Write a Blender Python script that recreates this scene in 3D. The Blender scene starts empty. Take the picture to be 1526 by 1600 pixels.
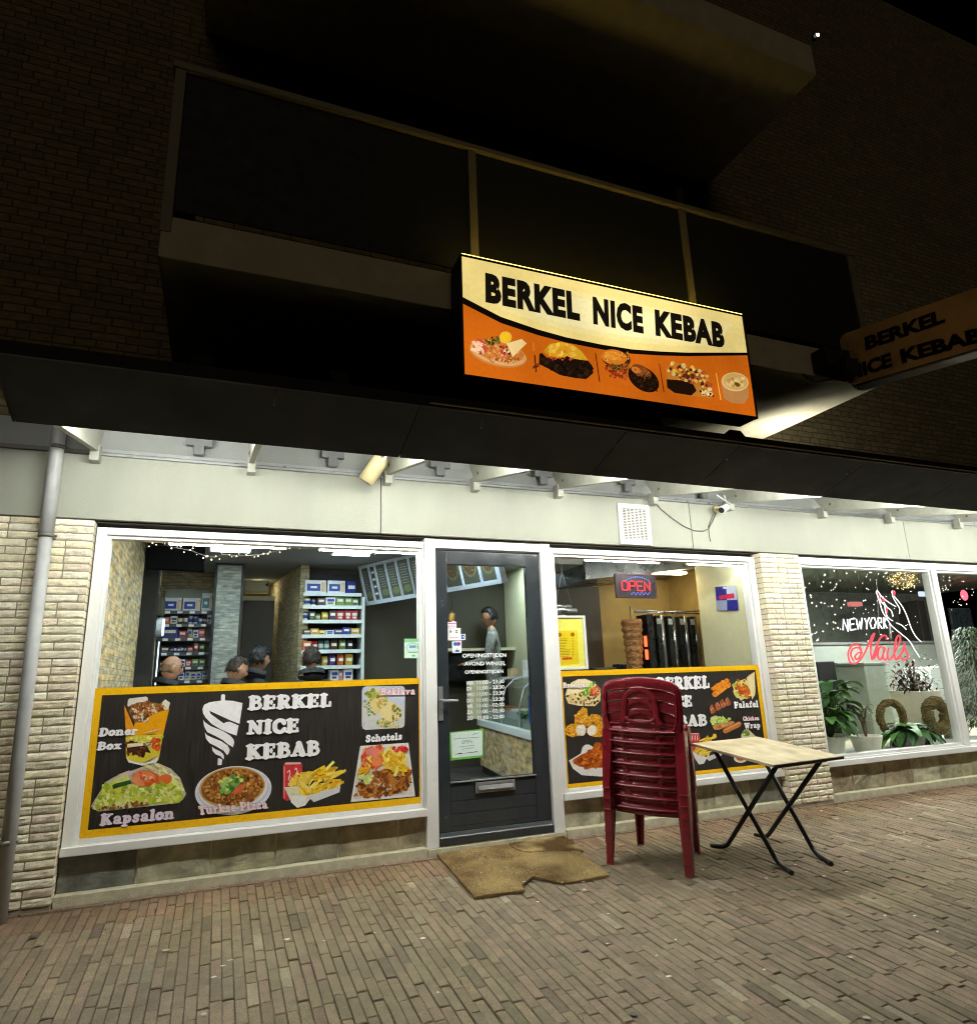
import bpy, bmesh, math, random
from mathutils import Vector, Matrix, noise
R = math.radians
rnd = random.Random(7)
sc = bpy.context.scene
COL = sc.collection

# ------------------------------------------------------------------ camera
CAM = Vector((0.0, -4.9268, 1.2091)); FPX = 1031.04
YAW, PIT, ROL = 0.3884, 0.2462, -0.0339
_fw = Vector((math.sin(YAW)*math.cos(PIT), math.cos(YAW)*math.cos(PIT), math.sin(PIT)))
_rt0 = Vector((math.cos(YAW), -math.sin(YAW), 0)); _up0 = _rt0.cross(_fw)
_rt = math.cos(ROL)*_rt0 + math.sin(ROL)*_up0
_up = -math.sin(ROL)*_rt0 + math.cos(ROL)*_up0
cam = bpy.data.cameras.new('Camera'); cam.sensor_fit = 'HORIZONTAL'; cam.sensor_width = 36
cam.lens = 36*FPX/1526; cam.clip_start = 0.05; cam.clip_end = 400
camo = bpy.data.objects.new('Camera', cam); COL.objects.link(camo)
camo.matrix_world = Matrix(((_rt.x,_up.x,-_fw.x,CAM.x),(_rt.y,_up.y,-_fw.y,CAM.y),(_rt.z,_up.z,-_fw.z,CAM.z),(0,0,0,1)))
sc.camera = camo

# ------------------------------------------------------------------ night sky, street glow, exposure
w = bpy.data.worlds.new('World'); sc.world = w; w.use_nodes = True
nt = w.node_tree; sky = nt.nodes.new('ShaderNodeTexSky'); sky.sky_type = 'NISHITA'; sky.sun_disc = False
sky.sun_elevation = R(-6); sky.sun_rotation = R(200)
nt.nodes['Background'].inputs['Strength'].default_value = 0.05
nt.links.new(sky.outputs[0], nt.nodes['Background'].inputs['Color'])
sl = bpy.data.lights.new('Sun', 'SUN'); sl.energy = 0.034; sl.angle = R(30); sl.color = (1.0, 0.82, 0.55)
so = bpy.data.objects.new('Sun', sl); COL.objects.link(so)
so.rotation_euler = Vector((0.10, 0.75, -0.42)).to_track_quat('-Z', 'Y').to_euler()
sc.view_settings.view_transform = 'Standard'; sc.view_settings.look = 'None'
sc.view_settings.exposure = 1.5; sc.view_settings.gamma = 1.0
sc.cycles.use_denoising = True; sc.cycles.pixel_filter_type = 'BLACKMAN_HARRIS'; sc.cycles.filter_width = 1.1
sc.cycles.max_bounces = 8; sc.cycles.transparent_max_bounces = 12; sc.cycles.diffuse_bounces = 4
sc.cycles.sample_clamp_indirect = 4.0; sc.cycles.caustics_reflective = False; sc.cycles.caustics_refractive = False

# ------------------------------------------------------------------ measuring: where a sight line meets a real plane
def ray(px, py): return (_fw*FPX + _rt*(px-763) - _up*(py-800)).normalized()
def onY(px, py, Y): v = ray(px, py); return CAM + v*((Y-CAM.y)/v.y)
def onZ(px, py, Z): v = ray(px, py); return CAM + v*((Z-CAM.z)/v.z)
def onX(px, py, X): v = ray(px, py); return CAM + v*((X-CAM.x)/v.x)
GS = .06
def gz(y): return GS*(y+.035) if y < -.035 else 0.0      # the pavement falls away from the wall
def onG(px, py, h=0.0): v = ray(px, py); return CAM + v*((GS*(CAM.y+.035)+h-CAM.z)/(v.z-GS*v.y))
def onP(px, py, p0, n): v = ray(px, py); return CAM + v*((Vector(p0)-CAM).dot(n)/v.dot(n))

def lin(c):
    c = c/255.0
    return c/12.92 if c <= 0.04045 else ((c+0.055)/1.055)**2.4
def S(r, g, b): return (lin(r), lin(g), lin(b))
def jit(c, a, r=rnd): k = 1+r.uniform(-a, a); return tuple(max(0, min(1, x*k*(1+r.uniform(-a, a)*.3))) for x in c)

# ------------------------------------------------------------------ mesh builder
class MB:
    def __init__(s): s.v = []; s.f = []; s.m = []; s.c = []; s.sm = []; s.mi = 0; s.col = (1, 1, 1); s.s = False
    def face(s, idx): s.f.append(tuple(idx)); s.m.append(s.mi); s.c.append(s.col); s.sm.append(s.s)
    def add(s, vs, fs):
        o = len(s.v); s.v += [tuple(v) for v in vs]
        for f in fs: s.face([i+o for i in f])
    def box(s, x0, x1, y0, y1, z0, z1):
        s.add([(x0,y0,z0),(x1,y0,z0),(x1,y1,z0),(x0,y1,z0),(x0,y0,z1),(x1,y0,z1),(x1,y1,z1),(x0,y1,z1)],
              [(0,3,2,1),(4,5,6,7),(0,1,5,4),(1,2,6,5),(2,3,7,6),(3,0,4,7)])
    def hexa(s, p):   # 8 points: bottom loop then top loop
        s.add(p, [(0,3,2,1),(4,5,6,7),(0,1,5,4),(1,2,6,5),(2,3,7,6),(3,0,4,7)])
    def obox(s, M, sx, sy, sz):
        c = [M @ Vector((x*sx/2, y*sy/2, z*sz/2)) for z in (-1,1) for x, y in ((-1,-1),(1,-1),(1,1),(-1,1))]
        s.hexa(c)
    def tube(s, pts, r, n=10, cap=True, sm=True, flat=None):
        pts = [Vector(p) for p in pts]; rs = r if isinstance(r, (list, tuple)) else [r]*len(pts)
        o = len(s.v); prev = None; N = None
        for i, p in enumerate(pts):
            t = (pts[min(i+1, len(pts)-1)]-pts[max(i-1, 0)]).normalized()
            if N is None:
                a = Vector((0,0,1)) if abs(t.z) < .9 else Vector((1,0,0)); N = t.cross(a).normalized()
            else: N = (N - t*N.dot(t)).normalized()
            B = t.cross(N)
            for k in range(n):
                a = 2*math.pi*k/n; s.v.append(tuple(p + N*(rs[i]*math.cos(a)) + B*(rs[i]*math.sin(a))))
        q = s.s; s.s = sm
        for i in range(len(pts)-1):
            for k in range(n): s.face((o+i*n+k, o+i*n+(k+1)%n, o+(i+1)*n+(k+1)%n, o+(i+1)*n+k))
        s.s = q
        if cap:
            s.face([o+k for k in range(n)][::-1]); s.face([o+(len(pts)-1)*n+k for k in range(n)])
    def sweep(s, pts, nrm, wd, th, k=4.0, n=16, cap=True):
        """flat bar swept along pts; nrm = outward normals, wd = width across, th = thickness"""
        pts = [Vector(p) for p in pts]; L = len(pts); o = len(s.v)
        for i, p in enumerate(pts):
            t = (pts[min(i+1, L-1)]-pts[max(i-1, 0)]).normalized()
            N = Vector(nrm[i] if isinstance(nrm, list) else nrm); N = (N - t*N.dot(t)).normalized(); B = t.cross(N)
            W = wd[i] if isinstance(wd, list) else wd; T = th[i] if isinstance(th, list) else th
            for j in range(n):
                a = 2*math.pi*(j+.5)/n; c, q = math.cos(a), math.sin(a)
                x = math.copysign(abs(c)**(2/k), c)*W/2; y = math.copysign(abs(q)**(2/k), q)*T/2
                s.v.append(tuple(p + B*x + N*y))
        q = s.s; s.s = True
        for i in range(L-1):
            for j in range(n): s.face((o+i*n+j, o+i*n+(j+1)%n, o+(i+1)*n+(j+1)%n, o+(i+1)*n+j))
        s.s = q
        if cap: s.face([o+j for j in range(n)][::-1]); s.face([o+(L-1)*n+j for j in range(n)])
    def lathe(s, prof, c, n=20, sm=True):
        c = Vector(c); o = len(s.v)
        for r, z in prof:
            for k in range(n): a = 2*math.pi*k/n; s.v.append((c.x+r*math.cos(a), c.y+r*math.sin(a), c.z+z))
        q = s.s; s.s = sm
        for i in range(len(prof)-1):
            for k in range(n): s.face((o+i*n+k, o+i*n+(k+1)%n, o+(i+1)*n+(k+1)%n, o+(i+1)*n+k))
        s.s = q
        s.face([o+k for k in range(n)][::-1]); s.face([o+(len(prof)-1)*n+k for k in range(n)])
    def ico(s, c, r, sub=2, sq=(1,1,1), amp=0, fr=8, M=None):
        bm = bmesh.new(); bmesh.ops.create_icosphere(bm, subdivisions=sub, radius=1)
        o = len(s.v); c = Vector(c)
        for v in bm.verts:
            d = v.co.normalized(); k = 1+amp*noise.noise(d*fr*.35+c*7)
            p = Vector((d.x*sq[0], d.y*sq[1], d.z*sq[2]))*(r*k)
            if M: p = M @ p
            s.v.append(tuple(c+p))
        q = s.s; s.s = True
        for f in bm.faces: s.face([o+v.index for v in f.verts])
        s.s = q; bm.free()
    def prism(s, poly, a, b):      # poly: list of 3D points, swept by vector
        n = len(poly); d = Vector(b)-Vector(a)
        s.add([Vector(p) for p in poly]+[Vector(p)+d for p in poly],
              [tuple(range(n))[::-1], tuple(range(n, 2*n))]+[(i, (i+1)%n, n+(i+1)%n, n+i) for i in range(n)])

def obj(name, b, mats, parent=None, bevel=0, origin=None):
    me = bpy.data.meshes.new(name)
    vs = b.v
    if origin is not None: O = Vector(origin); vs = [(x-O.x, y-O.y, z-O.z) for x, y, z in vs]
    me.from_pydata(vs, [], b.f)
    for m in (mats if isinstance(mats, (list, tuple)) else [mats]): me.materials.append(m)
    me.polygons.foreach_set('material_index', b.m)
    me.polygons.foreach_set('use_smooth', b.sm)
    if any(c != (1, 1, 1) for c in b.c):
        at = me.color_attributes.new('Col', 'FLOAT_COLOR', 'CORNER'); d = []
        for p in me.polygons:
            c = b.c[p.index]; d += [c[0], c[1], c[2], 1.0]*p.loop_total
        at.data.foreach_set('color', d)
    me.update()
    o = bpy.data.objects.new(name, me); COL.objects.link(o)
    if origin is not None: o.location = origin
    if parent:
        o.parent = parent
        if parent.location.length > 0: o.matrix_parent_inverse = Matrix.Translation(-parent.location) if parent.rotation_euler.z == 0 else Matrix()
    if bevel:
        m = o.modifiers.new('b', 'BEVEL'); m.width = bevel; m.segments = 2; m.limit_method = 'ANGLE'
    return o
def tag(o, label=None, cat=None, group=None, kind=None):
    if label: o['label'] = label
    if cat: o['category'] = cat
    if group: o['group'] = group
    if kind: o['kind'] = kind
    return o
def empty(name, loc=(0,0,0), rz=0, label=None, cat=None, group=None):
    o = bpy.data.objects.new(name, None); COL.objects.link(o); o.location = loc; o.rotation_euler = (0,0,rz); o.empty_display_size = .1
    return tag(o, label, cat, group)
def local(name, b, mats, parent, bevel=0):     # mesh given in the parent's own coordinates
    o = obj(name, b, mats, None, bevel); o.parent = parent; return o
def copy_tree(o, parent=None):
    c = o.copy(); COL.objects.link(c); c.parent = parent
    for ch in list(o.children): copy_tree(ch, c)
    return c

# ------------------------------------------------------------------ materials
def nodes(name):
    m = bpy.data.materials.new(name); m.use_nodes = True; t = m.node_tree
    return m, t, t.nodes['Principled BSDF']
def mat(name, col, rough=.6, var=.12, scale=12, bump=.0, bscale=60, metal=0, spec=.5, attr=False, coat=0, col2=None, stretch=(1,1,1), detail=5):
    m, t, p = nodes(name); N = t.nodes.new; L = t.links.new
    p.inputs['Roughness'].default_value = rough; p.inputs['Metallic'].default_value = metal
    p.inputs['Specular IOR Level'].default_value = spec; p.inputs['Coat Weight'].default_value = coat
    tc = N('ShaderNodeTexCoord'); mp = N('ShaderNodeMapping'); mp.inputs['Scale'].default_value = stretch; L(tc.outputs['Object'], mp.inputs['Vector'])
    n1 = N('ShaderNodeTexNoise'); n1.inputs['Scale'].default_value = scale; n1.inputs['Detail'].default_value = detail; L(mp.outputs[0], n1.inputs['Vector'])
    cr = N('ShaderNodeMapRange'); cr.inputs['From Min'].default_value = .3; cr.inputs['From Max'].default_value = .7; L(n1.outputs['Fac'], cr.inputs['Value'])
    if attr: base = N('ShaderNodeVertexColor'); base.layer_name = 'Col'; bo = base.outputs['Color']
    else: base = N('ShaderNodeRGB'); base.outputs[0].default_value = (*col, 1); bo = base.outputs[0]
    mx = N('ShaderNodeMix'); mx.data_type = 'RGBA'
    if col2: 
        L(cr.outputs[0], mx.inputs['Factor']); L(bo, mx.inputs['A']); mx.inputs['B'].default_value = (*col2, 1); out = mx.outputs['Result']
    else:
        mx.blend_type = 'MULTIPLY'; mx.inputs['Factor'].default_value = 1
        g = N('ShaderNodeMapRange'); g.inputs['To Min'].default_value = 1-var; g.inputs['To Max'].default_value = 1+var*.6; L(cr.outputs[0], g.inputs['Value'])
        L(bo, mx.inputs['A']); L(g.outputs[0], mx.inputs['B']); out = mx.outputs['Result']
    L(out, p.inputs['Base Color'])
    rr = N('ShaderNodeMapRange'); rr.inputs['To Min'].default_value = max(.02, rough-.08); rr.inputs['To Max'].default_value = min(1, rough+.08); L(cr.outputs[0], rr.inputs['Value']); L(rr.outputs[0], p.inputs['Roughness'])
    if bump:
        n2 = N('ShaderNodeTexNoise'); n2.inputs['Scale'].default_value = bscale; n2.inputs['Detail'].default_value = 4; L(mp.outputs[0], n2.inputs['Vector'])
        b = N('ShaderNodeBump'); b.inputs['Strength'].default_value = bump; b.inputs['Distance'].default_value = .01; L(n2.outputs['Fac'], b.inputs['Height']); L(b.outputs[0], p.inputs['Normal'])
    m['out'] = 0
    return m
def emit(name, col, st, attr=False):
    m, t, p = nodes(name); t.nodes.remove(p); e = t.nodes.new('ShaderNodeEmission'); e.inputs['Strength'].default_value = st
    if attr:
        b = t.nodes.new('ShaderNodeVertexColor'); b.layer_name = 'Col'; tc = t.nodes.new('ShaderNodeTexCoord'); out = b.outputs['Color']
        for sc_, lo, hi in ((1.6,.72,1.14),(40,.94,1.05)):
            n = t.nodes.new('ShaderNodeTexNoise'); n.inputs['Scale'].default_value = sc_; t.links.new(tc.outputs['Object'], n.inputs['Vector']); g = t.nodes.new('ShaderNodeMapRange'); g.inputs['From Min'].default_value = .3; g.inputs['From Max'].default_value = .7; g.inputs['To Min'].default_value = lo; g.inputs['To Max'].default_value = hi; t.links.new(n.outputs['Fac'], g.inputs['Value'])
            x = t.nodes.new('ShaderNodeMix'); x.data_type = 'RGBA'; x.blend_type = 'MULTIPLY'; x.inputs['Factor'].default_value = 1; t.links.new(out, x.inputs['A']); t.links.new(g.outputs[0], x.inputs['B']); out = x.outputs['Result']
        t.links.new(out, e.inputs['Color'])
    else: e.inputs['Color'].default_value = (*col, 1)
    t.links.new(e.outputs[0], t.nodes['Material Output'].inputs['Surface']); return m
def brickmat(name, c1, c2, mort, bw, bh, ms, bump=.6, var=.35, nz=14, rough=.9, tint=None):
    m, t, p = nodes(name); N = t.nodes.new; L = t.links.new; p.inputs['Roughness'].default_value = rough
    tc = N('ShaderNodeTexCoord'); sx = N('ShaderNodeSeparateXYZ'); L(tc.outputs['Object'], sx.inputs[0])
    ad = N('ShaderNodeMath'); L(sx.outputs[0], ad.inputs[0]); L(sx.outputs[1], ad.inputs[1])
    cb = N('ShaderNodeCombineXYZ'); L(ad.outputs[0], cb.inputs[0]); L(sx.outputs[2], cb.inputs[1])
    nd = N('ShaderNodeTexNoise'); nd.inputs['Scale'].default_value = 9; L(cb.outputs[0], nd.inputs['Vector'])
    ma = N('ShaderNodeVectorMath'); ma.operation = 'SCALE'; ma.inputs['Scale'].default_value = .012; L(nd.outputs['Color'], ma.inputs[0])
    va = N('ShaderNodeVectorMath'); L(cb.outputs[0], va.inputs[0]); L(ma.outputs[0], va.inputs[1])
    br = N('ShaderNodeTexBrick'); br.inputs['Scale'].default_value = 1; br.inputs['Brick Width'].default_value = bw; br.inputs['Row Height'].default_value = bh
    br.inputs['Mortar Size'].default_value = ms; br.inputs['Mortar Smooth'].default_value = .3; br.inputs['Bias'].default_value = 0
    br.offset = .37; br.squash = .6; br.squash_frequency = 3
    br.inputs['Color1'].default_value = (*c1, 1); br.inputs['Color2'].default_value = (*c2, 1); br.inputs['Mortar'].default_value = (*mort, 1)
    L(va.outputs[0], br.inputs['Vector'])
    st = N('ShaderNodeMapping'); st.inputs['Scale'].default_value = (1, 1, 3); L(tc.outputs['Object'], st.inputs['Vector'])
    n1 = N('ShaderNodeTexNoise'); n1.inputs['Scale'].default_value = nz; n1.inputs['Detail'].default_value = 6; L(st.outputs[0], n1.inputs['Vector'])
    g = N('ShaderNodeMapRange'); g.inputs['From Min'].default_value = .3; g.inputs['From Max'].default_value = .7; g.inputs['To Min'].default_value = 1-var; g.inputs['To Max'].default_value = 1+var*.5; L(n1.outputs['Fac'], g.inputs['Value'])
    mx = N('ShaderNodeMix'); mx.data_type = 'RGBA'; mx.blend_type = 'MULTIPLY'; mx.inputs['Factor'].default_value = 1; L(br.outputs['Color'], mx.inputs['A']); L(g.outputs[0], mx.inputs['B']); L(mx.outputs['Result'], p.inputs['Base Color'])
    h = N('ShaderNodeMath'); h.operation = 'MULTIPLY_ADD'; L(br.outputs['Fac'], h.inputs[0]); h.inputs[1].default_value = -1; L(n1.outputs['Fac'], h.inputs[2])
    b = N('ShaderNodeBump'); b.inputs['Strength'].default_value = bump; b.inputs['Distance'].default_value = .015; L(h.outputs[0], b.inputs['Height']); L(b.outputs[0], p.inputs['Normal'])
    return m
def glassmat(name, tint=(.97,.98,.975), refl=1.45, rough=.01):
    m, t, p = nodes(name); t.nodes.remove(p); N = t.nodes.new; L = t.links.new
    tr = N('ShaderNodeBsdfTransparent'); tr.inputs[0].default_value = (*tint, 1); gl = N('ShaderNodeBsdfGlossy'); gl.inputs['Roughness'].default_value = rough
    lw = N('ShaderNodeLayerWeight'); lw.inputs['Blend'].default_value = .5; pw = N('ShaderNodeMath'); pw.operation = 'POWER'; L(lw.outputs['Facing'], pw.inputs[0]); pw.inputs[1].default_value = 5
    fr = N('ShaderNodeMath'); fr.operation = 'MULTIPLY_ADD'; L(pw.outputs[0], fr.inputs[0]); fr.inputs[1].default_value = .75; fr.inputs[2].default_value = .025; mx = N('ShaderNodeMixShader')
    L(fr.outputs[0], mx.inputs[0]); L(tr.outputs[0], mx.inputs[1]); L(gl.outputs[0], mx.inputs[2]); L(mx.outputs[0], t.nodes['Material Output'].inputs['Surface']); return m

M = {}
M['white'] = mat('white_paint', S(236,236,234), .38, .05, 3, .05, 40)
M['fascia'] = mat('fascia_render', S(164,166,152), .8, .10, 1.1, .4, 160, stretch=(3,3,1), detail=10)
M['plaster'] = mat('plaster', S(150,152,148), .9, .1, 3, .3, 90)
M['bracket'] = mat('bracket_paint', S(170,170,158), .5, .14, 14)
M['alu'] = mat('aluminium', S(170,172,172), .35, .08, 20, metal=.6)
M['darkgap'] = mat('gap', S(46,42,34), .9)
M['brickface'] = mat('brick_face', (1,1,1), .92, .18, 30, .3, 110, attr=True)
M['mortar'] = mat('mortar', S(150,142,120), .95, .2, 50, .3, 200)
M['slate'] = mat('slate', (1,1,1), .6, .5, 9, .6, 22, attr=True, detail=9)
M['joint'] = mat('joint', S(196,190,164), .9, .15, 60)
M['concrete'] = mat('concrete', S(204,198,170), .9, .22, 18, .4, 120)
def paver_mat():
    m, t, p = nodes('paver'); N = t.nodes.new; L = t.links.new; p.inputs['Roughness'].default_value = .88
    tc = N('ShaderNodeTexCoord'); c = N('ShaderNodeVertexColor'); c.layer_name = 'Col'; out = c.outputs['Color']
    for sc_, lo, hi, det in ((1.1,.72,1.14,5),(16,.82,1.12,5),(230,.50,1.45,3)):
        n = N('ShaderNodeTexNoise'); n.inputs['Scale'].default_value = sc_; n.inputs['Detail'].default_value = det; L(tc.outputs['Object'], n.inputs['Vector'])
        g = N('ShaderNodeMapRange'); g.inputs['From Min'].default_value = .3; g.inputs['From Max'].default_value = .7; g.inputs['To Min'].default_value = lo; g.inputs['To Max'].default_value = hi; L(n.outputs['Fac'], g.inputs['Value'])
        x = N('ShaderNodeMix'); x.data_type = 'RGBA'; x.blend_type = 'MULTIPLY'; x.inputs['Factor'].default_value = 1; L(out, x.inputs['A']); L(g.outputs[0], x.inputs['B']); out = x.outputs['Result']
    L(out, p.inputs['Base Color']); b = N('ShaderNodeBump'); b.inputs['Strength'].default_value = .6; b.inputs['Distance'].default_value = .004; L(n.outputs['Fac'], b.inputs['Height']); L(b.outputs[0], p.inputs['Normal'])
    return m
M['paver'] = paver_mat()
M['sand'] = mat('joint_sand', S(66,59,44), 1, .3, 30, col2=S(44,42,28))
M['black'] = mat('canopy_black', S(19,19,16), .75, .3, 6, .15, 60)
M['steel_black'] = mat('black_steel', S(14,14,15), .38, .15, 30)
M['dark'] = mat('dark_plastic', S(20,20,21), .6)
M['grey_pvc'] = mat('grey_pvc', S(178,180,180), .5, .18, 6, .05, 30)
M['clip'] = mat('clip_grey', S(112,114,114), .6, .1)
M['zinc'] = mat('zinc', S(120,118,110), .5, .1, metal=.5)
M['door'] = mat('door_paint', S(47,52,56), .2, .12, 9, .12, 45, coat=.3)
M['brick_up'] = brickmat('upper_brick', S(146,130,92), S(124,110,78), S(84,74,54), .22, .0625, .006)
M['balcony'] = mat('balcony_concrete', S(204,194,166), .9, .15, 7, .25, 120)
M['rail'] = mat('rail_paint', S(140,130,104), .6, .15)
M['balpanel'] = mat('balustrade_panel', S(25,26,20), .7, .02)
M['glass'] = glassmat('window_glass')
M['yellow_fl'] = mat('cream_lamp', S(212,198,150), .5, .08)
M['stoneclad'] = brickmat('stone_cladding', S(216,184,122), S(188,176,148), S(164,140,94), .21, .046, .0016, 1.0, .62, 7)
M['stonegrey'] = brickmat('grey_stone_cladding', S(186,186,172), S(148,152,146), S(140,140,132), .2, .035, .0015, .8, .5, 10)
M['stonebeige'] = brickmat('beige_stone', S(196,180,140), S(172,160,128), S(112,104,84), .24, .04, .002, .8, .4, 10)
M['ceil'] = mat('ceiling', S(150,152,152), .9, .05)
M['floor_in'] = mat('floor_tiles', S(70,66,62), .4, .2)
M['cream'] = mat('cream_wall', S(206,202,166), .7, .06)
M['mustard'] = mat('mustard_wall', S(206,176,108), .6, .2, 4)
M['print'] = mat('print', (1,1,1), .32, .05, 60, attr=True, detail=6)
M['panelwood'] = mat('poster_black_wood', S(16,15,14), .4, .55, 12, stretch=(14,14,.35), col2=S(58,53,49), detail=8)
M['sign_lit'] = emit('lit_sign_face', (1,1,1), .36, attr=True)
M['led_panel'] = emit('led_panel', (.72,.93,1.0), 15.0)
M['tube'] = emit('tube_lamp', (.985,1.0,.93), 90.0)
M['tube_in'] = emit('inner_tube', (.97,1.0,.93), 66.0)
M['warm_dot'] = emit('warm_dot', (1.0,.72,.38), 4.50)
M['red_led'] = emit('red_led', (1.0,.03,.05), 1.5)
M['blue_led'] = emit('blue_led', (.18,.2,1.0), 1.50)
M['neon_white'] = emit('neon_white', (1.0,1.0,1.0), .6)
M['neon_red'] = emit('neon_red', (1.0,.10,.13), .48)
M['heater'] = emit('heater', (1.0,.10,.03), 1.30)
M['attr'] = mat('packaging', (1,1,1), .5, .12, 25, attr=True)
M['shelf_w'] = mat('shelf_white', S(215,222,220), .4, .05)
M['shelf_d'] = mat('shelf_dark', S(66,68,72), .45, .1)
M['steel'] = mat('stainless', S(150,152,150), .3, .25, 6, metal=.85)
M['grill'] = mat('grill_black', S(30,32,33), .3, .4, 8, metal=.4)
M['skin'] = mat('skin', S(190,140,110), .55, .16, 30)
M['jacket'] = mat('black_jacket', S(22,23,25), .7, .3, 14, .3, 30)
M['sweater'] = mat('grey_sweater', S(146,144,138), .9, .35, 30, .5, 120)
M['stubble'] = mat('stubble', S(140,112,92), .8, .3, 60, .3, 120)
M['hair_b'] = mat('brown_hair', S(52,40,30), .6, .35, 60, .4, 90)
M['hair_k'] = mat('black_hair', S(20,18,17), .5, .3, 60, .4, 90)
M['burgundy'] = mat('burgundy_plastic', S(130,28,42), .26, .14, 5, .0, 70, coat=.25)
M['tabletop'] = mat('table_laminate', S(212,200,166), .45, .1, 6, .03, 60, col2=S(168,152,116), stretch=(1.4,.8,1), detail=10)
M['tabledark'] = mat('table_edge', S(50,42,36), .6, .2)
M['coir'] = mat('coir', S(190,160,104), 1, .3, 3.6, 1.0, 380, col2=S(104,76,40))
M['leaf'] = mat('leaf', (1,1,1), .55, .2, 20, attr=True)
M['pot'] = mat('pot', S(226,222,204), .6, .08, 20, .1, 60)
M['soil'] = mat('soil', S(60,44,30), 1, .4, 60)
M['wicker'] = mat('wreath', S(124,108,66), .9, .5, 40, .8, 60)
M['grey_in'] = mat('salon_grey', S(146,152,144), .7, .08)
M['salon_dark'] = mat('salon_dark', S(146,152,140), .6, .15)
# ================================================================== GROUND
b = MB(); b.add([(-60,-80,gz(-7)-.012),(60,-80,gz(-7)-.012),(60,-7,gz(-7)-.012),(-60,-7,gz(-7)-.012),(60,-.035,-.012),(-60,-.035,-.012),(60,.3,-.012),(-60,.3,-.012)], [(0,1,2,3),(3,2,4,5),(5,4,6,7)])
tag(obj('ground', b, M['sand']), kind='structure')
b = MB(); r = random.Random(3)
PB, PL = .0492, .204
i = 0; x = -2.6
while x < 11.2:
    y = -.10 - r.random()*PL
    far = x > 8
    y1 = -.095
    while y1 > (-3.5 if not far else -2.4):
        l = PL*(1 if r.random() > .07 else .5)
        y0 = y1 - (l if y1 < -.1 else max(.06, l*r.random()))
        g = .0006 + .0016*r.random()**2
        t = r.uniform(-.0035, .0022)-(.006 if r.random() < .03 else 0) + .006*noise.noise(Vector((x*.9, y1*.9, 0)))
        k = r.random()
        n = noise.noise(Vector((x*.7+5, y1*.7, 2)))
        c = S(137,122,99) if k < .6 else (S(127,113,91) if k < .85 else (S(140,121,101) if k < .97 else S(158,146,122)))
        if n > .1: c = tuple(p*q for p, q in zip(c, (.95,.97,.91)))
        if y1 > -.32: c = tuple(p*q for p, q in zip(c, (1.0,.86,.79)))
        b.col = jit(c if r.random() > .05 else tuple(q_*.72 for q_ in c), .075, r)
        a, e = x+g, x+PB-g; ge = .0008+.005*r.random()**3; f, h = y0+ge, y1-.0006; d = .0022+.002*r.random(); sk = r.uniform(-.0012, .0012)
        tt = [t + r.uniform(-.0018, .0018) for _ in range(4)]
        q0 = len(b.v)
        b.add([(a,f,-.02),(e,f,-.02),(e,h,-.02),(a,h,-.02),(a,f,t-.004),(e,f,t-.004),(e,h,t-.004),(a,h,t-.004),
               (a+d,f+d,tt[0]),(e-d,f+d,tt[1]),(e-d+sk,h-d,tt[2]),(a+d+sk,h-d,tt[3])],
              [(8,9,10,11),(4,5,9,8),(5,6,10,9),(6,7,11,10),(7,4,8,11),(0,1,5,4),(1,2,6,5),(2,3,7,6),(3,0,4,7)])
        for i_ in range(q0, len(b.v)): v_ = b.v[i_]; b.v[i_] = (v_[0], v_[1], v_[2]+gz(v_[1]))
        y1 = y0
    x += PB; i += 1
# header course laid along the wall
x = -2.6
while x < 11.2:
    b.col = jit(S(143,117,98), .1, r); a, e, f, h, t = x+.002, x+.204, -.092, -.040, .002*r.random()
    b.add([(a,f,-.02),(e,f,-.02),(e,h,-.02),(a,h,-.02),(a+.004,f+.004,t),(e-.004,f+.004,t),(e-.004,h-.004,t),(a+.004,h-.004,t)],
          [(4,5,6,7),(0,1,5,4),(1,2,6,5),(2,3,7,6),(3,0,4,7)])
    x += .207
tag(obj('pavement', b, M['paver']), kind='structure')
b = MB(); r = random.Random(11)
spots = [onG(*p) for p in ((297,1397),(585,1487),(330,1566),(1060,1517),(1030,1547),(952,1462),(1270,1397),(1437,1483),(1415,1317),(1200,1400),(1291,1399),(358,1533),(505,1500),(447,1495),(660,1500),(1425,1291),(715,1431),(820,1394),(958,1349),(1100,1380),(1160,1312),(1245,1375),(1390,1480),(1050,1590))]
for p in spots + [Vector((r.uniform(-1,5), r.uniform(-2.6,-.2), .004)) for _ in range(26)]:
    b.col = jit(S(225,220,205), .1, r); q = r.uniform(.005, .016); a = r.random()*6
    n = 6; b.add([(p.x+q*math.cos(a+2*math.pi*k/n)*r.uniform(.6,1.4), p.y+q*.6*math.sin(a+2*math.pi*k/n), .004+r.random()*.004) for k in range(n)], [tuple(range(n))])
tag(obj('litter', b, M['attr']), 'scattered white paper crumbs and petals on the brick pavement', 'litter', kind='stuff')

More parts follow.
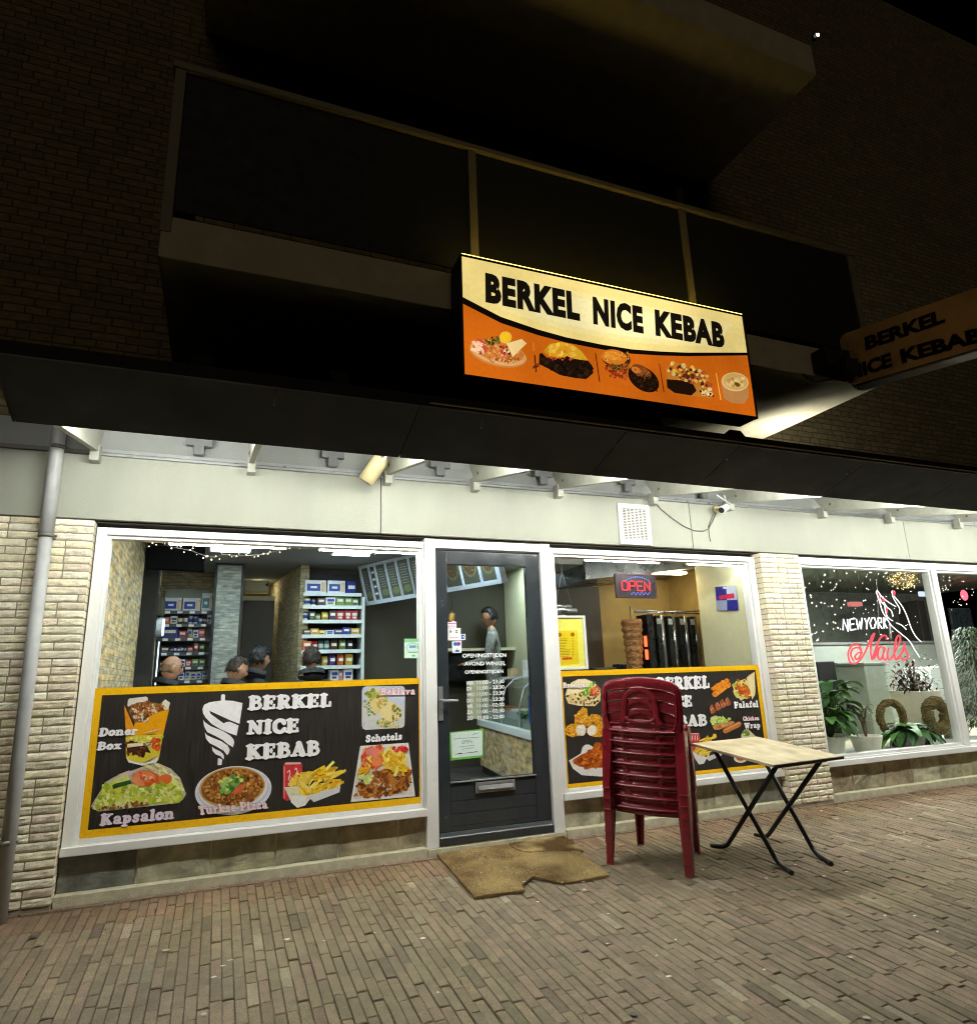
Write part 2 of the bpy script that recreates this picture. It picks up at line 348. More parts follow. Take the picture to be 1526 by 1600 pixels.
b = MB(); r = random.Random(17)
for i in range(46):
    x = r.uniform(-.8, 6); y = r.uniform(-3.0, -.25); q = r.uniform(.008, .02); b.col = jit(r.choice((S(78,72,62),S(66,60,50),S(168,160,142))), .12, r); n = 9
    b.add([(x+q*math.cos(2*math.pi*k/n)*r.uniform(.8,1.2), y+q*math.sin(2*math.pi*k/n)*r.uniform(.8,1.2), gz(y)+.0062) for k in range(n)], [tuple(range(n))])
tag(obj('gum_spots', b, M['attr']), 'trodden gum spots and stains on the brick pavement', 'stains', kind='stuff')
b = MB()
for i in range(90):
    x = -2.6+PB*r.randrange(20, 200); y = r.uniform(-2.9, -.08) if i > 30 else -.085-.02*r.random()
    if i <= 30: x = r.uniform(-.9, 8)
    b.col = jit(r.choice((S(76,92,44),S(96,104,58),S(62,70,38))), .2, r)
    for k in range(r.randrange(4, 12)):
        a_ = r.random()*6.28; l_ = r.uniform(.006, .020); px_, py_ = x+r.gauss(0,.004), y+r.gauss(0,.018); w_ = Vector((-math.sin(a_), math.cos(a_), 0))*.0022; p_ = Vector((px_, py_, gz(py_)-.004)); e_ = p_+Vector((math.cos(a_)*l_*.8, math.sin(a_)*l_*.8, l_*.7+.004)); b.add([p_-w_, p_+w_, e_], [(0,1,2)])
tag(obj('weeds', b, M['attr']), 'tiny weeds and moss growing in the joints of the pavement', 'weeds', kind='stuff')

# ================================================================== THE BUILDING
BLD = empty('shop_building', (0,0,0), 0, 'terraced shop building with yellow brick piers, cream fascia and white window frames', 'building')

def rough_bricks(b, x0, x1, z0, z1, yf, dep, seed):
    r = random.Random(seed); z = z0; H = .0495; row = 0
    while z < z1-.02:
        h = min(.0415, z1-z-.003); x = x0 - (0 if row % 2 else .105) ; first = True
        while x < x1-.01:
            L_ = r.choice((.205,.205,.205,.10)); a = max(x, x0); e = min(x+L_, x1)
            if e > x1-.045: e = x1
            if e-a > .03:
                b.col = jit(r.choice((S(240,230,204),S(234,223,194),S(230,219,192),S(244,235,212))), .12, r)
                nx = max(2, int((e-a)/.022)); nz = 4; o = len(b.v); n0 = len(b.v)
                for jz in range(nz+1):
                    for ix in range(nx+1):
                        u, v = ix/nx, jz/nz; X = a+(e-a)*u; Z = z+h*v
                        d = .005*noise.noise(Vector((X*26+seed, Z*40, row*3.1))) + .003*noise.noise(Vector((X*70, Z*90, row)))
                        ed = (jz in (0, nz)); ee = ix in (0, nx)
                        y = yf + d + (.004 if ed else 0) + (.004 if ee else 0)
                        jx = .003*noise.noise(Vector((X*40, Z*10, 5.)))
                        b.v.append((X, y, Z + (jx if ed else 0)))
                q = b.s; b.s = False
                for jz in range(nz):
                    for ix in range(nx):
                        i = o+jz*(nx+1)+ix; b.face((i, i+1, i+nx+2, i+nx+1))
                # sides back to the wall
                per = [o+i for i in range(nx+1)] + [o+j*(nx+1)+nx for j in range(1, nz+1)] + [o+nz*(nx+1)+i for i in range(nx-1, -1, -1)] + [o+j*(nx+1) for j in range(nz-1, 0, -1)]
                o2 = len(b.v)
                for i in per: p = b.v[i]; b.v.append((p[0], yf+dep, p[2]))
                for k in range(len(per)): b.face((per[k], o2+k, o2+(k+1) % len(per), per[(k+1) % len(per)]))
            x = e + .008 if e < x1 else x1
        z += H; row += 1
b = MB(); rough_bricks(b, -3.4, -.803, .03, 2.295, -.08, .10, 1)
o = obj('brick_pier', b, M['brickface'], BLD)
mb = MB(); mb.box(-3.4, -.806, -.0715, .3, 0, 2.296); obj('mortar_bed', mb, M['mortar'], o)
b = MB(); rough_bricks(b, 4.80, 5.292, .03, 2.295, -.08, .11, 2)
o = obj('brick_pier', b, M['brickface'], BLD)
mb = MB(); mb.box(4.806, 5.287, -.0715, .3, 0, 2.296); obj('mortar_bed', mb, M['mortar'], o)

# slate plinths and concrete kerb under the windows
def plinth(x0, xs, zt, seed, order=None):
    r = random.Random(seed); b = MB(); p = x0; ki = 0
    cols = (S(124,122,112),S(176,170,144),S(156,150,124),S(154,142,116),S(188,182,156),S(114,114,106))
    for q in xs:
        b.col = jit(cols[order[ki] if order and ki < len(order) else r.randrange(6)], .08, r); ki += 1; nx, nz = 10, 8; o = len(b.v); a, e = p+.005, q-.005
        for j in range(nz+1):
            for i in range(nx+1):
                X = a+(e-a)*i/nx; Z = .06+(zt-.06)*j/nz
                b.v.append((X, .028+.010*noise.noise(Vector((X*5, Z*9, seed)))+.004*noise.noise(Vector((X*25, Z*30, seed))), Z))
        for j in range(nz):
            for i in range(nx): k = o+j*(nx+1)+i; b.face((k, k+1, k+nx+2, k+nx+1))
        p = q
    o = obj('slate_plinth', b, M['slate'], BLD)
    m = MB(); m.box(x0-.0, xs[-1], .040, .25, 0, zt); obj('grout', m, M['joint'], o)
def Xs(*px): return [onY(p, q, .03).x for p, q in px]
plinth(-.80, Xs((212,1370),(328,1352),(430,1337),(528,1324),(622,1310))+[1.455], .262, 4, (5,1,2,2,3,3))
plinth(2.565, [2.9, 3.3, 3.66, 4.03, 4.42, 4.797], .262, 5, (1,2,1,2,1,0))
plinth(5.29, Xs((1332,1225),(1382,1218),(1425,1210),(1466,1200),(1502,1195))+[7.7, 8.2, 8.7, 9.2, 9.7, 10.2, 10.7, 11.2], .30, 6, (3,2,3,4,2,2))
for a, e in ((-.80, 1.455), (2.565, 4.797), (5.29, 11.2)):
    b = MB(); b.box(a, e, -.035, .06, -.02, .058); obj('concrete_kerb', b, M['concrete'], BLD, .004)
b = MB(); b.box(1.46, 2.56, -.03, .3, -.02, .045); obj('door_step', b, M['concrete'], BLD, .004)

# fascia beam with panel joints and its trim
FX = [-3.4, onY(595,780,-.04).x, onY(1078,810,-.04).x, onY(1417,850,-.04).x, 11.2]
for a, e in zip(FX, FX[1:]):
    b = MB(); b.box(a+.003, e-.003, -.04, .25, 2.312, 2.752); obj('fascia_panel', b, M['fascia'], BLD, .004)
b = MB(); b.box(-3.4, 11.2, .0, .24, 2.296, 2.311); b.box(-3.4,11.2,-.03,.24,2.32,2.70); obj('shadow_gap', b, M['darkgap'], BLD)
b = MB(); b.box(-.86, 11.2, -.052, .1, 2.753, 2.772); b.box(-.86, 11.2, -.046, .1, 2.776, 2.800); obj('fascia_trim', b, M['alu'], BLD, .002)
b = MB(); b.box(-3.4, -.86, -.048, .1, 2.757, 2.785); obj('fascia_trim', b, M['zinc'], BLD, .002)
b = MB(); b.box(-3.4, 11.2, .0, .25, 2.80, 2.99); obj('plaster_band', b, M['plaster'], BLD)
b = MB(); b.box(-6, 16, .002, .3, 2.99, 11); obj('upper_wall', b, M['brick_up'], BLD)

# frames
def frame_bars(b, x0, x1, z0, z1, wl, wr, wb, wt, yf, yb):
    b.box(x0, x0+wl, yf, yb, z0, z1); b.box(x1-wr, x1, yf, yb, z0, z1)
    b.box(x0+wl, x1-wr, yf, yb, z0, z0+wb); b.box(x0+wl, x1-wr, yf, yb, z1-wt, z1)
def window(x0, x1, z0, z1, wl, wr, wb, wt, sill=True, mulls=()):
    b = MB(); frame_bars(b, x0, x1, z0, z1, wl, wr, wb, wt, 0, .12)
    for m0, m1 in mulls: b.box(m0, m1, 0, .12, z0+wb, z1-wt)
    fr = obj('window', b, M['white'], BLD, .003)
    xs = [x0+wl]+[v for m in mulls for v in m]+[x1-wr]
    for a, e in zip(xs[::2], xs[1::2]):
        b = MB(); frame_bars(b, a, e, z0+wb, z1-wt, .024, .024, .026, .024, .022, .10); obj('glazing_bead', b, M['white'], fr, .003)
        b = MB(); b.box(a+.02, e-.02, .052, .058, z0+wb+.02, z1-wt-.02); obj('pane', b, M['glass'], fr)
    if sill:
        b = MB(); b.box(x0, x1, -.028, .0, z0-.002, z0+.048); obj('sill', b, M['white'], fr, .004)
    return fr
window(-.795, 1.456, .266, 2.268, .062, .012, .050, .048)
window(2.566, 4.795, .266, 2.268, .028, .070, .050, .048)
window(5.286, 11.2, .298, 2.29, .11, .05, .062, .075, True, ((7.315, 7.40), (9.3, 9.385)))
# door posts and head
b = MB(); b.box(1.458, 1.548, -.008, .14, .045, 2.295); obj('door_post', b, M['white'], BLD, .003)
b = MB(); b.box(2.470, 2.564, -.008, .14, .045, 2.295); obj('door_post', b, M['white'], BLD, .003)
b = MB(); b.box(1.549, 2.469, .0, .14, 2.225, 2.294); obj('door_head', b, M['white'], BLD, .003)
b = MB(); b.box(1.55, 2.468, .012, .14, 2.213, 2.224); obj('shadow_gap', b, M['dark'], BLD)
# door leaf
b = MB(); x0, x1, z0, z1, yf, yb = 1.553, 2.466, .135, 2.21, .022, .075
gl = (1.650, 2.345, .475, 2.10)
b.box(x0, gl[0], yf, yb, z0, z1); b.box(gl[1], x1, yf, yb, z0, z1); b.box(gl[0], gl[1], yf, yb, gl[3], z1)
b.box(gl[0], gl[1], yf, yb, z0, .165)
for a, e in ((.165,.247),(.251,.333),(.337,.46)): b.box(gl[0]-.0, gl[1]+.0, yf+.003, yb-.003, a, e)
b.box(gl[0], gl[1], yf+.008, yb-.006, .16, .47)
b.box(gl[0], gl[1], yf, yb, .462, gl[2])
DR = obj('door', b, M['door'], BLD, .003)
b = MB(); b.prism([(x0,-.012,.05),(x0,-.012,.105),(x0,.02,.134),(x0,.075,.134),(x0,.075,.05)], (x0,0,0), (x1,0,0)); obj('kick_rail', b, M['door'], DR, .006)
b = MB(); b.box(gl[0]-.004, gl[1]+.004, .010, .022, gl[2]-.012, gl[2]-.002); obj('weather_bar', b, M['alu'], DR, .002)
b = MB(); b.box(gl[0], gl[1], .045, .051, gl[2], gl[3]); obj('pane', b, M['glass'], DR)
b = MB(); frame_bars(b, 1.843, 2.163, .378, .452, .018, .018, .016, .020, .008, .0215); obj('letterbox', b, M['alu'], DR, .003)
b = MB(); b.add([(1.862,.006,.430),(2.144,.006,.430),(2.144,-.006,.400),(1.862,-.006,.400),(1.862,.010,.430),(2.144,.010,.430),(2.144,0,.400),(1.862,0,.400)],[(0,1,2,3),(4,7,6,5),(0,4,5,1),(3,2,6,7),(0,3,7,4),(1,5,6,2)]); obj('letter_flap', b, M['alu'], DR)
b = MB(); b.box(1.562, 1.598, .010, .0215, .91, 1.155); b.tube([(1.58,.012,1.055),(1.58,-.03,1.055),(1.60,-.045,1.053),(1.70,-.045,1.050)], .010, 10); obj('handle', b, M['alu'], DR, .002)

# ================================================================== DOWNPIPE
dp = empty('downpipe', (0,0,0), 0, 'grey plastic downpipe running down the left brick pier', 'downpipe')
b = MB(); b.tube([(-1.054,-.15,3.3),(-1.046,-.15,2.16)], .041, 18); b.tube([(-1.046,-.15,2.20),(-1.036,-.15,1.2),(-1.025,-.15,-.01)], .037, 18); obj('pipe', b, M['grey_pvc'], dp)
for z in (2.165, .40, 2.75):
    b = MB(); b.tube([(-1.044,-.15,z-.012),(-1.044,-.15,z+.012)], .0455, 18); b.box(-1.075, -1.005, -.14, -.07, z-.010, z+.010); b.tube([(-1.0,-.15,z),(-.985,-.15,z)], .009, 8); obj('bracket', b, M['zinc'], dp)

# ================================================================== CANOPY over the shop fronts
CN = empty('canopy', (0,0,0), 0, 'long black canopy above the shop windows with white brackets under it', 'canopy')
Yi, Zi, Yo, Zo = -1.20, 2.527, -1.665, 2.674
slope = (Zo-Zi)/(Yi-Yo); XL = -1.009
def roofz(y): return 3.02+y*(3.02-2.715)/1.665
nrm = Vector((0, slope, 1)).normalized()
seams = [XL, .95] + [onP(a, q, (0,Yi,Zi), nrm).x for a, q in ((947,713),(1115,735),(1302,760),(1465,770))] + [7.2, 9.0, 11, 14]
b = MB()
for a, e in zip(seams, seams[1:]):
    a += .003; e -= .003
    b.hexa([(a,Yi,Zi),(e,Yi,Zi),(e,Yo,Zo),(a,Yo,Zo),(a,Yi,Zi+.022),(e,Yi,Zi+.022),(e,Yo,Zo+.022),(a,Yo,Zo+.022)])
obj('soffit_panel', b, M['black'], CN)
b = MB(); b.hexa([(XL+.004,Yi-.002,Zi+.0235),(14,Yi-.002,Zi+.0235),(14,Yo+.002,Zo+.0225),(XL+.004,Yo+.002,Zo+.0225),(XL+.004,Yi-.002,Zi+.028),(14,Yi-.002,Zi+.028),(14,Yo+.002,Zo+.027),(XL+.004,Yo+.002,Zo+.027)]); obj('backing', b, M['black'], CN)  # unseen sheet added over the seams to stop lamp light leaking through
b = MB(); b.box(XL, 14, Yi, Yi+.02, Zi+.0225, Zi+.05); obj('edge_board', b, M['black'], CN)
b = MB(); b.hexa([(XL,-.004,roofz(0)),(14,-.004,roofz(0)),(14,Yo,roofz(Yo)),(XL,Yo,roofz(Yo)),(XL,-.004,roofz(0)+.02),(14,-.004,roofz(0)+.02),(14,Yo,roofz(Yo)+.02),(XL,Yo,roofz(Yo)+.02)]); obj('roof_sheet', b, M['black'], CN)
b = MB(); b.hexa([(XL,-.006,roofz(0)-.03),(14,-.006,roofz(0)-.03),(14,Yo+.05,roofz(Yo)-.02),(XL,Yo+.05,roofz(Yo)-.02),(XL,-.006,roofz(0)-.012),(14,-.006,roofz(0)-.012),(14,Yo+.05,roofz(Yo)-.002),(XL,Yo+.05,roofz(Yo)-.002)]); obj('ceiling_sheet', b, M['plaster'], CN)
b = MB(); b.box(XL, 14, Yo-.020, Yo-.001, Zo-.004, roofz(Yo)+.02); obj('front_board', b, M['black'], CN)
b = MB(); b.box(1.0, 14, Yo-.034, Yo-.021, Zo+.010, Zo+.016); obj('edge_trim', b, M['rail'], CN)
b = MB(); b.prism([(XL-.012,Yi,Zi+.0),(XL-.012,Yo,Zo),(XL-.012,Yo,roofz(Yo)+.02),(XL-.012,-.01,roofz(0)+.02),(XL-.012,-.01,roofz(0)-.06),(XL-.012,Yi,Zi+.10)], (0,0,0), (.011,0,0)); obj('end_board', b, M['black'], CN)
for px, py in ((150,715),(392,738),(604,752),(740,765),(870,775),(1017,783),(1135,790),(1280,803),(1385,812),(1492,822)):
    X = onY(px, py, -.06).x
    b = MB(); b.box(X-.028, X+.028, -.135, -.053, 2.69, 2.80)
    b.hexa([(X-.02,-.135,2.755),(X+.02,-.135,2.755),(X+.02,Yi+.02,2.535),(X-.02,Yi+.02,2.535),(X-.02,-.0,2.96),(X+.02,-.0,2.96),(X+.02,Yi+.02,2.70),(X-.02,Yi+.02,2.70)])
    k = obj('bracket', b, M['bracket'], CN, .003)
    b = MB(); b.tube([(X-.020,-.22,2.805),(X-.027,-.22,2.805)], .012, 10); obj('bolt', b, M['zinc'], k)
for px in (309, 520, 688, 848, 978, 1095):
    X = onY(px, 725, -.09).x
    b = MB(); b.box(X-.035, X+.035, -.10, -.06, 2.80, 2.88); b.box(X-.085, X+.085, -.095, -.055, 2.868, 2.96); obj('clip', b, M['clip'], CN, .004)
for px, py, p2, q2 in ((430,607,428,632),(755,643,752,668),(965,690,962,696),(1138,714,1135,718),(1326,736,1323,740)):
    a = onP(px, py, (0,Yi,Zi), nrm); e = onP(p2, q2, (0,Yi,Zi-.02), nrm)
    b = MB(); b.tube([a, e], .003, 6); k = obj('hook', b, M['steel_black'], CN)
    b = MB(); b.ico(e, .005, 1); obj('hook_tip', b, M['white'], k)
X = -.985
while X < 12:
    b = MB(); b.box(X, X+1.24, -1.175, -1.105, 2.645, 2.69); k = obj('lamp_housing', b, M['white'], CN)
    b = MB(); b.tube([(X+.02,-1.14,2.605),(X+1.22,-1.14,2.605)], .014, 8); obj('tube', b, M['tube'], k)
    X += 1.55
for px, py in ((314,575),(530,597),(880,645),(1022,668),(1150,686)):
    p = onY(px, py, -1.40); X = p.x; z0 = roofz(-1.40)+.021
    b = MB(); b.prism([(X-.05,-1.50,roofz(-1.5)+.021),(X-.05,-1.30,roofz(-1.3)+.021),(X-.05,-1.30,p.z+.05),(X-.05,-1.40,p.z+.07)], (0,0,0), (.10,0,0)); obj('roof_bracket', b, M['black'], CN)

# ================================================================== BALCONIES
def balcony(x0, x1, D, zb, zt, label, rail=True):
    B = empty('balcony', (0,0,0), 0, label, 'balcony')
    b = MB(); b.box(x0, x1, -D, .0, zb, zt); obj('slab', b, M['balcony'], B, .006)
    if rail:
        zr = 4.665
        posts = [onY(px, py, -D+.03).x for px, py in ((272,230),(737,330),(1072,420))]+[x1-.03]
        for X in posts:
            b = MB(); b.box(X-.028, X+.028, -D-.004, -D+.05, zt-.1, zr-.03); obj('post', b, M['rail'], B, .003)
        b = MB(); b.box(x0-.02, x1+.02, -D-.015, -D+.06, zr-.03, zr+.012); obj('top_rail', b, M['rail'], B, .004)
        for a, e in zip(posts, posts[1:]):
            b = MB(); b.box(a+.032, e-.032, -D+.012, -D+.024, zt+.05, zr-.04); obj('panel', b, M['balpanel'], B)
        b = MB(); b.box(x1-.05, x1-.03, -D+.06, -.01, zt+.05, zr-.04); obj('side_panel', b, M['balpanel'], B)
        b = MB(); b.box(x0+.03, x0+.05, -D+.06, -.01, zt+.05, zr-.04); obj('side_panel', b, M['balpanel'], B)
        for a_, e_ in ((x1-.06, x1+.02),(x0-.02, x0+.06)): b = MB(); b.box(a_, e_, -D+.062, -.01, zr-.03, zr+.01); obj('side_rail', b, M['rail'], B, .004)
        X = posts[2]; b = MB(); b.box(X-.03, X+.03, -D, -D+.05, zr+.014, zr+.15); obj('post_stub', b, M['dark'], B)
    return B
balcony(-.42, 4.875, 1.5, 3.41, 3.665, 'lower concrete balcony with panelled balustrade behind the lit sign')
balcony(-.42, 4.865, 1.5, 6.58, 6.92, 'upper dark concrete balcony above the balustrade', False)
p = onY(1277, 56, -1.47)
wl = empty('wall_lamp', p, 0, 'tiny lit lamp at the corner of the upper balcony', 'lamp')
b = MB(); b.tube([(0,0,.05),(0,.04,.05),(0,.04,.0)], .02, 8); local('bracket', b, M['dark'], wl)
b = MB(); b.ico((0,-.005,.01), .016, 2, (1.3,.7,.6)); local('bulb', b, emit('far_bulb', (1,.95,.85), 6), wl)

# uplighter standing on the canopy roof by the wall
ul = empty('floodlight', (4.66,-.70,roofz(-.70)+.03), 0, 'small floodlight on the canopy roof lighting the brick wall and balcony underside', 'floodlight')
FT = Matrix.Translation((0,0,.06)) @ Matrix.Rotation(R(42), 4, 'Y') @ Matrix.Rotation(R(-22), 4, 'X')
b = MB(); b.obox(FT, .22, .13, .04); b.box(-.02,.02,-.02,.02,-.02,.05); local('housing', b, M['dark'], ul, .004)
b = MB(); b.obox(FT @ Matrix.Translation((0,0,.0225)), .19, .10, .003); local('lens', b, emit('flood_lens', (1,1,.88), 55), ul)

# ================================================================== LIT SIGN BOX
class Prt:
    """flat print on a real plane: pf(px,py) -> point on the plane; each shape lies a hair above the last"""
    def __init__(s, pf, n, step=2e-5): s.pf = pf; s.n = Vector(n).normalized(); s.b = MB(); s.l = 0; s.step = step; s.T = (0,0,1)
    def crop(s, x, y, k): s.T = (x, y, k); return s
    def pt(s, p): x, y, k = s.T; return s.pf(x+p[0]/k, y+p[1]/k)
    def raw(s, pts, col):
        s.l += 1; s.b.col = col; s.b.add([Vector(p)+s.n*(s.l*s.step) for p in pts], [tuple(range(len(pts)))])
    def poly(s, pts, col): s.raw([s.pt(p) for p in pts], col)
    def ell(s, cx, cy, rx, ry, col, rot=0, n=28, wob=0, seed=0):
        r = random.Random(seed); P = []
        for i in range(n):
            a = 2*math.pi*i/n; k = 1+r.uniform(-wob, wob); x, y = rx*k*math.cos(a), ry*k*math.sin(a)
            P.append((cx+x*math.cos(rot)-y*math.sin(rot), cy+x*math.sin(rot)+y*math.cos(rot)))
        s.poly(P, col)
    def scatter(s, poly, cols, n, size, seed, asp=1.0, ang=None):
        r = random.Random(seed); xs = [p[0] for p in poly]; ys = [p[1] for p in poly]; k = 0; t = 0
        while k < n and t < n*30:
            t += 1; x, y = r.uniform(min(xs), max(xs)), r.uniform(min(ys), max(ys)); ins = False
            for (ax, ay), (bx, by) in zip(poly, poly[1:]+poly[:1]):
                if (ay > y) != (by > y) and x < (bx-ax)*(y-ay)/(by-ay)+ax: ins = not ins
            if ins:
                a = r.uniform(0, 3.14) if ang is None else ang+r.uniform(-.5, .5); q = size*r.uniform(.5, 1.25); m = 7 if asp < 2.5 else 4
                P = []
                for i in range(m):
                    th = 2*math.pi*i/m+(math.pi/4 if m == 4 else 0); w = r.uniform(.65, 1.25) if m > 4 else 1; X, Y = q*asp*w*math.cos(th), q*w*math.sin(th)
                    P.append((x+X*math.cos(a)-Y*math.sin(a), y+X*math.sin(a)+Y*math.cos(a)))
                s.poly(P, jit(r.choice(cols), .16, r)); k += 1
    def done(s, name, m, parent): return obj(name, s.b, m, parent)

_tc = {}
def text_mesh(t, off=.0, ls=1.0):
    k = (t, off, ls)
    if k not in _tc:
        c = bpy.data.curves.new('t', 'FONT'); c.body = t; c.offset = off; c.space_character = ls; c.resolution_u = 3
        o = bpy.data.objects.new('t', c); COL.objects.link(o); me = o.to_mesh()
        vs = [(v.co.x, v.co.y) for v in me.vertices]; fs = [tuple(f.vertices) for f in me.polygons]; o.to_mesh_clear()
        bpy.data.objects.remove(o); bpy.data.curves.remove(c)
        x0 = min(v[0] for v in vs); x1 = max(v[0] for v in vs); y1 = .729+off
        _tc[k] = ([((x-x0)/(x1-x0), (y+off)/(y1+off)) for x, y in vs], fs)
    return _tc[k]
def text_on(P, t, LB, RB, LT, col, off=.0, shear=0, ls=1.0):
    vs, fs = text_mesh(t, off, ls); a, u, v = P.pt(LB), P.pt(RB), P.pt(LT); u = u-a; v = v-a; P.l += 1; P.b.col = col
    P.b.add([a+u*(x+shear*y)+v*y+P.n*(P.l*P.step) for x, y in vs], fs)
# ------------------------------------------------------------------ fat slab lettering for the posters
def _arc(pts, n=6):   # Catmull-Rom through points
    P = [pts[0]]+list(pts)+[pts[-1]]; out = []
    for i in range(1, len(P)-2):
        for k in range(n):
            t = k/n; a, b_, c, d = P[i-1], P[i], P[i+1], P[i+2]
            out.append(tuple(.5*((2*b_[j])+(c[j]-a[j])*t+(2*a[j]-5*b_[j]+4*c[j]-d[j])*t*t+(-a[j]+3*b_[j]-3*c[j]+d[j])*t**3) for j in (0,1)))
    return out+[tuple(pts[-1])]
def Ls(x0,y0,x1,y1,w=.25): return (w, [(x0,y0),(x1,y1)])
def T_(x0,x1,y,w=.13): return (w, [(x0,y),(x1,y)])
def C_(*p, w=.17): return (w, _arc(p))
XH = .70
def ring(cx, cy, rx, ry, w=.2): return (w, [(cx+rx*math.cos(2*math.pi*i/18), cy+ry*math.sin(2*math.pi*i/18)) for i in range(19)])
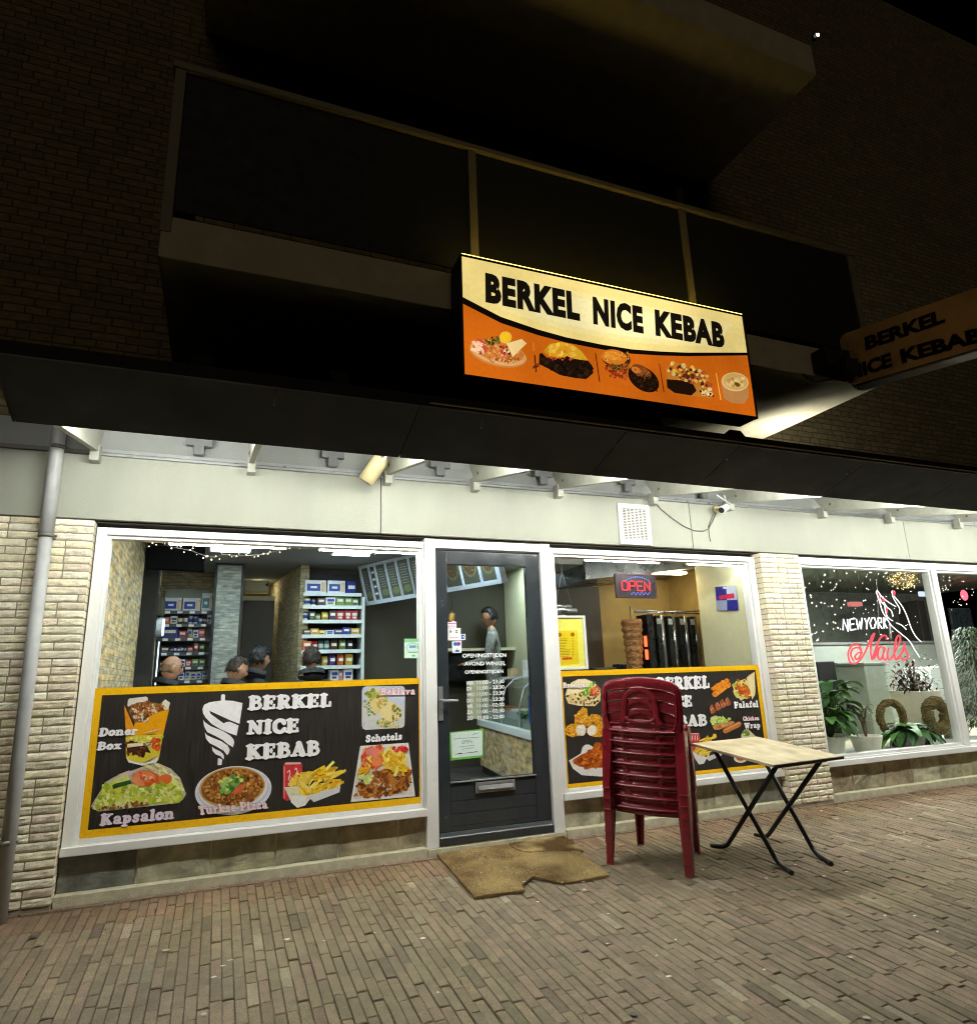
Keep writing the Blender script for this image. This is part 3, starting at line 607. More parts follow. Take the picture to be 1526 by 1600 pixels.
SLAB = {
'B': (.86,[Ls(.25,.06,.25,.94),C_((.25,.93),(.52,.93),(.66,.75),(.52,.54),(.25,.53)),C_((.25,.53),(.58,.52),(.73,.29),(.58,.07),(.25,.07)),T_(.07,.3,.065),T_(.07,.3,.935)]),
'E': (.84,[Ls(.25,.06,.25,.94),T_(.07,.72,.07,.14),T_(.07,.70,.93,.14),T_(.3,.55,.5,.14),Ls(.70,.06,.70,.30,.12),Ls(.68,.72,.68,.94,.12),Ls(.54,.38,.54,.62,.10)]),
'R': (.90,[Ls(.25,.06,.25,.94),C_((.25,.93),(.55,.93),(.69,.74),(.55,.51),(.25,.50)),Ls(.48,.5,.70,.10,.22),T_(.07,.43,.065),T_(.07,.3,.935),T_(.65,.84,.07)]),
'K': (.94,[Ls(.25,.06,.25,.94),Ls(.32,.45,.72,.90,.16),Ls(.42,.58,.74,.10,.22),T_(.07,.43,.065),T_(.07,.43,.935),T_(.58,.86,.935),T_(.62,.88,.065)]),
'L': (.78,[Ls(.25,.06,.25,.94),T_(.07,.68,.07,.14),T_(.07,.43,.935),Ls(.67,.06,.67,.36,.13)]),
'N': (.98,[Ls(.22,.06,.22,.94,.16),Ls(.24,.9,.74,.1,.24),Ls(.77,.06,.77,.94,.16),T_(.06,.38,.065),T_(.06,.3,.935),T_(.62,.92,.935)]),
'I': (.50,[Ls(.25,.06,.25,.94),T_(.07,.43,.065),T_(.07,.43,.935)]),
'C': (.84,[C_((.72,.72),(.62,.9),(.40,.93),(.20,.75),(.17,.5),(.22,.22),(.42,.07),(.62,.10),(.76,.28),w=.22),Ls(.72,.62,.72,.94,.11)]),
'A': (.92,[Ls(.44,.92,.18,.08,.15),Ls(.46,.92,.72,.08,.26),T_(.26,.6,.33,.11),T_(.04,.34,.065),T_(.56,.88,.065)]),
'D': (.90,[Ls(.25,.06,.25,.94),C_((.25,.93),(.55,.92),(.74,.7),(.76,.5),(.74,.3),(.55,.08),(.25,.07),w=.2),T_(.07,.3,.065),T_(.07,.3,.935)]),
'S': (.72,[C_((.60,.76),(.48,.92),(.30,.92),(.18,.76),(.28,.58),(.48,.46),(.57,.28),(.46,.09),(.26,.08),(.13,.26),w=.2)]),
'T': (.80,[Ls(.4,.06,.4,.94),T_(.08,.72,.93,.14),Ls(.1,.68,.1,.94,.11),Ls(.7,.68,.7,.94,.11),T_(.22,.58,.065)]),
'P': (.80,[Ls(.25,.06,.25,.94),C_((.25,.93),(.55,.93),(.67,.72),(.55,.46),(.25,.45)),T_(.07,.43,.065),T_(.07,.3,.935)]),
'F': (.78,[Ls(.25,.06,.25,.94),T_(.07,.70,.93,.14),T_(.3,.55,.5,.14),Ls(.68,.70,.68,.94,.12),Ls(.54,.38,.54,.62,.10),T_(.07,.45,.065)]),
'W': (1.2,[Ls(.2,.92,.38,.1,.23),Ls(.38,.1,.56,.85,.14),Ls(.58,.92,.76,.1,.23),Ls(.78,.1,.98,.9,.14),T_(.04,.36,.935),T_(.44,.7,.935),T_(.84,1.1,.935)]),
'o': (.70,[ring(.35,.35,.22,.27,.22)]),
'n': (.82,[Ls(.22,.05,.22,.62,.2),C_((.24,.45),(.38,.62),(.55,.58),(.6,.4),w=.18),Ls(.6,.42,.6,.06,.2),T_(.06,.38,.06),T_(.06,.25,.64),T_(.46,.76,.06)]),
'e': (.68,[C_((.17,.37),(.53,.39),(.50,.58),(.34,.64),(.19,.52),(.16,.33),(.24,.12),(.40,.06),(.56,.16),w=.17)]),
'r': (.62,[Ls(.22,.05,.22,.62,.2),C_((.24,.4),(.34,.58),(.52,.58),w=.2),T_(.06,.40,.06),T_(.06,.25,.64)]),
'x': (.72,[Ls(.18,.6,.54,.08,.2),Ls(.54,.6,.18,.08,.14),T_(.05,.34,.63,.11),T_(.42,.66,.63,.11),T_(.05,.3,.06,.11),T_(.42,.7,.06,.11)]),
'a': (.74,[C_((.17,.52),(.28,.64),(.46,.6),(.50,.4),w=.17),Ls(.50,.45,.50,.08,.2),ring(.31,.2,.15,.13,.15),T_(.5,.70,.06)]),
'p': (.76,[Ls(.22,-.22,.22,.62,.2),ring(.40,.34,.18,.25,.2),T_(.05,.42,-.24),T_(.05,.25,.64)]),
's': (.60,[C_((.47,.52),(.36,.64),(.22,.62),(.16,.50),(.28,.38),(.44,.27),(.42,.11),(.26,.05),(.12,.17),w=.17)]),
'l': (.46,[Ls(.23,.05,.23,.96,.21),T_(.05,.41,.06),T_(.05,.25,.95)]),
'i': (.46,[Ls(.23,.05,.23,.62,.21),T_(.05,.41,.06),T_(.05,.25,.64),(.22,[(.23,.86),(.231,.87)])]),
'u': (.82,[Ls(.2,.62,.2,.25,.2),C_((.2,.3),(.26,.10),(.42,.07),(.56,.22),w=.18),Ls(.58,.62,.58,.06,.2),T_(.04,.25,.64),T_(.44,.6,.64),T_(.58,.76,.06)]),
'k': (.80,[Ls(.22,.05,.22,.96,.21),Ls(.28,.3,.54,.58,.14),Ls(.36,.38,.62,.08,.19),T_(.05,.38,.06),T_(.05,.25,.95),T_(.44,.7,.63,.11),T_(.5,.76,.06)]),
'z': (.66,[T_(.12,.54,.61,.15),Ls(.5,.58,.16,.1,.16),T_(.12,.56,.08,.15),Ls(.12,.46,.12,.62,.1),Ls(.55,.06,.55,.22,.1)]),
'c': (.64,[C_((.52,.48),(.42,.63),(.26,.60),(.17,.36),(.26,.1),(.42,.07),(.54,.18),w=.19)]),
'h': (.82,[Ls(.22,.05,.22,.96,.21),C_((.24,.45),(.38,.62),(.55,.58),(.6,.4),w=.18),Ls(.6,.42,.6,.06,.2),T_(.06,.38,.06),T_(.05,.25,.95),T_(.46,.76,.06)]),
't': (.54,[C_((.25,.88),(.25,.4),(.27,.14),(.36,.06),(.48,.12),w=.19),T_(.06,.46,.62,.13)]),
'v': (.70,[Ls(.18,.6,.35,.1,.2),Ls(.37,.1,.54,.58,.14),T_(.04,.32,.63,.11),T_(.42,.66,.63,.11)]),
'f': (.56,[C_((.48,.84),(.38,.94),(.27,.85),(.25,.6),(.25,.08),w=.19),T_(.06,.46,.62,.13),T_(.08,.44,.06)]),
'd': (.78,[Ls(.54,.05,.54,.96,.2),ring(.34,.34,.18,.25,.2),T_(.36,.55,.95),T_(.54,.74,.06)]),
'j': (.44,[C_((.24,.62),(.24,.1),(.20,-.14),(.06,-.2),w=.19),T_(.06,.26,.64),(.22,[(.24,.86),(.241,.87)])]),
' ': (.42,[]),
}
def slab(P, t, LB, RB, LT, col, shear=0, wk=1.38):
    if sum(col) < 2.6: _slab(P, t, LB, RB, LT, S(90,40,36), shear, wk+.28)
    _slab(P, t, LB, RB, LT, col, shear, wk)
def _slab(P, t, LB, RB, LT, col, shear=0, wk=1.0):
    tot = sum(SLAB[c][0] for c in t); a, u, v = P.pt(LB), P.pt(RB), P.pt(LT); u = u-a; v = v-a
    asp = u.length/tot/v.length     # width of a glyph unit compared with its height
    x = 0; P.b.col = col; base = P.l; gi = 0
    def put(pts): P.l += 1; P.b.add([a+u*((q[0]+shear*q[1]*.6)/tot)+v*q[1]+P.n*(P.l*P.step) for q in pts], [tuple(range(len(pts)))])
    for c in t:
        wd, st = SLAB[c]; P.l = base + .5*(gi % 2); gi += 1
        for w_, pts in st:
            h = w_*wk/2; pts = [(x+p, q) for p, q in pts]
            for (x0,y0),(x1,y1) in zip(pts, pts[1:]):
                l = math.hypot(x1-x0, y1-y0) or 1; nx, ny = -(y1-y0)/l*h, (x1-x0)/l*h
                put([(x0+nx,y0+ny),(x0-nx,y0-ny),(x1-nx,y1-ny),(x1+nx,y1+ny)])
            k = 8 if len(pts) > 2 else 10
            for i, (q, z) in enumerate(pts):
                if len(pts) > 2 and i % 2 and i < len(pts)-1: continue
                hh = h if len(pts) > 2 else h*.98
                put([(q+hh*math.cos(2*math.pi*j/k), z+hh*math.sin(2*math.pi*j/k)) for j in range(k)])
        x += wd
    P.l = base + 70

def word(po, crop, t, *a, **k):
    P = Prt(lambda x, y: onY(x, y, YP-.008), (0,-1,0), 1.2e-5); P.crop(*crop); slab(P, t, *a, **k); P.done('lettering', M['print'], po)
WHT = S(250,248,250)
# ------------------------------------------------------------------ lit sign box
YS = -1.70
SG = empty('lit_sign', (0,0,0), 0, 'lit cream and orange sign box reading BERKEL NICE KEBAB on the balcony front', 'sign')
c4 = [onY(722,402,YS), onY(1158.5,495,YS), onY(1176,645,YS), onY(727,583,YS)]
sx0, sx1, sz0, sz1 = 1.204, 3.325, 2.885, 3.652
b = MB(); b.box(sx0-.012, sx1+.012, YS+.006, YS+.17, sz0-.012, sz1+.012); obj('sign_box', b, M['dark'], SG, .006)
b = MB(); frame_bars(b, sx0-.014, sx1+.014, sz0-.014, sz1+.014, .012, .012, .014, .006, YS-.006, YS+.02); obj('sign_rim', b, M['steel_black'], SG, .002)
for X in (sx0+.25, sx1-.25):
    b = MB(); b.box(X-.03, X+.03, YS+.16, -1.503, 3.44, 3.60); obj('mount', b, M['dark'], SG)
P = Prt(lambda x, y: onY(x, y, YS), (0,-1,0)); P.crop(680, 380, 2.9346)
CR, CR2, ORG = S(250,224,138), S(255,240,176), S(206,100,18)
def bez(x, z): return Vector((sx0+(sx1-sx0)*x, YS, sz0+(sz1-sz0)*z))
# panels: orange foot, cream head made of strips that get warmer toward the rim
cl = [onY(680+x/2.9346, 380+y/2.9346, YS) for x, y in ((130,247),(300,337),(470,395),(600,431),(760,464),(900,486),(1030,496),(1150,501),(1290,501),(1418,499))]
cl = [Vector((sx0, YS, cl[0].z+.0))]+cl[1:-1]+[Vector((sx1, YS, cl[-1].z))]
P.raw([bez(0,0), bez(1,0), bez(1,.7), bez(0,.98)], ORG)
P.raw(cl[::1]+[bez(1,1), bez(0,1)], CR)
P.raw([p+Vector((0,0,.05)) for p in cl[1:-1]]+[bez(.955,.90), bez(.07,.90)], S(252,232,156))
P.raw([p+Vector((0,0,.09)) for p in cl[2:-2]]+[bez(.90,.84), bez(.14,.84)], CR2)
P.raw(cl+[p-Vector((0,0,.044-.022*i/9)) for i, p in reversed(list(enumerate(cl)))], S(16,10,6))
text_on(P, 'BERKEL', (230,270), (664,357), (228,126), S(22,18,10), .062, 0, 1.13)
text_on(P, 'NICE', (724,370), (955,415), (720,236), S(22,18,10), .062, 0, 1.13)
text_on(P, 'KEBAB', (1010,423), (1328,482), (1004,295), S(22,18,10), .062, 0, 1.13)
b = MB(); b.box(sx0, sx1, YS-.004, YS+.070, sz1+.0145, sz1+.019); obj('added_glow_strip', b, emit('edge_glow', (1,.70,.14), 1.9), SG)  # strip added for the sign's top glare, deepened to light the upper balcony
P.crop(720, 500, 6.358)
P.ell(370,340,290,120,S(196,128,60),.22); P.ell(370,325,285,115,S(222,160,98),.24); P.ell(370,310,260,95,S(200,120,50),.22)
P.scatter([(120,230),(210,190),(250,300),(190,330),(120,300)],[S(190,70,50),S(232,190,150)],26,16,1,3,.6); P.scatter([(210,200),(380,160),(400,220),(260,260)],[S(60,58,20),S(110,92,36),S(150,110,30)],40,14,2)
P.scatter([(250,260),(380,250),(640,340),(600,390),(330,400),(230,330)],[S(220,150,90),S(180,96,40),S(206,120,60)],60,15,3)
P.scatter([(150,300),(300,390),(600,390),(640,350),(560,420),(300,420)],[S(170,96,40),S(226,170,110),S(140,70,30)],60,8,203,2.2); P.ell(440,175,62,60,S(236,180,60)); P.ell(440,175,48,46,S(240,190,30)); P.poly([(450,235),(600,190),(650,235),(510,370)],S(240,208,140)); P.scatter([(385,260),(450,250),(490,340),(400,350)],[S(80,40,20),S(200,60,40),S(220,190,150)],24,14,4)
P.poly([(712,225),(718,225),(722,310),(716,310)],S(240,160,60)); P.poly([(722,350),(734,350),(748,520),(738,520)],S(40,16,10)); P.scatter([(705,420),(770,420),(770,480),(710,480)],[S(50,20,14),S(120,50,14)],14,9,5)
P.poly([(820,310),(880,240),(1000,222),(1110,250),(1190,310),(1260,400),(1000,400)],S(226,168,40)); P.scatter([(840,300),(900,250),(1050,240),(1150,300),(1150,370),(870,350)],[S(240,190,70),S(220,150,30)],40,24,6)
P.poly([(775,340),(800,330),(850,380),(1000,385),(1050,360),(1100,385),(1260,410),(1300,460),(1310,530),(1240,590),(1130,580),(980,550),(870,490),(770,440)],S(30,18,10)); P.scatter([(780,380),(1000,390),(1280,430),(1300,540),(1150,580),(900,500)],[S(22,14,8),S(48,28,14)],60,22,7)
P.scatter([(860,370),(1240,390),(1240,410),(900,400)],[S(200,80,40)],16,11,8)
P.poly([(1325,330),(1334,330),(1376,618),(1366,618)],S(60,16,10))
P.crop(930, 530, 6.104)
P.ell(190,190,140,85,S(60,34,16),.2); P.ell(170,175,125,72,S(204,118,30),.16); P.ell(150,160,80,44,S(226,140,40),.1); P.scatter([(80,250),(330,250),(290,400),(140,360)],[S(150,50,20),S(200,90,30),S(120,44,18)],50,18,11)
P.scatter([(100,240),(330,250),(310,290),(120,290)],[S(60,34,16),S(120,70,30),S(90,110,40)],40,9,204,1.8); P.scatter([(70,130),(300,130),(310,200),(80,210)],[S(226,150,60),S(190,104,26),S(240,180,90)],70,6,205); P.ell(450,385,165,105,S(28,16,8),.62); P.ell(430,315,105,55,S(120,62,24),.55); P.ell(380,300,50,28,S(200,110,40),.4)
P.scatter([(320,350),(440,330),(580,400),(590,500),(450,500)],[S(40,22,10),S(60,34,16),S(26,14,8)],90,9,206,1.5); P.scatter([(350,290),(460,290),(520,340),(400,350)],[S(140,74,28),S(170,96,40),S(110,56,22)],50,7,207); P.poly([(594,240),(601,240),(646,512),(636,512)],S(110,30,16))
P.poly([(660,290),(720,225),(840,250),(900,270),(1010,300),(1060,370),(1090,470),(1115,530),(1090,570),(900,545),(740,520),(670,470)],S(196,120,40))
P.scatter([(660,290),(720,235),(1000,300),(1060,370),(1090,470),(940,460),(760,370)],[S(226,196,110),S(180,80,40),S(90,40,20),S(230,170,60)],90,20,12)
P.poly([(665,390),(800,400),(920,440),(950,500),(900,545),(740,520),(670,470)],S(34,18,10)); P.scatter([(980,500),(1100,480),(1110,550),(990,545)],[S(240,210,150),S(80,24,14)],14,18,13)
P.poly([(1132,330),(1140,330),(1186,590),(1176,590)],S(250,180,80))
P.poly([(1185,430),(1440,440),(1445,560),(1400,625),(1280,615),(1210,570)],S(186,128,72)); P.ell(1315,415,130,90,S(222,186,120),.12); P.ell(1318,412,116,78,S(206,166,92),.12); P.scatter([(1220,380),(1400,380),(1400,460),(1240,460)],[S(226,190,120),S(190,146,76)],40,14,14); P.ell(1335,440,30,18,S(110,70,30),.5)
P.done('sign_face', M['sign_lit'], SG)

# ------------------------------------------------------------------ unlit blade sign
BS = empty('blade_sign', (0,0,0), 0, 'unlit rounded blade sign with dark letters BERKEL NICE KEBAB jutting out from the balcony corner', 'sign')
u = Vector((.405,-.914,0)).normalized(); n = Vector((u.y, -u.x, 0)); O = Vector((4.42,-1.60,0))
if n.dot(CAM-O) < 0: n = -n
def bp(px, py): return onP(px, py, O, n)
q = [bp(1310,524), bp(1318,606)]; zt, zb = q[0].z, q[1].z
W_ = 1.42
def rrect(L_, z0, z1, rad, k=6):
    P_ = []
    for cx, cz, a0 in ((rad,z0+rad,180),(L_-rad,z0+rad,270),(L_-rad,z1-rad,0),(rad,z1-rad,90)):
        for i in range(k+1): a = R(a0+90*i/k); P_.append((cx+rad*math.cos(a), cz+rad*math.sin(a)))
    return P_
s0 = (q[0]-O).dot(u)
b = MB(); rr = rrect(W_, zb, zt, .06); b.prism([O+u*(s0+x)+Vector((0,0,z))-n*.16 for x, z in rr], (0,0,0), n*.155); obj('sign_box', b, M['dark'], BS, .004)
b = MB(); rr = rrect(W_, zb, zt, .06); b.add([O+u*(s0+x)+Vector((0,0,z))-n*.002 for x, z in rr], [tuple(range(len(rr)))]); obj('sign_face', b, mat('unlit_face', S(206,166,108), .45, .2, 5), BS)
b = MB(); b.prism([O+u*(s0+.06)+Vector((0,0,zb-.012))-n*.15, O+u*(s0+W_-.06)+Vector((0,0,zb-.012))-n*.15, O+u*(s0+W_-.06)+Vector((0,0,zb-.001))-n*.15, O+u*(s0+.06)+Vector((0,0,zb-.001))-n*.15], (0,0,0), n*.13); obj('bottom_rail', b, M['alu'], BS)
for a_ in (('BERKEL', (655,515), (1036,380), (645,448)),('NICE', (572,662), (783,592), (562,592)),('KEBAB', (828,578), (1222,470), (815,508))):
    P = Prt(bp, n, 1e-4); P.crop(1140, 380, 3.078); text_on(P, *a_, S(16,12,8), .05); P.done('lettering', M['print'], BS)
e = O+u*s0
b = MB(); b.box(4.18, 4.44, -1.64, -1.506, 3.43, 3.60); b.box(4.30,4.44,-1.70,-1.55,3.37,3.50); b.tube([(4.36,-1.62,3.52), O+u*(s0+.03)+Vector((0,0,(zt+zb)/2))-n*.08], .035, 8); obj('mount_arm', b, M['dark'], BS, .006)
b = MB(); b.tube([(4.05,-1.51,3.40),(4.07,-1.53,3.36),(4.14,-1.54,3.335),(4.30,-1.60,3.36)], .008, 6); obj('cable', b, M['dark'], BS)

# ------------------------------------------------------------------ POSTERS on the windows
YP = .028
LET, LET2 = [S(206,214,70),S(226,232,130),S(170,190,50),S(236,236,170)], [S(90,140,40),S(140,180,60),S(60,110,40)]
MEAT = [S(126,72,30),S(164,98,40),S(96,54,26),S(190,124,56)]
FRY = [S(240,200,40),S(246,212,80),S(226,170,30),S(250,226,120)]
TOM = [S(226,104,48),S(238,140,90),S(204,70,40)]
def poster(x0, x1, z0, z1, bw, label):
    o = empty('poster', (0,0,0), 0, label, 'poster')
    b = MB(); b.box(x0+bw, x1-bw, YP+.001, YP+.016, z0+bw, z1-bw); obj('panel', b, M['panelwood'], o)
    b = MB(); b.col = S(244,188,22); frame_bars(b, x0, x1, z0, z1, bw, bw, bw, bw, YP-.002, YP+.017); obj('yellow_border', b, M['print'], o)
    return o
def pic(): return Prt(lambda x, y: onY(x, y, YP), (0,-1,0), 1.2e-5)
PO = poster(-.712, 1.457, .348, 1.226, .044, 'large black poster with yellow border, doner logo and kapsalon, pizza and fries pictures')
P = pic(); P.crop(380,1040,5.0867)
word(PO, (380,1040,5.0867), 'BERKEL',(34,352),(702,326),(42,246),WHT)
word(PO, (380,1040,5.0867), 'NICE',(26,548),(446,528),(32,440),WHT)
word(PO, (380,1040,5.0867), 'KEBAB',(16,748),(610,708),(22,634),WHT)
word(PO, (380,1040,5.0867), 'Beklava',(1086,236),(1364,230),(1090,182),S(250,214,220),.1)
word(PO, (380,1040,5.0867), 'Schotels',(970,610),(1262,588),(972,556),WHT)
P.crop(120,1060,5.45)
word(PO, (120,1060,5.45), 'Doner',(182,494),(512,478),(190,428),WHT,.1)
word(PO, (120,1060,5.45), 'Box',(168,612),(374,602),(176,546),WHT,.1)
word(PO, (120,1060,5.45), 'Kapsalon',(192,1254),(826,1194),(206,1160),S(238,224,240))
word(PO, (120,1060,5.45), 'Turkse Pizza',(1040,1162),(1628,1106),(1032,1090),S(250,220,224))
P = pic(); P.crop(120,1060,5.45)   # doner box
P.poly([(430,235),(436,185),(450,172),(590,155),(605,168),(600,212),(450,250)],S(226,222,210)); P.poly([(700,230),(752,180),(795,208),(780,262),(720,290)],S(226,220,200))
P.poly([(440,240),(520,205),(600,200),(680,210),(765,250),(700,300),(620,370),(500,385),(450,300)],S(150,100,56)); P.scatter([(445,245),(520,208),(600,202),(680,212),(760,250),(700,300),(620,360),(510,380),(460,300)],MEAT+[S(226,206,180)],150,11,21,2)
P.poly([(405,228),(450,330),(490,425),(430,485),(415,430)],S(232,150,20)); P.poly([(495,378),(600,375),(620,322),(690,290),(788,258),(735,482),(650,472),(560,487),(435,482),(480,440)],S(238,164,14))
P.poly([(416,482),(560,487),(736,472),(702,670),(690,702),(560,736),(440,702),(418,660)],S(224,206,66)); P.scatter([(425,500),(730,490),(715,560),(420,560)],[S(236,222,90),S(200,200,50),S(240,232,140)],50,16,22)
P.scatter([(424,545),(560,560),(610,600),(560,650),(430,640)],[S(74,36,24),S(110,58,34),S(50,26,18)],60,16,23,1.8); P.scatter([(640,520),(700,510),(718,560),(695,610),(640,600)],[S(206,70,34),S(226,96,40)],24,17,24)
P.poly([(430,560),(560,545),(640,552),(640,580),(560,574),(430,590)],S(240,226,190)); P.poly([(416,664),(440,716),(560,744),(680,716),(698,660),(690,692),(560,724),(444,697)],S(240,238,232))
text_on(P,'BOX',(568,586),(640,572),(566,548),S(60,34,20),.03); text_on(P,'DONERBOX',(572,474),(722,436),(570,458),S(250,226,170),.02)
P.done('doner_box_picture', M['print'], PO)
P = pic(); P.crop(120,1060,5.45)   # kapsalon
P.poly([(118,1092),(250,882),(320,840),(600,740),(690,722),(800,770),(880,850),(930,985),(905,1030),(868,1062),(182,1138)],S(196,190,170))
P.poly([(180,1136),(870,1064),(832,1112),(800,1130),(240,1164)],S(40,34,32))
P.poly([(150,1080),(270,900),(420,920),(600,930),(880,890),(910,1000),(850,1060),(500,1080),(200,1120)],S(196,206,64)); P.scatter([(140,1080),(260,890),(420,910),(600,920),(880,880),(910,1000),(850,1055),(500,1075),(200,1115)],LET,230,19,31,1.7)
P.scatter([(150,1110),(430,1060),(600,1030),(600,1080),(200,1128)],[S(150,96,50),S(110,66,36),S(230,210,160)],40,14,32)
P.poly([(340,826),(440,786),(516,792),(440,834)],S(222,190,196)); P.poly([(310,862),(430,812),(452,862),(330,905)],S(214,220,130)); P.poly([(302,910),(330,896),(456,866),(466,896),(310,942)],S(50,86,30))
P.scatter([(580,752),(690,726),(880,850),(870,925),(740,850),(620,790)],[S(246,236,190),S(236,220,150)],46,9,33,5,.6)
P.ell(590,850,112,66,S(222,92,40),.1); P.ell(580,838,92,48,S(236,134,80),.1); P.scatter([(520,800),(640,800),(650,870),(520,870)],[S(246,190,150),S(214,80,40)],14,14,34); P.ell(750,862,62,44,S(228,116,50),-.3); P.ell(520,880,62,30,S(240,150,100),.5)
P.scatter([(620,900),(880,890),(860,1030),(640,1000)],LET,40,16,35,2); P.done('kapsalon_picture', M['print'], PO)
P = pic(); P.crop(120,1060,5.45)   # doner skewer logo
for q in ([(1228,142),(1245,134),(1262,142),(1262,200),(1226,200)],
    [(1070,262),(1084,226),(1130,204),(1240,188),(1330,192),(1412,211),(1385,388),(1300,355),(1220,318),(1128,276),(1140,304),(1200,348),(1250,384),(1276,372),(1302,370),(1378,402),(1360,488),(1300,468),(1220,432),(1150,390),(1096,334),(1074,296)],
    [(1076,354),(1092,376),(1140,408),(1250,452),(1306,488),(1334,520),(1340,548),(1330,588),(1284,560),(1240,524),(1180,492),(1110,458),(1084,410)],
    [(1090,462),(1110,486),(1160,508),(1230,536),(1284,572),(1302,606),(1296,634),(1280,656),(1250,618),(1190,582),(1130,552),(1100,514)],
    [(1150,584),(1176,602),(1220,622),(1246,646),(1254,668),(1250,692),(1222,664),(1180,646),(1156,618)],
    [(1202,680),(1220,684),(1238,694),(1232,740),(1198,740)]): P.poly(q, WHT)
P.done('doner_skewer_logo', M['print'], PO)
P = pic(); P.crop(120,1060,5.45)   # turkish pizza
P.ell(1332,956,328,206,S(226,226,240),-.12,40); P.ell(1332,950,306,188,S(204,204,224),-.12,40); P.ell(1330,940,296,178,S(232,228,234),-.12,40); P.ell(1322,928,282,170,S(206,166,96),-.12,40); P.ell(1322,924,266,156,S(146,92,44),-.12,36,.02,2)
P.scatter([(1070,930),(1150,830),(1300,775),(1450,780),(1560,850),(1580,940),(1500,1040),(1300,1080),(1140,1040)],MEAT+[S(220,170,90),S(200,140,60)],330,12,41,1.4)
P.ell(1370,945,62,34,S(216,104,70),-.5); P.poly([(1200,884),(1260,876),(1320,820),(1432,838),(1404,892),(1320,920),(1292,985),(1244,985),(1226,916)],S(80,130,50)); P.scatter([(1210,880),(1320,830),(1420,840),(1390,890),(1290,970),(1240,970)],[S(120,170,80),S(70,120,46),S(220,216,110),S(170,200,120)],40,17,42,1.6)
P.done('pizza_picture', M['print'], PO)
P = pic(); P.crop(380,1040,5.0867)  # can and fries
P.poly([(320,792),(336,770),(455,768),(468,792),(466,985),(452,1010),(350,1078),(315,1060)],S(206,54,56)); P.poly([(336,772),(455,770),(462,784),(328,788)],S(216,190,190)); P.poly([(318,800),(334,800),(332,1060),(318,1055)],S(232,120,118))
for a in ([(408,830),(420,812),(430,840),(410,880),(396,905),(410,930),(424,905),(416,890),(396,925),(385,960)],[(350,850),(366,830),(372,860),(360,900),(376,930),(384,905),(372,880)]):
    for (x0,y0),(x1,y1) in zip(a, a[1:]): P.poly([(x0-4,y0),(x0+5,y0+2),(x1+5,y1+2),(x1-4,y1)],S(246,214,214))
P.poly([(325,965),(400,1000),(470,1030),(520,1028),(772,955),(764,1008),(560,1088),(532,1060),(492,1112),(430,1132),(382,1090)],S(228,226,222)); P.scatter([(400,890),(500,850),(580,830),(670,780),(700,800),(790,860),(806,940),(760,970),(520,1026),(430,1036)],FRY,95,15,51,4.5,-.5)
P.scatter([(410,880),(470,880),(520,1020),(430,1030)],FRY,16,13,52,5,1.2); P.poly([(330,968),(440,960),(450,1030),(372,1020)],S(236,228,190)); P.poly([(520,1036),(772,962),(762,1008),(560,1086)],S(218,218,222)); P.poly([(372,1032),(510,1034),(490,1112),(430,1132),(382,1090)],S(238,238,232)); P.done('fries_picture', M['print'], PO)
P = pic(); P.crop(380,1040,5.0867)  # baklava
P.poly([(943,200),(952,176),(975,166),(1260,162),(1278,172),(1286,192),(1282,468),(1274,488),(1254,496),(972,512),(950,502),(942,478)],S(196,202,222)); P.poly([(943,330),(1080,240),(1282,330),(1282,468),(1254,496),(972,512),(942,478)],S(208,208,206))
P.poly([(972,230),(1000,186),(1066,184),(1152,262),(1150,300),(1070,388),(1040,380),(1000,300)],S(226,204,140)); P.poly([(1088,352),(1164,288),(1200,296),(1262,372),(1250,410),(1180,474),(1100,440)],S(232,212,150))
P.scatter([(972,240),(1000,186),(1060,186),(1090,240),(1010,280)],[S(130,140,60),S(180,180,90)],40,11,61,1.5); P.scatter([(1040,280),(1130,250),(1150,300),(1080,350)],[S(214,150,80),S(170,170,90)],24,11,62); P.scatter([(1080,420),(1200,460),(1240,490),(1080,490),(1060,450)],[S(120,130,50),S(190,190,110),S(226,200,140)],60,11,63); P.scatter([(950,260),(1010,300),(1050,390),(1000,400),(960,340)],[S(120,134,70),S(160,170,100)],30,9,64); P.scatter([(1190,300),(1262,372),(1250,410),(1180,474)],[S(110,116,50),S(150,140,60)],30,10,65)
P.done('baklava_picture', M['print'], PO)
P = pic(); P.crop(380,1040,5.0867)  # mixed plate
P.poly([(930,640),(1312,614),(1366,1040),(854,1086)],S(234,230,228)); P.poly([(948,660),(1296,634),(1346,1020),(874,1064)],S(220,212,206))
P.scatter([(880,960),(960,900),(1050,850),(1320,830),(1335,900),(1300,980),(1180,1030),(1020,1050),(890,1030)],MEAT+[S(150,80,26),S(206,130,50)],260,14,71,2.0); P.scatter([(940,720),(1000,650),(1090,650),(1116,760),(1080,820),(950,800)],TOM+[S(240,170,140)],50,24,72); P.ell(1055,760,58,52,S(230,96,50)); P.ell(1055,760,44,40,S(240,140,84)); P.ell(1030,690,58,36,S(226,130,120))
P.scatter([(1110,660),(1270,670),(1325,830),(1200,850),(1110,800)],FRY,70,11,73,5); P.scatter([(915,770),(1000,740),(1010,850),(920,860)],FRY+TOM,22,11,74,4); P.scatter([(915,880),(1030,860),(1010,930),(940,940)],[S(200,214,120),S(226,230,170)],26,15,75,1.6); P.scatter([(1180,655),(1290,640),(1300,680),(1200,685)],[S(206,40,50),S(230,70,70)],20,15,76); P.done('mixed_plate_picture', M['print'], PO)

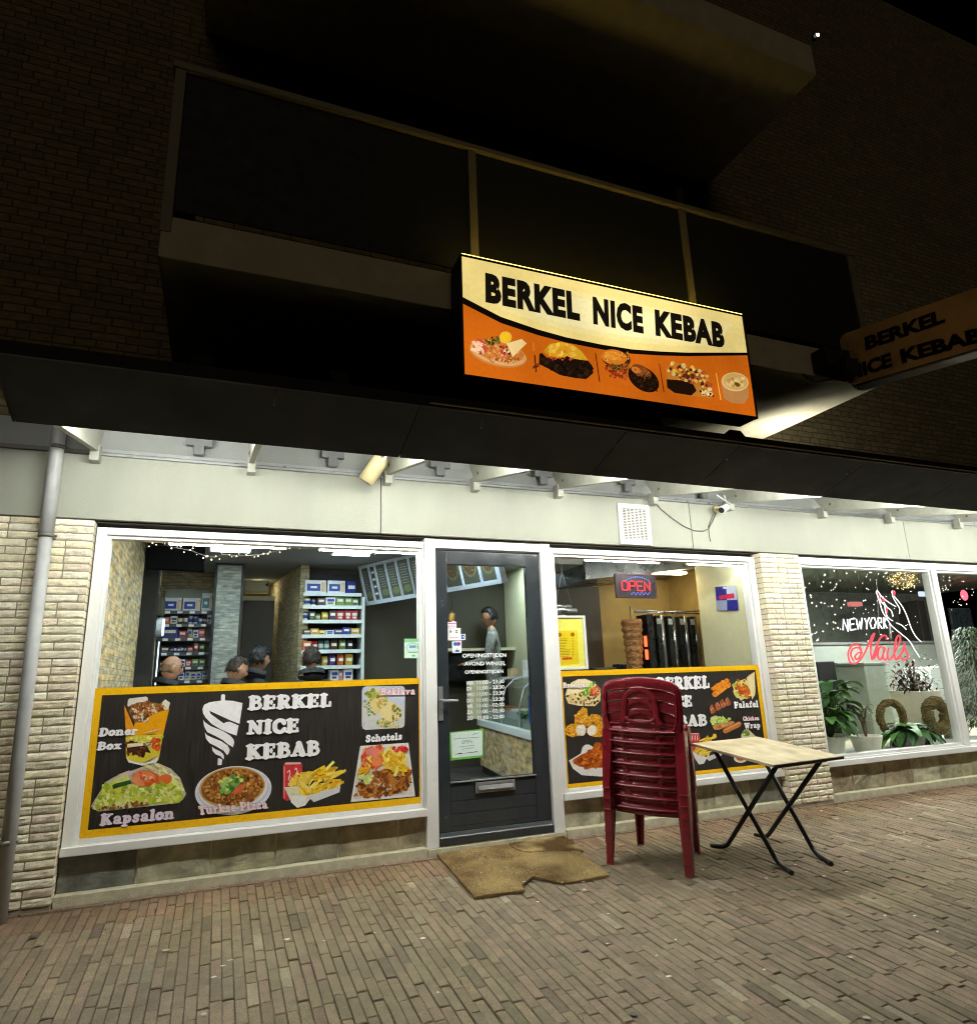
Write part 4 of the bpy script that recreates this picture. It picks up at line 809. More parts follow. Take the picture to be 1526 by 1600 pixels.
PR = poster(2.586, 4.706, .330, 1.243, .044, 'black poster with yellow border partly hidden behind the stack of red chairs')
P = pic(); P.crop(860,1030,4.2389)
word(PR, (860,1030,4.2389), 'BERKEL',(700,206),(1054,190),(698,126),WHT)
word(PR, (860,1030,4.2389), 'NICE',(716,322),(940,312),(714,250),WHT)
word(PR, (860,1030,4.2389), 'KEBAB',(708,454),(1038,438),(706,382),WHT)
word(PR, (1040,1040,8.4778), 'Falafel',(905,566),(1226,548),(900,484),WHT)
word(PR, (1040,1040,8.4778), 'Chicken',(1020,732),(1236,722),(1016,680),S(250,216,222))
word(PR, (1040,1040,8.4778), 'Wrap',(1042,836),(1254,824),(1036,764),WHT)
word(PR, (870,1040,7.2667), 'Broodjes',(66,254),(352,246),(64,196),S(246,240,226))
P = pic(); P.crop(870,1040,7.2667)
P.poly([(92,345),(120,250),(160,195),(240,155),(320,150),(420,190),(490,262),(492,400),(430,462),(250,458),(130,432)],S(232,214,160)); P.poly([(110,330),(140,240),(230,170),(320,158),(400,190),(340,260),(230,310)],S(244,230,184))
P.scatter([(110,345),(250,315),(340,275),(440,235),(486,300),(478,420),(300,448),(140,412)],[S(240,224,170),S(104,72,36),S(226,196,120),S(60,44,20)],150,13,81,1.7); P.scatter([(270,330),(400,190),(440,180),(390,290),(330,350)],LET2+[S(190,220,110)],46,13,82,1.6); P.scatter([(390,240),(470,240),(470,330),(380,340)],TOM,22,18,83); P.done('wrap_picture', M['print'], PR)
P = pic(); P.crop(870,1040,7.2667)
G_ = [S(226,166,40),S(206,130,30),S(240,190,80),S(186,106,24)]
for q, s_ in (([(198,660),(200,580),(240,530),(290,480),(340,490),(352,580),(300,640),(240,670)],1),([(250,620),(330,570),(400,600),(404,660),(360,690),(290,690)],2),([(362,580),(400,552),(460,556),(520,600),(520,680),(440,670)],3),([(90,740),(110,690),(160,662),(250,664),(310,690),(320,760),(280,800),(150,808),(104,786)],4),([(334,720),(380,672),(460,664),(540,690),(560,770),(500,808),(400,806),(350,780)],5)):
    P.poly(q, G_[0]); P.scatter(q, G_, 60, 13, 84+s_)
P.ell(270,735,58,66,S(240,232,214),0,20,.1,3); P.ell(394,738,56,58,S(240,232,214),0,20,.1,4); P.scatter([(230,690),(310,690),(310,780),(230,780)],[S(250,244,232),S(226,214,190)],20,12,90); P.done('nuggets_picture', M['print'], PR)
P = pic(); P.crop(870,1040,7.2667)
P.poly([(135,1080),(270,1000),(290,925),(320,900),(362,898),(420,930),(640,940),(760,1080),(700,1220),(500,1262),(280,1246),(180,1170)],S(234,230,226)); P.poly([(178,1075),(280,1010),(400,960),(420,890),(450,865),(492,880),(560,960),(700,1050),(640,1160),(350,1162),(260,1150),(186,1112)],S(170,84,26)); P.scatter([(185,1075),(280,1015),(400,965),(440,880),(490,890),(690,1050),(640,1150),(350,1155),(200,1105)],[S(206,104,30),S(150,66,20),S(230,146,50),S(184,84,24)],120,22,91,1.6); P.done('chicken_picture', M['print'], PR)
P = pic(); P.crop(1040,1040,8.4778)
for q, s_ in (([(600,300),(640,262),(810,170),(832,182),(836,208),(800,240),(640,330),(606,326)],1),([(610,372),(650,330),(838,220),(862,238),(852,275),(760,345),(660,420),(622,408)],2)):
    P.poly(q, S(226,136,30)); P.scatter(q, [S(240,160,60),S(206,110,20),S(226,130,30)], 46, 13, 92+s_)
for x_, y_ in ((620,575),(690,535),(755,500),(825,470)): P.poly([(x_-44,y_-20),(x_-10,y_-56),(x_+36,y_+20),(x_+30,y_+52),(x_-22,y_+68)], S(176,98,62)); P.scatter([(x_-40,y_-18),(x_-10,y_-50),(x_+32,y_+20),(x_-18,y_+60)], [S(206,130,90),S(150,74,44)], 14, 11, int(x_))
P.scatter([(580,725),(640,668),(760,682),(850,712),(830,750),(620,790)], [S(200,224,110),S(226,236,160),S(160,196,80)], 80, 17, 95, 1.5); P.poly([(612,806),(640,790),(880,734),(912,752),(860,790),(700,852),(640,852)],S(206,140,80)); P.scatter([(640,800),(880,745),(700,840)], [S(226,170,110),S(180,110,60)], 24, 12, 96)
P.poly([(750,856),(780,830),(966,740),(990,750),(1000,775),(976,812),(790,902),(760,890)],S(200,120,62)); P.poly([(764,852),(960,752),(984,762),(800,856)],S(222,156,100)); P.done('snacks_picture', M['print'], PR)
P = pic(); P.crop(1040,1040,8.4778)
P.ell(1020,320,130,135,S(226,214,130),.3,26,.12,8); P.scatter([(890,260),(930,205),(1060,190),(1140,420),(1130,450),(1040,440),(950,380)], [S(226,226,140),S(180,200,80),S(200,90,50)], 50, 20, 97); P.scatter([(940,290),(1000,230),(1070,235),(1110,330),(1120,405),(1020,400),(950,340)], [S(206,100,34),S(170,70,24),S(226,130,50)], 24, 32, 98)
P.poly([(1064,165),(1100,130),(1172,84),(1186,330),(1180,385),(1142,452),(1104,300),(1090,230)],S(232,208,150)); P.poly([(1080,170),(1160,110),(1174,280),(1130,400),(1106,260)],S(240,222,172)); P.done('falafel_picture', M['print'], PR)
P = pic(); P.crop(1040,1040,8.4778)
P.poly([(998,920),(1036,852),(1086,844),(1150,900),(1240,990),(1240,1080),(1100,1060),(1000,980)],S(226,214,180)); P.ell(1064,896,52,40,S(150,160,80),.3); P.scatter([(1020,880),(1080,860),(1110,910),(1040,930)],LET2+[S(230,224,170)],24,13,99); P.ell(990,1230,90,60,S(230,220,190)); P.ell(990,1225,60,38,S(190,90,50)); P.done('chicken_wrap_picture', M['print'], PR)
P = pic(); P.crop(1040,1040,8.4778)
P.poly([(314,935),(330,896),(436,893),(456,962),(450,1130),(372,1252),(334,1222)],S(206,54,56)); P.poly([(320,910),(334,898),(432,896),(440,912)],S(222,190,190))
for x_ in (350,385,418): P.poly([(x_-7,930),(x_+5,925),(x_+8,990),(x_-5,995)],S(244,206,206))
P.scatter([(400,1090),(480,985),(540,960),(560,1000),(660,1080),(560,1180),(440,1190)],FRY,60,15,101,4.5,-.7); P.poly([(530,958),(610,950),(630,905),(660,906),(676,946),(640,974),(545,985)],S(244,204,60))
P.poly([(340,1120),(420,1180),(530,1212),(742,1146),(742,1190),(572,1266),(540,1232),(500,1302),(440,1312),(390,1242)],S(234,232,230)); P.poly([(540,1215),(742,1150),(740,1190),(572,1264)],S(214,214,218)); P.done('fries_picture', M['print'], PR)

# ------------------------------------------------------------------ door lettering and stickers on the glass
L = empty('door_lettering', (0,0,0), 0, 'white opening hours lettering on the door glass', 'lettering'); W2 = S(244,248,248)
def dline(crop, items):
    P = Prt(lambda x, y: onY(x, y, .0445), (0,-1,0)); P.crop(*crop)
    for it in items: text_on(P, *it, W2, .03)
    P.done('hours_line', M['print'], L)
for d, t, y in (('MA','11:00 - 23:30',245),('DI','11:00 - 23:30',315),('WO','11:00 - 23:30',390),('DO','11:00 - 23:30',465),('VR','11:00 - 02:00',535),('ZA','11:00 - 02:30',610),('ZO','01:00 - 22:00',685)):
    dline((680,1040,8), [(d, (392,y), (392+{'MA':88,'DI':58,'WO':104,'DO':82,'VR':80,'ZA':80,'ZO':80}[d],y-5), (392,y-50))])
    dline((680,1040,8), [(t, (522,y-8), (862,y-26), (520,y-58))])
dline((680,1040,8), [('OPENINGSTIJDEN', (370,104), (850,92), (368,58))])
dline((680,850,7.621), [('OPENINGSTIJDEN', (322,1355), (842,1345), (322,1305))]); dline((680,850,7.621), [('AVOND WINKEL', (345,1450), (838,1445), (345,1400))])
def sticker(name, quad, crop, label, draw, Y=.044, parent=None):
    o = empty(name, (0,0,0), 0, label, 'sticker'); P = Prt(lambda x, y: onY(x, y, Y), (0,-1,0)); P.crop(*crop); draw(P, quad); P.done('print', M['print'], o); return o
def d1(P, q):
    P.poly([(165,835),(600,790),(600,1145),(190,1190)], S(110,190,80)); P.poly([(192,855),(205,842),(575,812),(585,825),(588,1110),(575,1122),(222,1158),(210,1148)], S(222,240,236))
    text_on(P,'OPEN',(330,982),(456,968),(328,938),S(90,120,100)); 
    for a, e, y in ((230,545,915),(300,490,1015),(330,480,1045),(460,545,858)): P.poly([(a,y),(e,y-22),(e,y-14),(a,y+8)],S(150,176,166))
    P.poly([(245,1108),(320,1092),(345,1100),(400,1090),(470,1082),(515,1072),(540,1082),(400,1096),(250,1114)],S(50,60,60))
sticker('open_sticker', None, (680,1040,8), 'white OPEN sticker with green border low on the door glass', d1)
def d2(P, q):
    P.poly([(130,1005),(302,1000),(304,1150),(132,1148)], S(236,236,236)); P.poly([(130,928),(190,930),(212,912),(250,930),(252,1000),(130,1000)], S(240,224,232)); P.poly([(135,940),(248,942),(248,956),(135,954)],S(190,120,170))
    for a, e, y in ((140,240,975),(170,270,1108)): P.poly([(a,y),(e,y),(e,y+8),(a,y+8)],S(210,150,160))
    P.poly([(170,1030),(182,1028),(200,1045),(180,1060),(170,1055)],S(120,124,128)); P.poly([(240,1024),(264,1022),(266,1062),(242,1064)],S(90,96,100)); P.poly([(246,1034),(258,1034),(258,1050),(246,1050)],S(230,230,230))
sticker('notice_sticker', None, (680,850,7.621), 'white notice sticker high on the left of the door glass', d2)
def d3(P, q):
    P.poly([(302,1075),(358,1070),(360,1142),(304,1148)], S(226,232,240)); P.poly([(308,1084),(342,1080),(344,1130),(310,1134)], S(20,70,170)); P.poly([(318,1106),(336,1094),(337,1118)], S(240,240,250))
sticker('blue_sticker', None, (680,850,7.621), 'small blue and white sticker beside the notice on the door glass', d3, .0435)
def d4(P, q):
    P.poly([(198,1162),(312,1156),(314,1296),(202,1300)], S(232,236,240)); P.ell(238,1192,24,24,S(30,150,210)); P.ell(276,1190,24,24,S(214,50,60)); P.poly([(218,1185),(296,1182),(296,1200),(218,1203)],S(60,70,170)); P.poly([(236,1264),(282,1262),(284,1284),(238,1286)],S(50,80,150)); P.poly([(248,1248),(266,1246),(262,1256),(252,1258)],S(120,130,150))
sticker('card_sticker', None, (680,850,7.621), 'white bank card sticker with red and blue circles on the door glass', d4, .0435)
def d5(P, q):
    P.poly([(1308,950),(1462,950),(1462,1122),(1308,1122)], S(214,240,222)); P.poly([(1308,950),(1462,950),(1462,975),(1308,985)], S(140,206,150)); P.ell(1385,1030,62,48,S(176,206,206)); P.ell(1385,1035,52,40,S(206,234,228)); P.poly([(1340,1066),(1432,1066),(1432,1072),(1340,1072)],S(70,90,110)); P.ell(1390,1100,14,10,S(120,200,130)); P.ell(1435,1025,14,18,S(120,200,130)); P.poly([(1352,1010),(1410,1008),(1412,1030),(1352,1032)],S(120,160,190))
sticker('window_sticker', None, (400,830,5.652), 'pale green sticker at the right edge of the left shop window', d5, .0505)
# yellow menu in a white frame leaning in the right window
mn = empty('menu_stand', (0,0,0), 0, 'yellow menu sheet in a white frame standing in the right window', 'menu')
a, e = onY(859,962,.09), onY(916.5,1046,.09)
mx0, mx1, mz0, mz1 = 2.570, 2.915, 1.252, 1.702
b = MB(); frame_bars(b, mx0, mx1, mz0, mz1, .022, .026, .024, .020, .08, .105); b.box(mx0, mx1, .102, .108, mz0, mz1); obj('frame', b, M['white'], mn, .003)
P = Prt(lambda x, y: onY(x, y, .094), (0,-1,0)); P.crop(860,860,4.488)
P.raw([(mx0+.02,.0945,mz0+.02),(mx1-.02,.0945,mz0+.02),(mx1-.02,.0945,mz1-.02),(mx0+.02,.0945,mz1-.02)], S(250,240,110)); P.poly([(30,565),(186,562),(200,798),(42,806)], S(244,214,40))
P.ell(63,592,15,15,S(170,100,30)); P.ell(154,590,15,15,S(170,100,30)); P.poly([(80,752),(150,750),(152,766),(82,768)],S(220,70,40))
for y in range(620,746,11): P.poly([(54,y),(100+(y*7)%40,y-1),(100+(y*7)%40,y+3),(54,y+4)],S(170,140,40)); P.poly([(150,y-2),(164,y-2),(164,y+2),(150,y+2)],S(180,150,50))
P.done('menu_sheet', M['print'], mn)
# blue square ad on the cream wall
q = [onX(1117,917,4.735), onX(1149,914,4.735), onX(1152,952,4.735), onX(1121,954,4.735)]
ad = empty('wall_sign', (0,0,0), 0, 'blue and white chequered sign with red lettering on the cream side wall', 'sign')
P = Prt(lambda x, y: onX(x, y, 4.733), (-1,0,0), 1e-4); P.crop(860,860,4.488)
P.poly([(1152,256),(1300,246),(1316,420),(1168,424)],S(40,40,130)); P.poly([(1232,250),(1300,246),(1308,346),(1236,350)],S(180,186,206)); P.poly([(1162,352),(1236,350),(1238,420),(1170,424)],S(150,160,190)); P.poly([(1180,318),(1285,300),(1290,336),(1182,344)],S(190,40,70)); P.ell(1222,262,16,8,S(200,206,226)); P.done('print', M['print'], ad)
# ================================================================== FITTINGS ON THE FASCIA
fl = empty('spotlight', (0,0,0), 0, 'cream cylindrical spotlight on an arm under the canopy by the fascia joint', 'lamp')
a = onY(571,752,-.30); d = (onY(596,716,-.36)-a).normalized(); e = a+d*.19
b = MB(); b.tube([a, a+d*.17, e+d*.02], [.060,.060,.052], 20); sh = obj('lamp_body', b, M['yellow_fl'], fl)
b = MB(); b.tube([a-d*.002, a-d*.005], .052, 20); obj('lens', b, mat('lamp_lens', S(140,136,124), .25), sh)
s_ = d.cross(Vector((0,1,0))).normalized(); 
b = MB(); m_ = a+d*.09+Vector((.02,-.055,0)); b.sweep([m_, m_+d*.20], Vector((0,-1,.2)), .022, .006); obj('arm', b, M['alu'], fl)
b = MB(); b.box(e.x+.03, e.x+.09, -.20, -.06, 2.80, 2.86); b.tube([e, Vector((e.x+.06,-.17,2.83))], .02, 8); obj('mount', b, M['yellow_fl'], fl)
b = MB(); b.tube([onY(612,722,-.2), onY(611,737,-.2), onY(616,752,-.2)], .0045, 6); obj('cable', b, M['grey_pvc'], fl)
cm = empty('security_camera', (0,0,0), 0, 'small cream security camera under the canopy at the end of the hanging cable', 'camera')
a = onY(1127,797,-.20); e = onY(1138,788,-.16); d = (e-a).normalized()
b = MB(); b.tube([a, a+d*.10], [.036,.036], 16); k = obj('camera_body', b, M['white'], cm); b = MB(); b.tube([a-d*.003, a-d*.006], .028, 14); obj('lens', b, M['dark'], k)
b = MB(); p = onY(1118,796,-.05); b.tube([(p.x,-.041,p.z),(p.x,-.07,p.z)], .034, 14); b.tube([(p.x,-.06,p.z), a+d*.05], .012, 8); obj('mount', b, M['yellow_fl'], cm)
b = MB(); 
for q in ((1120,774,1140,787),(1131,774,1136,788)): b.tube([onY(q[0],q[1],-.17), onY(q[2],q[3],-.17)], .006, 6)
obj('arm', b, M['white'], cm)
b = MB(); L_ = [(1023,785),(1032,795),(1050,810),(1068,822),(1084,829),(1098,830),(1107,826),(1113,815),(1119,800)]
b.tube([onY(x, y, -.05) for x, y in L_], .0055, 6); b.tube([onY(x, y, -.052) for x, y in ((1107,826),(1108,838),(1110,846))], .004, 6); b.tube([onY(x, y, -.056) for x, y in ((1106,824),(1113,806),(1117,800))], .004, 6)
tag(obj('cable', b, M['zinc']), 'thin grey cable hanging in a loop on the fascia below the canopy', 'cable')
vg = empty('vent_grille', (0,0,0), 0, 'square white vent grille on the fascia above the door frame', 'vent')
x0, x1, z0, z1 = 3.245, 3.580, 2.318, 2.695
b = MB(); frame_bars(b, x0, x1, z0, z1, .045, .04, .05, .045, -.060, -.041); obj('frame', b, M['white'], vg, .004)
b = MB(); b.box(x0+.04, x1-.035, -.044, -.0412, z0+.04, z1-.04); obj('backing', b, mat('vent_dark', S(120,112,86), .9), vg)
b = MB()
for i in range(19): z = z0+.056+i*.0145; b.hexa([(x0+.046,-.058,z),(x1-.041,-.058,z),(x1-.041,-.046,z+.004),(x0+.046,-.046,z+.004),(x0+.046,-.058,z+.004),(x1-.041,-.058,z+.004),(x1-.041,-.046,z+.008),(x0+.046,-.046,z+.008)])
for i in range(5): x = x0+.085+i*.042; b.box(x, x+.006, -.0595, -.0455, z0+.052, z1-.047)
obj('slat', b, M['white'], vg)

# ================================================================== SHOP INTERIOR
FZ = .14; CZ = 2.60
def slabx(name, x0, x1, y0, y1, z0, z1, m, kind='structure'):
    b = MB(); b.box(x0, x1, y0, y1, z0, z1); o = obj(name, b, m)
    if kind: tag(o, kind=kind)
    return o
slabx('shop_floor', -.86, 5.2, .13, 7, .0, FZ, M['floor_in'])
slabx('shop_ceiling', -.86, 5.2, .26, 7, CZ, CZ+.05, M['ceil'])
slabx('shop_wall', -.86, -.74, .13, 3.9, FZ, CZ, M['stoneclad'])
slabx('back_wall', -.86, .12, 3.98, 4.1, FZ, CZ, M['stonebeige'])
slabx('back_wall', .20, 1.3, 5.4, 5.5, FZ, CZ, mat('passage_wall', S(120,110,84), .8))
slabx('side_wall', -.0, .12, 4.1, 5.4, FZ, CZ, M['stonebeige'])
b = MB(); b.prism([(.72,4.3,FZ),(.86,3.15,FZ),(.96,3.15,FZ),(.96,5.4,FZ),(.62,5.4,FZ)], (0,0,0), (0,0,CZ-FZ)); tag(obj('stone_wall', b, M['stonebeige']), kind='structure')
slabx('back_wall', .96, 4.9, 3.42, 3.5, FZ, CZ, mat('dim_wall', S(74,69,54), .8, .2, 4))
slabx('side_wall', 4.745, 4.80, .13, .82, FZ, CZ, M['cream'])
slabx('side_wall', 4.98, 5.2, .82, 3.5, FZ, CZ, M['mustard'])
slabx('kitchen_wall', 3.55, 4.98, 1.62, 1.68, FZ, CZ, M['mustard'])
# window head soffit just inside, with tube lamps
b = MB(); b.box(-.74, 1.5, .121, .26, 2.25, 2.599); b.box(2.5, 4.745, .121, .26, 2.25, 2.599); b.box(1.501, 2.499, .15, .26, 2.25, 2.598); tag(obj('window_lintel', b, M['ceil']), kind='structure')
M['tube_in2'] = emit('inner_tube_dim', (.97,1.0,.93), 34)
def tubelamp(px0, px1, label, mt=None):
    a, e = onY(*px0, .15), onY(*px1, .15); z = 2.203
    t = empty('tube_lamp', (0,0,0), 0, label, 'lamp')
    b = MB(); b.box(a.x, e.x, .122, .182, z+.014, z+.046); obj('housing', b, M['white'], t, .003)
    b = MB(); b.tube([(a.x+.01,.15,z),(e.x-.01,.15,z)], .008, 8); obj('tube', b, mt or M['tube_in'], t)
tubelamp((262,843.5),(448,847.5),'left white tube lamp at the head of the left shop window')
tubelamp((497,850),(657,858),'right white tube lamp at the head of the left shop window')
tubelamp((912,868),(1030,873),'left white tube lamp at the head of the right shop window', M['tube_in2'])
tubelamp((1072,875),(1158,880),'right white tube lamp at the head of the right shop window', M['tube_in2'])
def ceilpanel(x0, x1, y0, y1, label):
    t = empty('ceiling_light', (0,0,0), 0, label, 'lamp')
    b = MB(); frame_bars2 = [(x0-.02,x1+.02,y0-.02,y0),(x0-.02,x1+.02,y1,y1+.02),(x0-.02,x0,y0,y1),(x1,x1+.02,y0,y1)]
    for q in frame_bars2: b.box(q[0], q[1], q[2], q[3], CZ-.012, CZ-.001)
    obj('frame', b, M['white'], t); b = MB(); b.box(x0, x1, y0, y1, CZ-.009, CZ-.002); obj('diffuser', b, M['led_panel'], t)
ceilpanel(-.13, .25, 2.18, 2.46, 'square white ceiling light left of the stone pillar')
ceilpanel(1.11, 1.50, 2.15, 2.42, 'square white ceiling light above the right shelf unit')
ceilpanel(.1, .55, .9, 1.3, 'unseen ceiling light added near the left window to brighten the shop')  # this and the next two: unseen panels added to brighten the shop inside
ceilpanel(2.0, 2.5, 1.0, 1.3, 'unseen ceiling light added above the entrance counter')
ceilpanel(3.0, 3.5, 2.4, 2.7, 'unseen ceiling light added above the kitchen worker')
b = MB(); b.box(4.1, 4.7, .9, 1.0, 2.24, 2.26); wk = empty('hood_lamp', (0,0,0), 0, 'lamp strip under the hood over the kebab grills', 'lamp'); obj('diffuser', b, emit('hood_lamp', (1,.8,.45), 9), wk)
b = MB(); b.tube([(.45,4.6,2.585),(.45,4.6,2.60)], .09, 16); k = tag(obj('downlight', b, emit('downlight', (1,.9,.6), 10)), 'small round downlight in the passage ceiling', 'lamp')
# left pilaster: dark strip and stone edge
slabx('pilaster', -.738, -.60, 2.42, 2.62, FZ, CZ, M['dark'], None); bpy.data.objects['pilaster']; tag(bpy.data.objects['pilaster'], 'black edge strip on the left stone wall', 'pilaster')
o = slabx('stone_pilaster', -.738, -.62, 2.70, 3.0, FZ, CZ, M['stoneclad'], None); tag(o, 'narrow stone pilaster beside the black edge strip', 'pilaster')
pl = empty('pillar', (0,0,0), 0, 'grey stone clad pillar with black edges in the middle of the shop', 'pillar')
b = MB(); b.box(-.06, .20, 3.2, 3.5, FZ, CZ); obj('core', b, M['stonegrey'], pl)
b = MB(); b.box(-.085, -.061, 3.195, 3.5, FZ, CZ); b.box(.201, .228, 3.195, 3.5, FZ, CZ); b.box(-.06,.2,3.19,3.199,CZ-.03,CZ); obj('edge_strip', b, M['dark'], pl)
b = MB(); b.box(.27, .66, 4.32, 4.40, FZ, 2.30); pd = empty('passage_door', (0,0,0), 0, 'dark door at the end of the passage beside the pillar', 'door'); obj('door_leaf', b, mat('brown_door', S(58,50,34), .5), pd)
b = MB(); b.box(.25, .66, 4.30, 4.40, 2.30, 2.36); obj('frame', b, M['cream'], pd)
ac = empty('air_conditioner', (0,0,0), 0, 'cream air conditioner unit above the passage door', 'air conditioner'); b = MB(); b.box(.27,.575,4.22,4.40,2.40,2.56); obj('unit', b, M['cream'], ac, .02); b = MB(); b.tube([(.545,4.215,2.50),(.545,4.221,2.50)], .018, 10); obj('dial', b, M['dark'], ac)
tv = empty('television', (0,0,0), 0, 'black flat television hanging from the ceiling by the left window', 'television')
b = MB(); c0 = Vector((-.42,1.9,2.43)); Mt = Matrix.Translation(c0) @ Matrix.Rotation(R(8), 4, 'Z') @ Matrix.Rotation(R(-14), 4, 'X'); b.obox(Mt, .50, .05, .30); obj('screen_case', b, mat('tv_black', S(8,8,9), .8, .05, spec=.1), tv, .012)
b = MB(); b.tube([(-.45,1.98,2.5),(-.45,1.98,2.6)], .02, 8); obj('mount', b, M['dark'], tv)
b = MB(); b.tube([(-.62,2.9,2.28),(-.60,2.9,2.20),(-.66,2.9,2.14)], .006, 6); tag(obj('tv_cable', b, M['dark']), 'thin black cable hanging under the television', 'cable')
b = MB(); b.box(-.735,-.56,2.75,3.0,1.95,2.15); tag(obj('speaker_box', b, mat('olive_box', S(60,60,40), .6), None, .01), 'dark olive speaker box on the left wall below the television', 'speaker')
hm = empty('wall_unit', (0,0,0), 0, 'grey rounded wall dispenser beside the left shelf unit', 'dispenser'); b = MB(); b.tube([(-.735,2.9,1.84),(-.56,2.9,1.84)], .10, 18); obj('body', b, M['grey_pvc'], hm); b = MB(); b.tube([(-.558,2.9,1.84),(-.548,2.9,1.84)], .09, 18); obj('lit_rim', b, emit('dispenser_glow', (.7,.85,1), 1.1), hm)
fr = empty('drinks_fridge', (0,0,0), 0, 'dark narrow drinks fridge with blue lit edge left of the left shelf unit', 'fridge'); b = MB(); b.box(-.735,-.60,3.05,3.4,FZ,1.72); obj('cabinet', b, M['dark'], fr); b = MB(); b.box(-.598,-.588,3.05,3.07,.6,1.70); obj('lit_edge', b, emit('fridge_glow', (.6,.75,1), 1.2), fr)

# shelf units with goods
def shelf_unit(x0, x1, y, zs, m, label, upr):
    t = empty('shelf_unit', (0,0,0), 0, label, 'shelf')
    b = MB(); b.box(x0, x1, y+.30, y+.33, FZ, zs[0]+.28); obj('back_panel', b, M['salon_dark'] if m is M['shelf_d'] else M['dark'], t)
    for z in zs:
        b = MB(); b.box(x0, x1, y, y+.29, z-.012, z-.001); b.box(x0, x1, y-.006, y, z-.042, z-.002); s_ = obj('shelf', b, m, t)
        if m is M['shelf_d']:
            b = MB(); xx = x0+.03
            while xx < x1-.08: b.box(xx, xx+.055, y-.009, y-.0065, z-.036, z-.008); xx += .13
            obj('price_tags', b, M['white'], s_)
    for X in upr:
        b = MB(); b.box(X, X+.035, y-.004, y+.33, FZ, zs[0]-.045 if m is M['shelf_w'] else zs[0]); obj('upright', b, m, t)
    return t
ZL = [2.085, 1.935, 1.775, 1.612, 1.450, 1.300]
shelf_unit(-.625, -.085, 3.55, ZL, M['shelf_d'], 'dark shelf unit packed with groceries behind the bald man', (-.66,))
ZR = [2.255, 2.105, 1.935, 1.765, 1.590, 1.410, 1.24]
shelf_unit(.885, 1.57, 3.05, ZR, M['shelf_w'], 'tall white shelf unit packed with snacks right of the passage', (1.575,))
GC = {'blue': S(40,60,150), 'red': S(176,44,44), 'white': S(214,214,212), 'green': S(110,140,70), 'brown': S(92,58,38), 'yellow': S(216,180,60), 'pink': S(206,120,130), 'black': S(44,42,44), 'teal': S(50,120,120), 'purple': S(70,50,120), 'cream': S(214,204,160), 'orange': S(214,110,60)}
_pk = {}
def goods(kind, col, w_, d_, h_):
    key = (kind, col, round(w_,3), round(h_,3))
    b = MB(); c = GC[col]; r = random.Random(hash(kind)+len(col)*7+int(h_*1000))
    lab = S(226,222,210) if col not in ('white','cream') else GC['blue']
    if kind == 'jar':
        b.col = c; b.lathe([(w_*.46,0),(w_*.48,.01),(w_*.48,h_*.78),(w_*.36,h_*.86)], (0,0,0), 12); b.col = jit(lab, .1); b.lathe([(w_*.485,h_*.22),(w_*.485,h_*.6)], (0,0,0), 12)
        b.col = S(60,60,64); b.lathe([(w_*.38,h_*.86),(w_*.38,h_),(w_*.3,h_)], (0,0,0), 12)
    elif kind == 'bag':
        b.col = c; n = 5; o = len(b.v)
        for j in range(5):
            t = j/4; bul = math.sin(math.pi*(.12+.76*t))
            for i in range(8): a = 2*math.pi*i/8; b.v.append((w_*.48*(.85+.15*bul)*math.copysign(abs(math.cos(a))**.6, math.cos(a)), d_*.45*bul*math.copysign(abs(math.sin(a))**.6, math.sin(a)), h_*t))
        for j in range(4):
            for i in range(8): b.face((o+j*8+i, o+j*8+(i+1)%8, o+(j+1)*8+(i+1)%8, o+(j+1)*8+i))
        b.col = lab; b.box(-w_*.3, w_*.3, -d_*.46, -d_*.44, h_*.35, h_*.62)
    elif kind == 'roll_pack':
        b.col = S(226,228,232); b.box(-w_/2, w_/2, -d_/2, d_/2, 0, h_); b.col = c; b.box(-w_*.42, w_*.22, -d_/2-.003, -d_/2-.0005, h_*.15, h_*.72); b.col = S(222,190,150); b.box(w_*.26, w_*.46, -d_/2-.003, -d_/2-.0005, h_*.1, h_*.85)
        b.col = S(236,238,244); b.box(-w_*.25, w_*.05, -d_/2-.005, -d_/2-.0035, h_*.36, h_*.52)
    else:
        b.col = c; b.box(-w_/2, w_/2, -d_/2, d_/2, 0, h_); b.col = lab; b.box(-w_*.36, w_*.36, -d_/2-.003, -d_/2-.0005, h_*.45, h_*.75); b.col = jit(GC[r.choice(list(GC))], .1); b.box(-w_*.3, w_*.25, -d_/2-.003, -d_/2-.0005, h_*.15, h_*.36)
    return b
KN = {'jar': 'jar', 'bag': 'snack bag', 'box': 'packet', 'roll_pack': 'paper roll pack', 'tray': 'open carton'}
ORD = ['top', 'second', 'third', 'fourth', 'fifth', 'sixth', 'seventh']
_meshes = {}
def stock(side, x0, x1, y, row, z, items, hmax, cat=None):
    """items: (kind, colour, width, height)"""
    x = x0; g = 'goods on the %s shelf unit' % side; cnt = {}
    for kind, col, w_, h_ in items:
        if x+w_ > x1+.004: break
        key = (kind, col, w_, h_)
        h2 = min(h_, hmax)
        if key not in _meshes:
            o = obj({'jar':'jar','bag':'snack_bag','box':'packet','roll_pack':'roll_pack','tray':'carton'}[kind], goods('box' if kind == 'tray' else kind, col, w_*.94, .14, h2), M['attr']); _meshes[key] = o
        else: o = _meshes[key].copy(); COL.objects.link(o)
        o.location = (x+w_/2, y+.10+rnd.uniform(-.01,.02), z+.0005); o.rotation_euler = (0,0,rnd.uniform(-.06,.06))
        tag(o, '%s %s on the %s shelf of the %s shelf unit' % (col, KN[kind], ORD[row], side), KN[kind], g)
        x += w_+.002
def many(seq, n): return [seq[i % len(seq)] for i in range(n)]
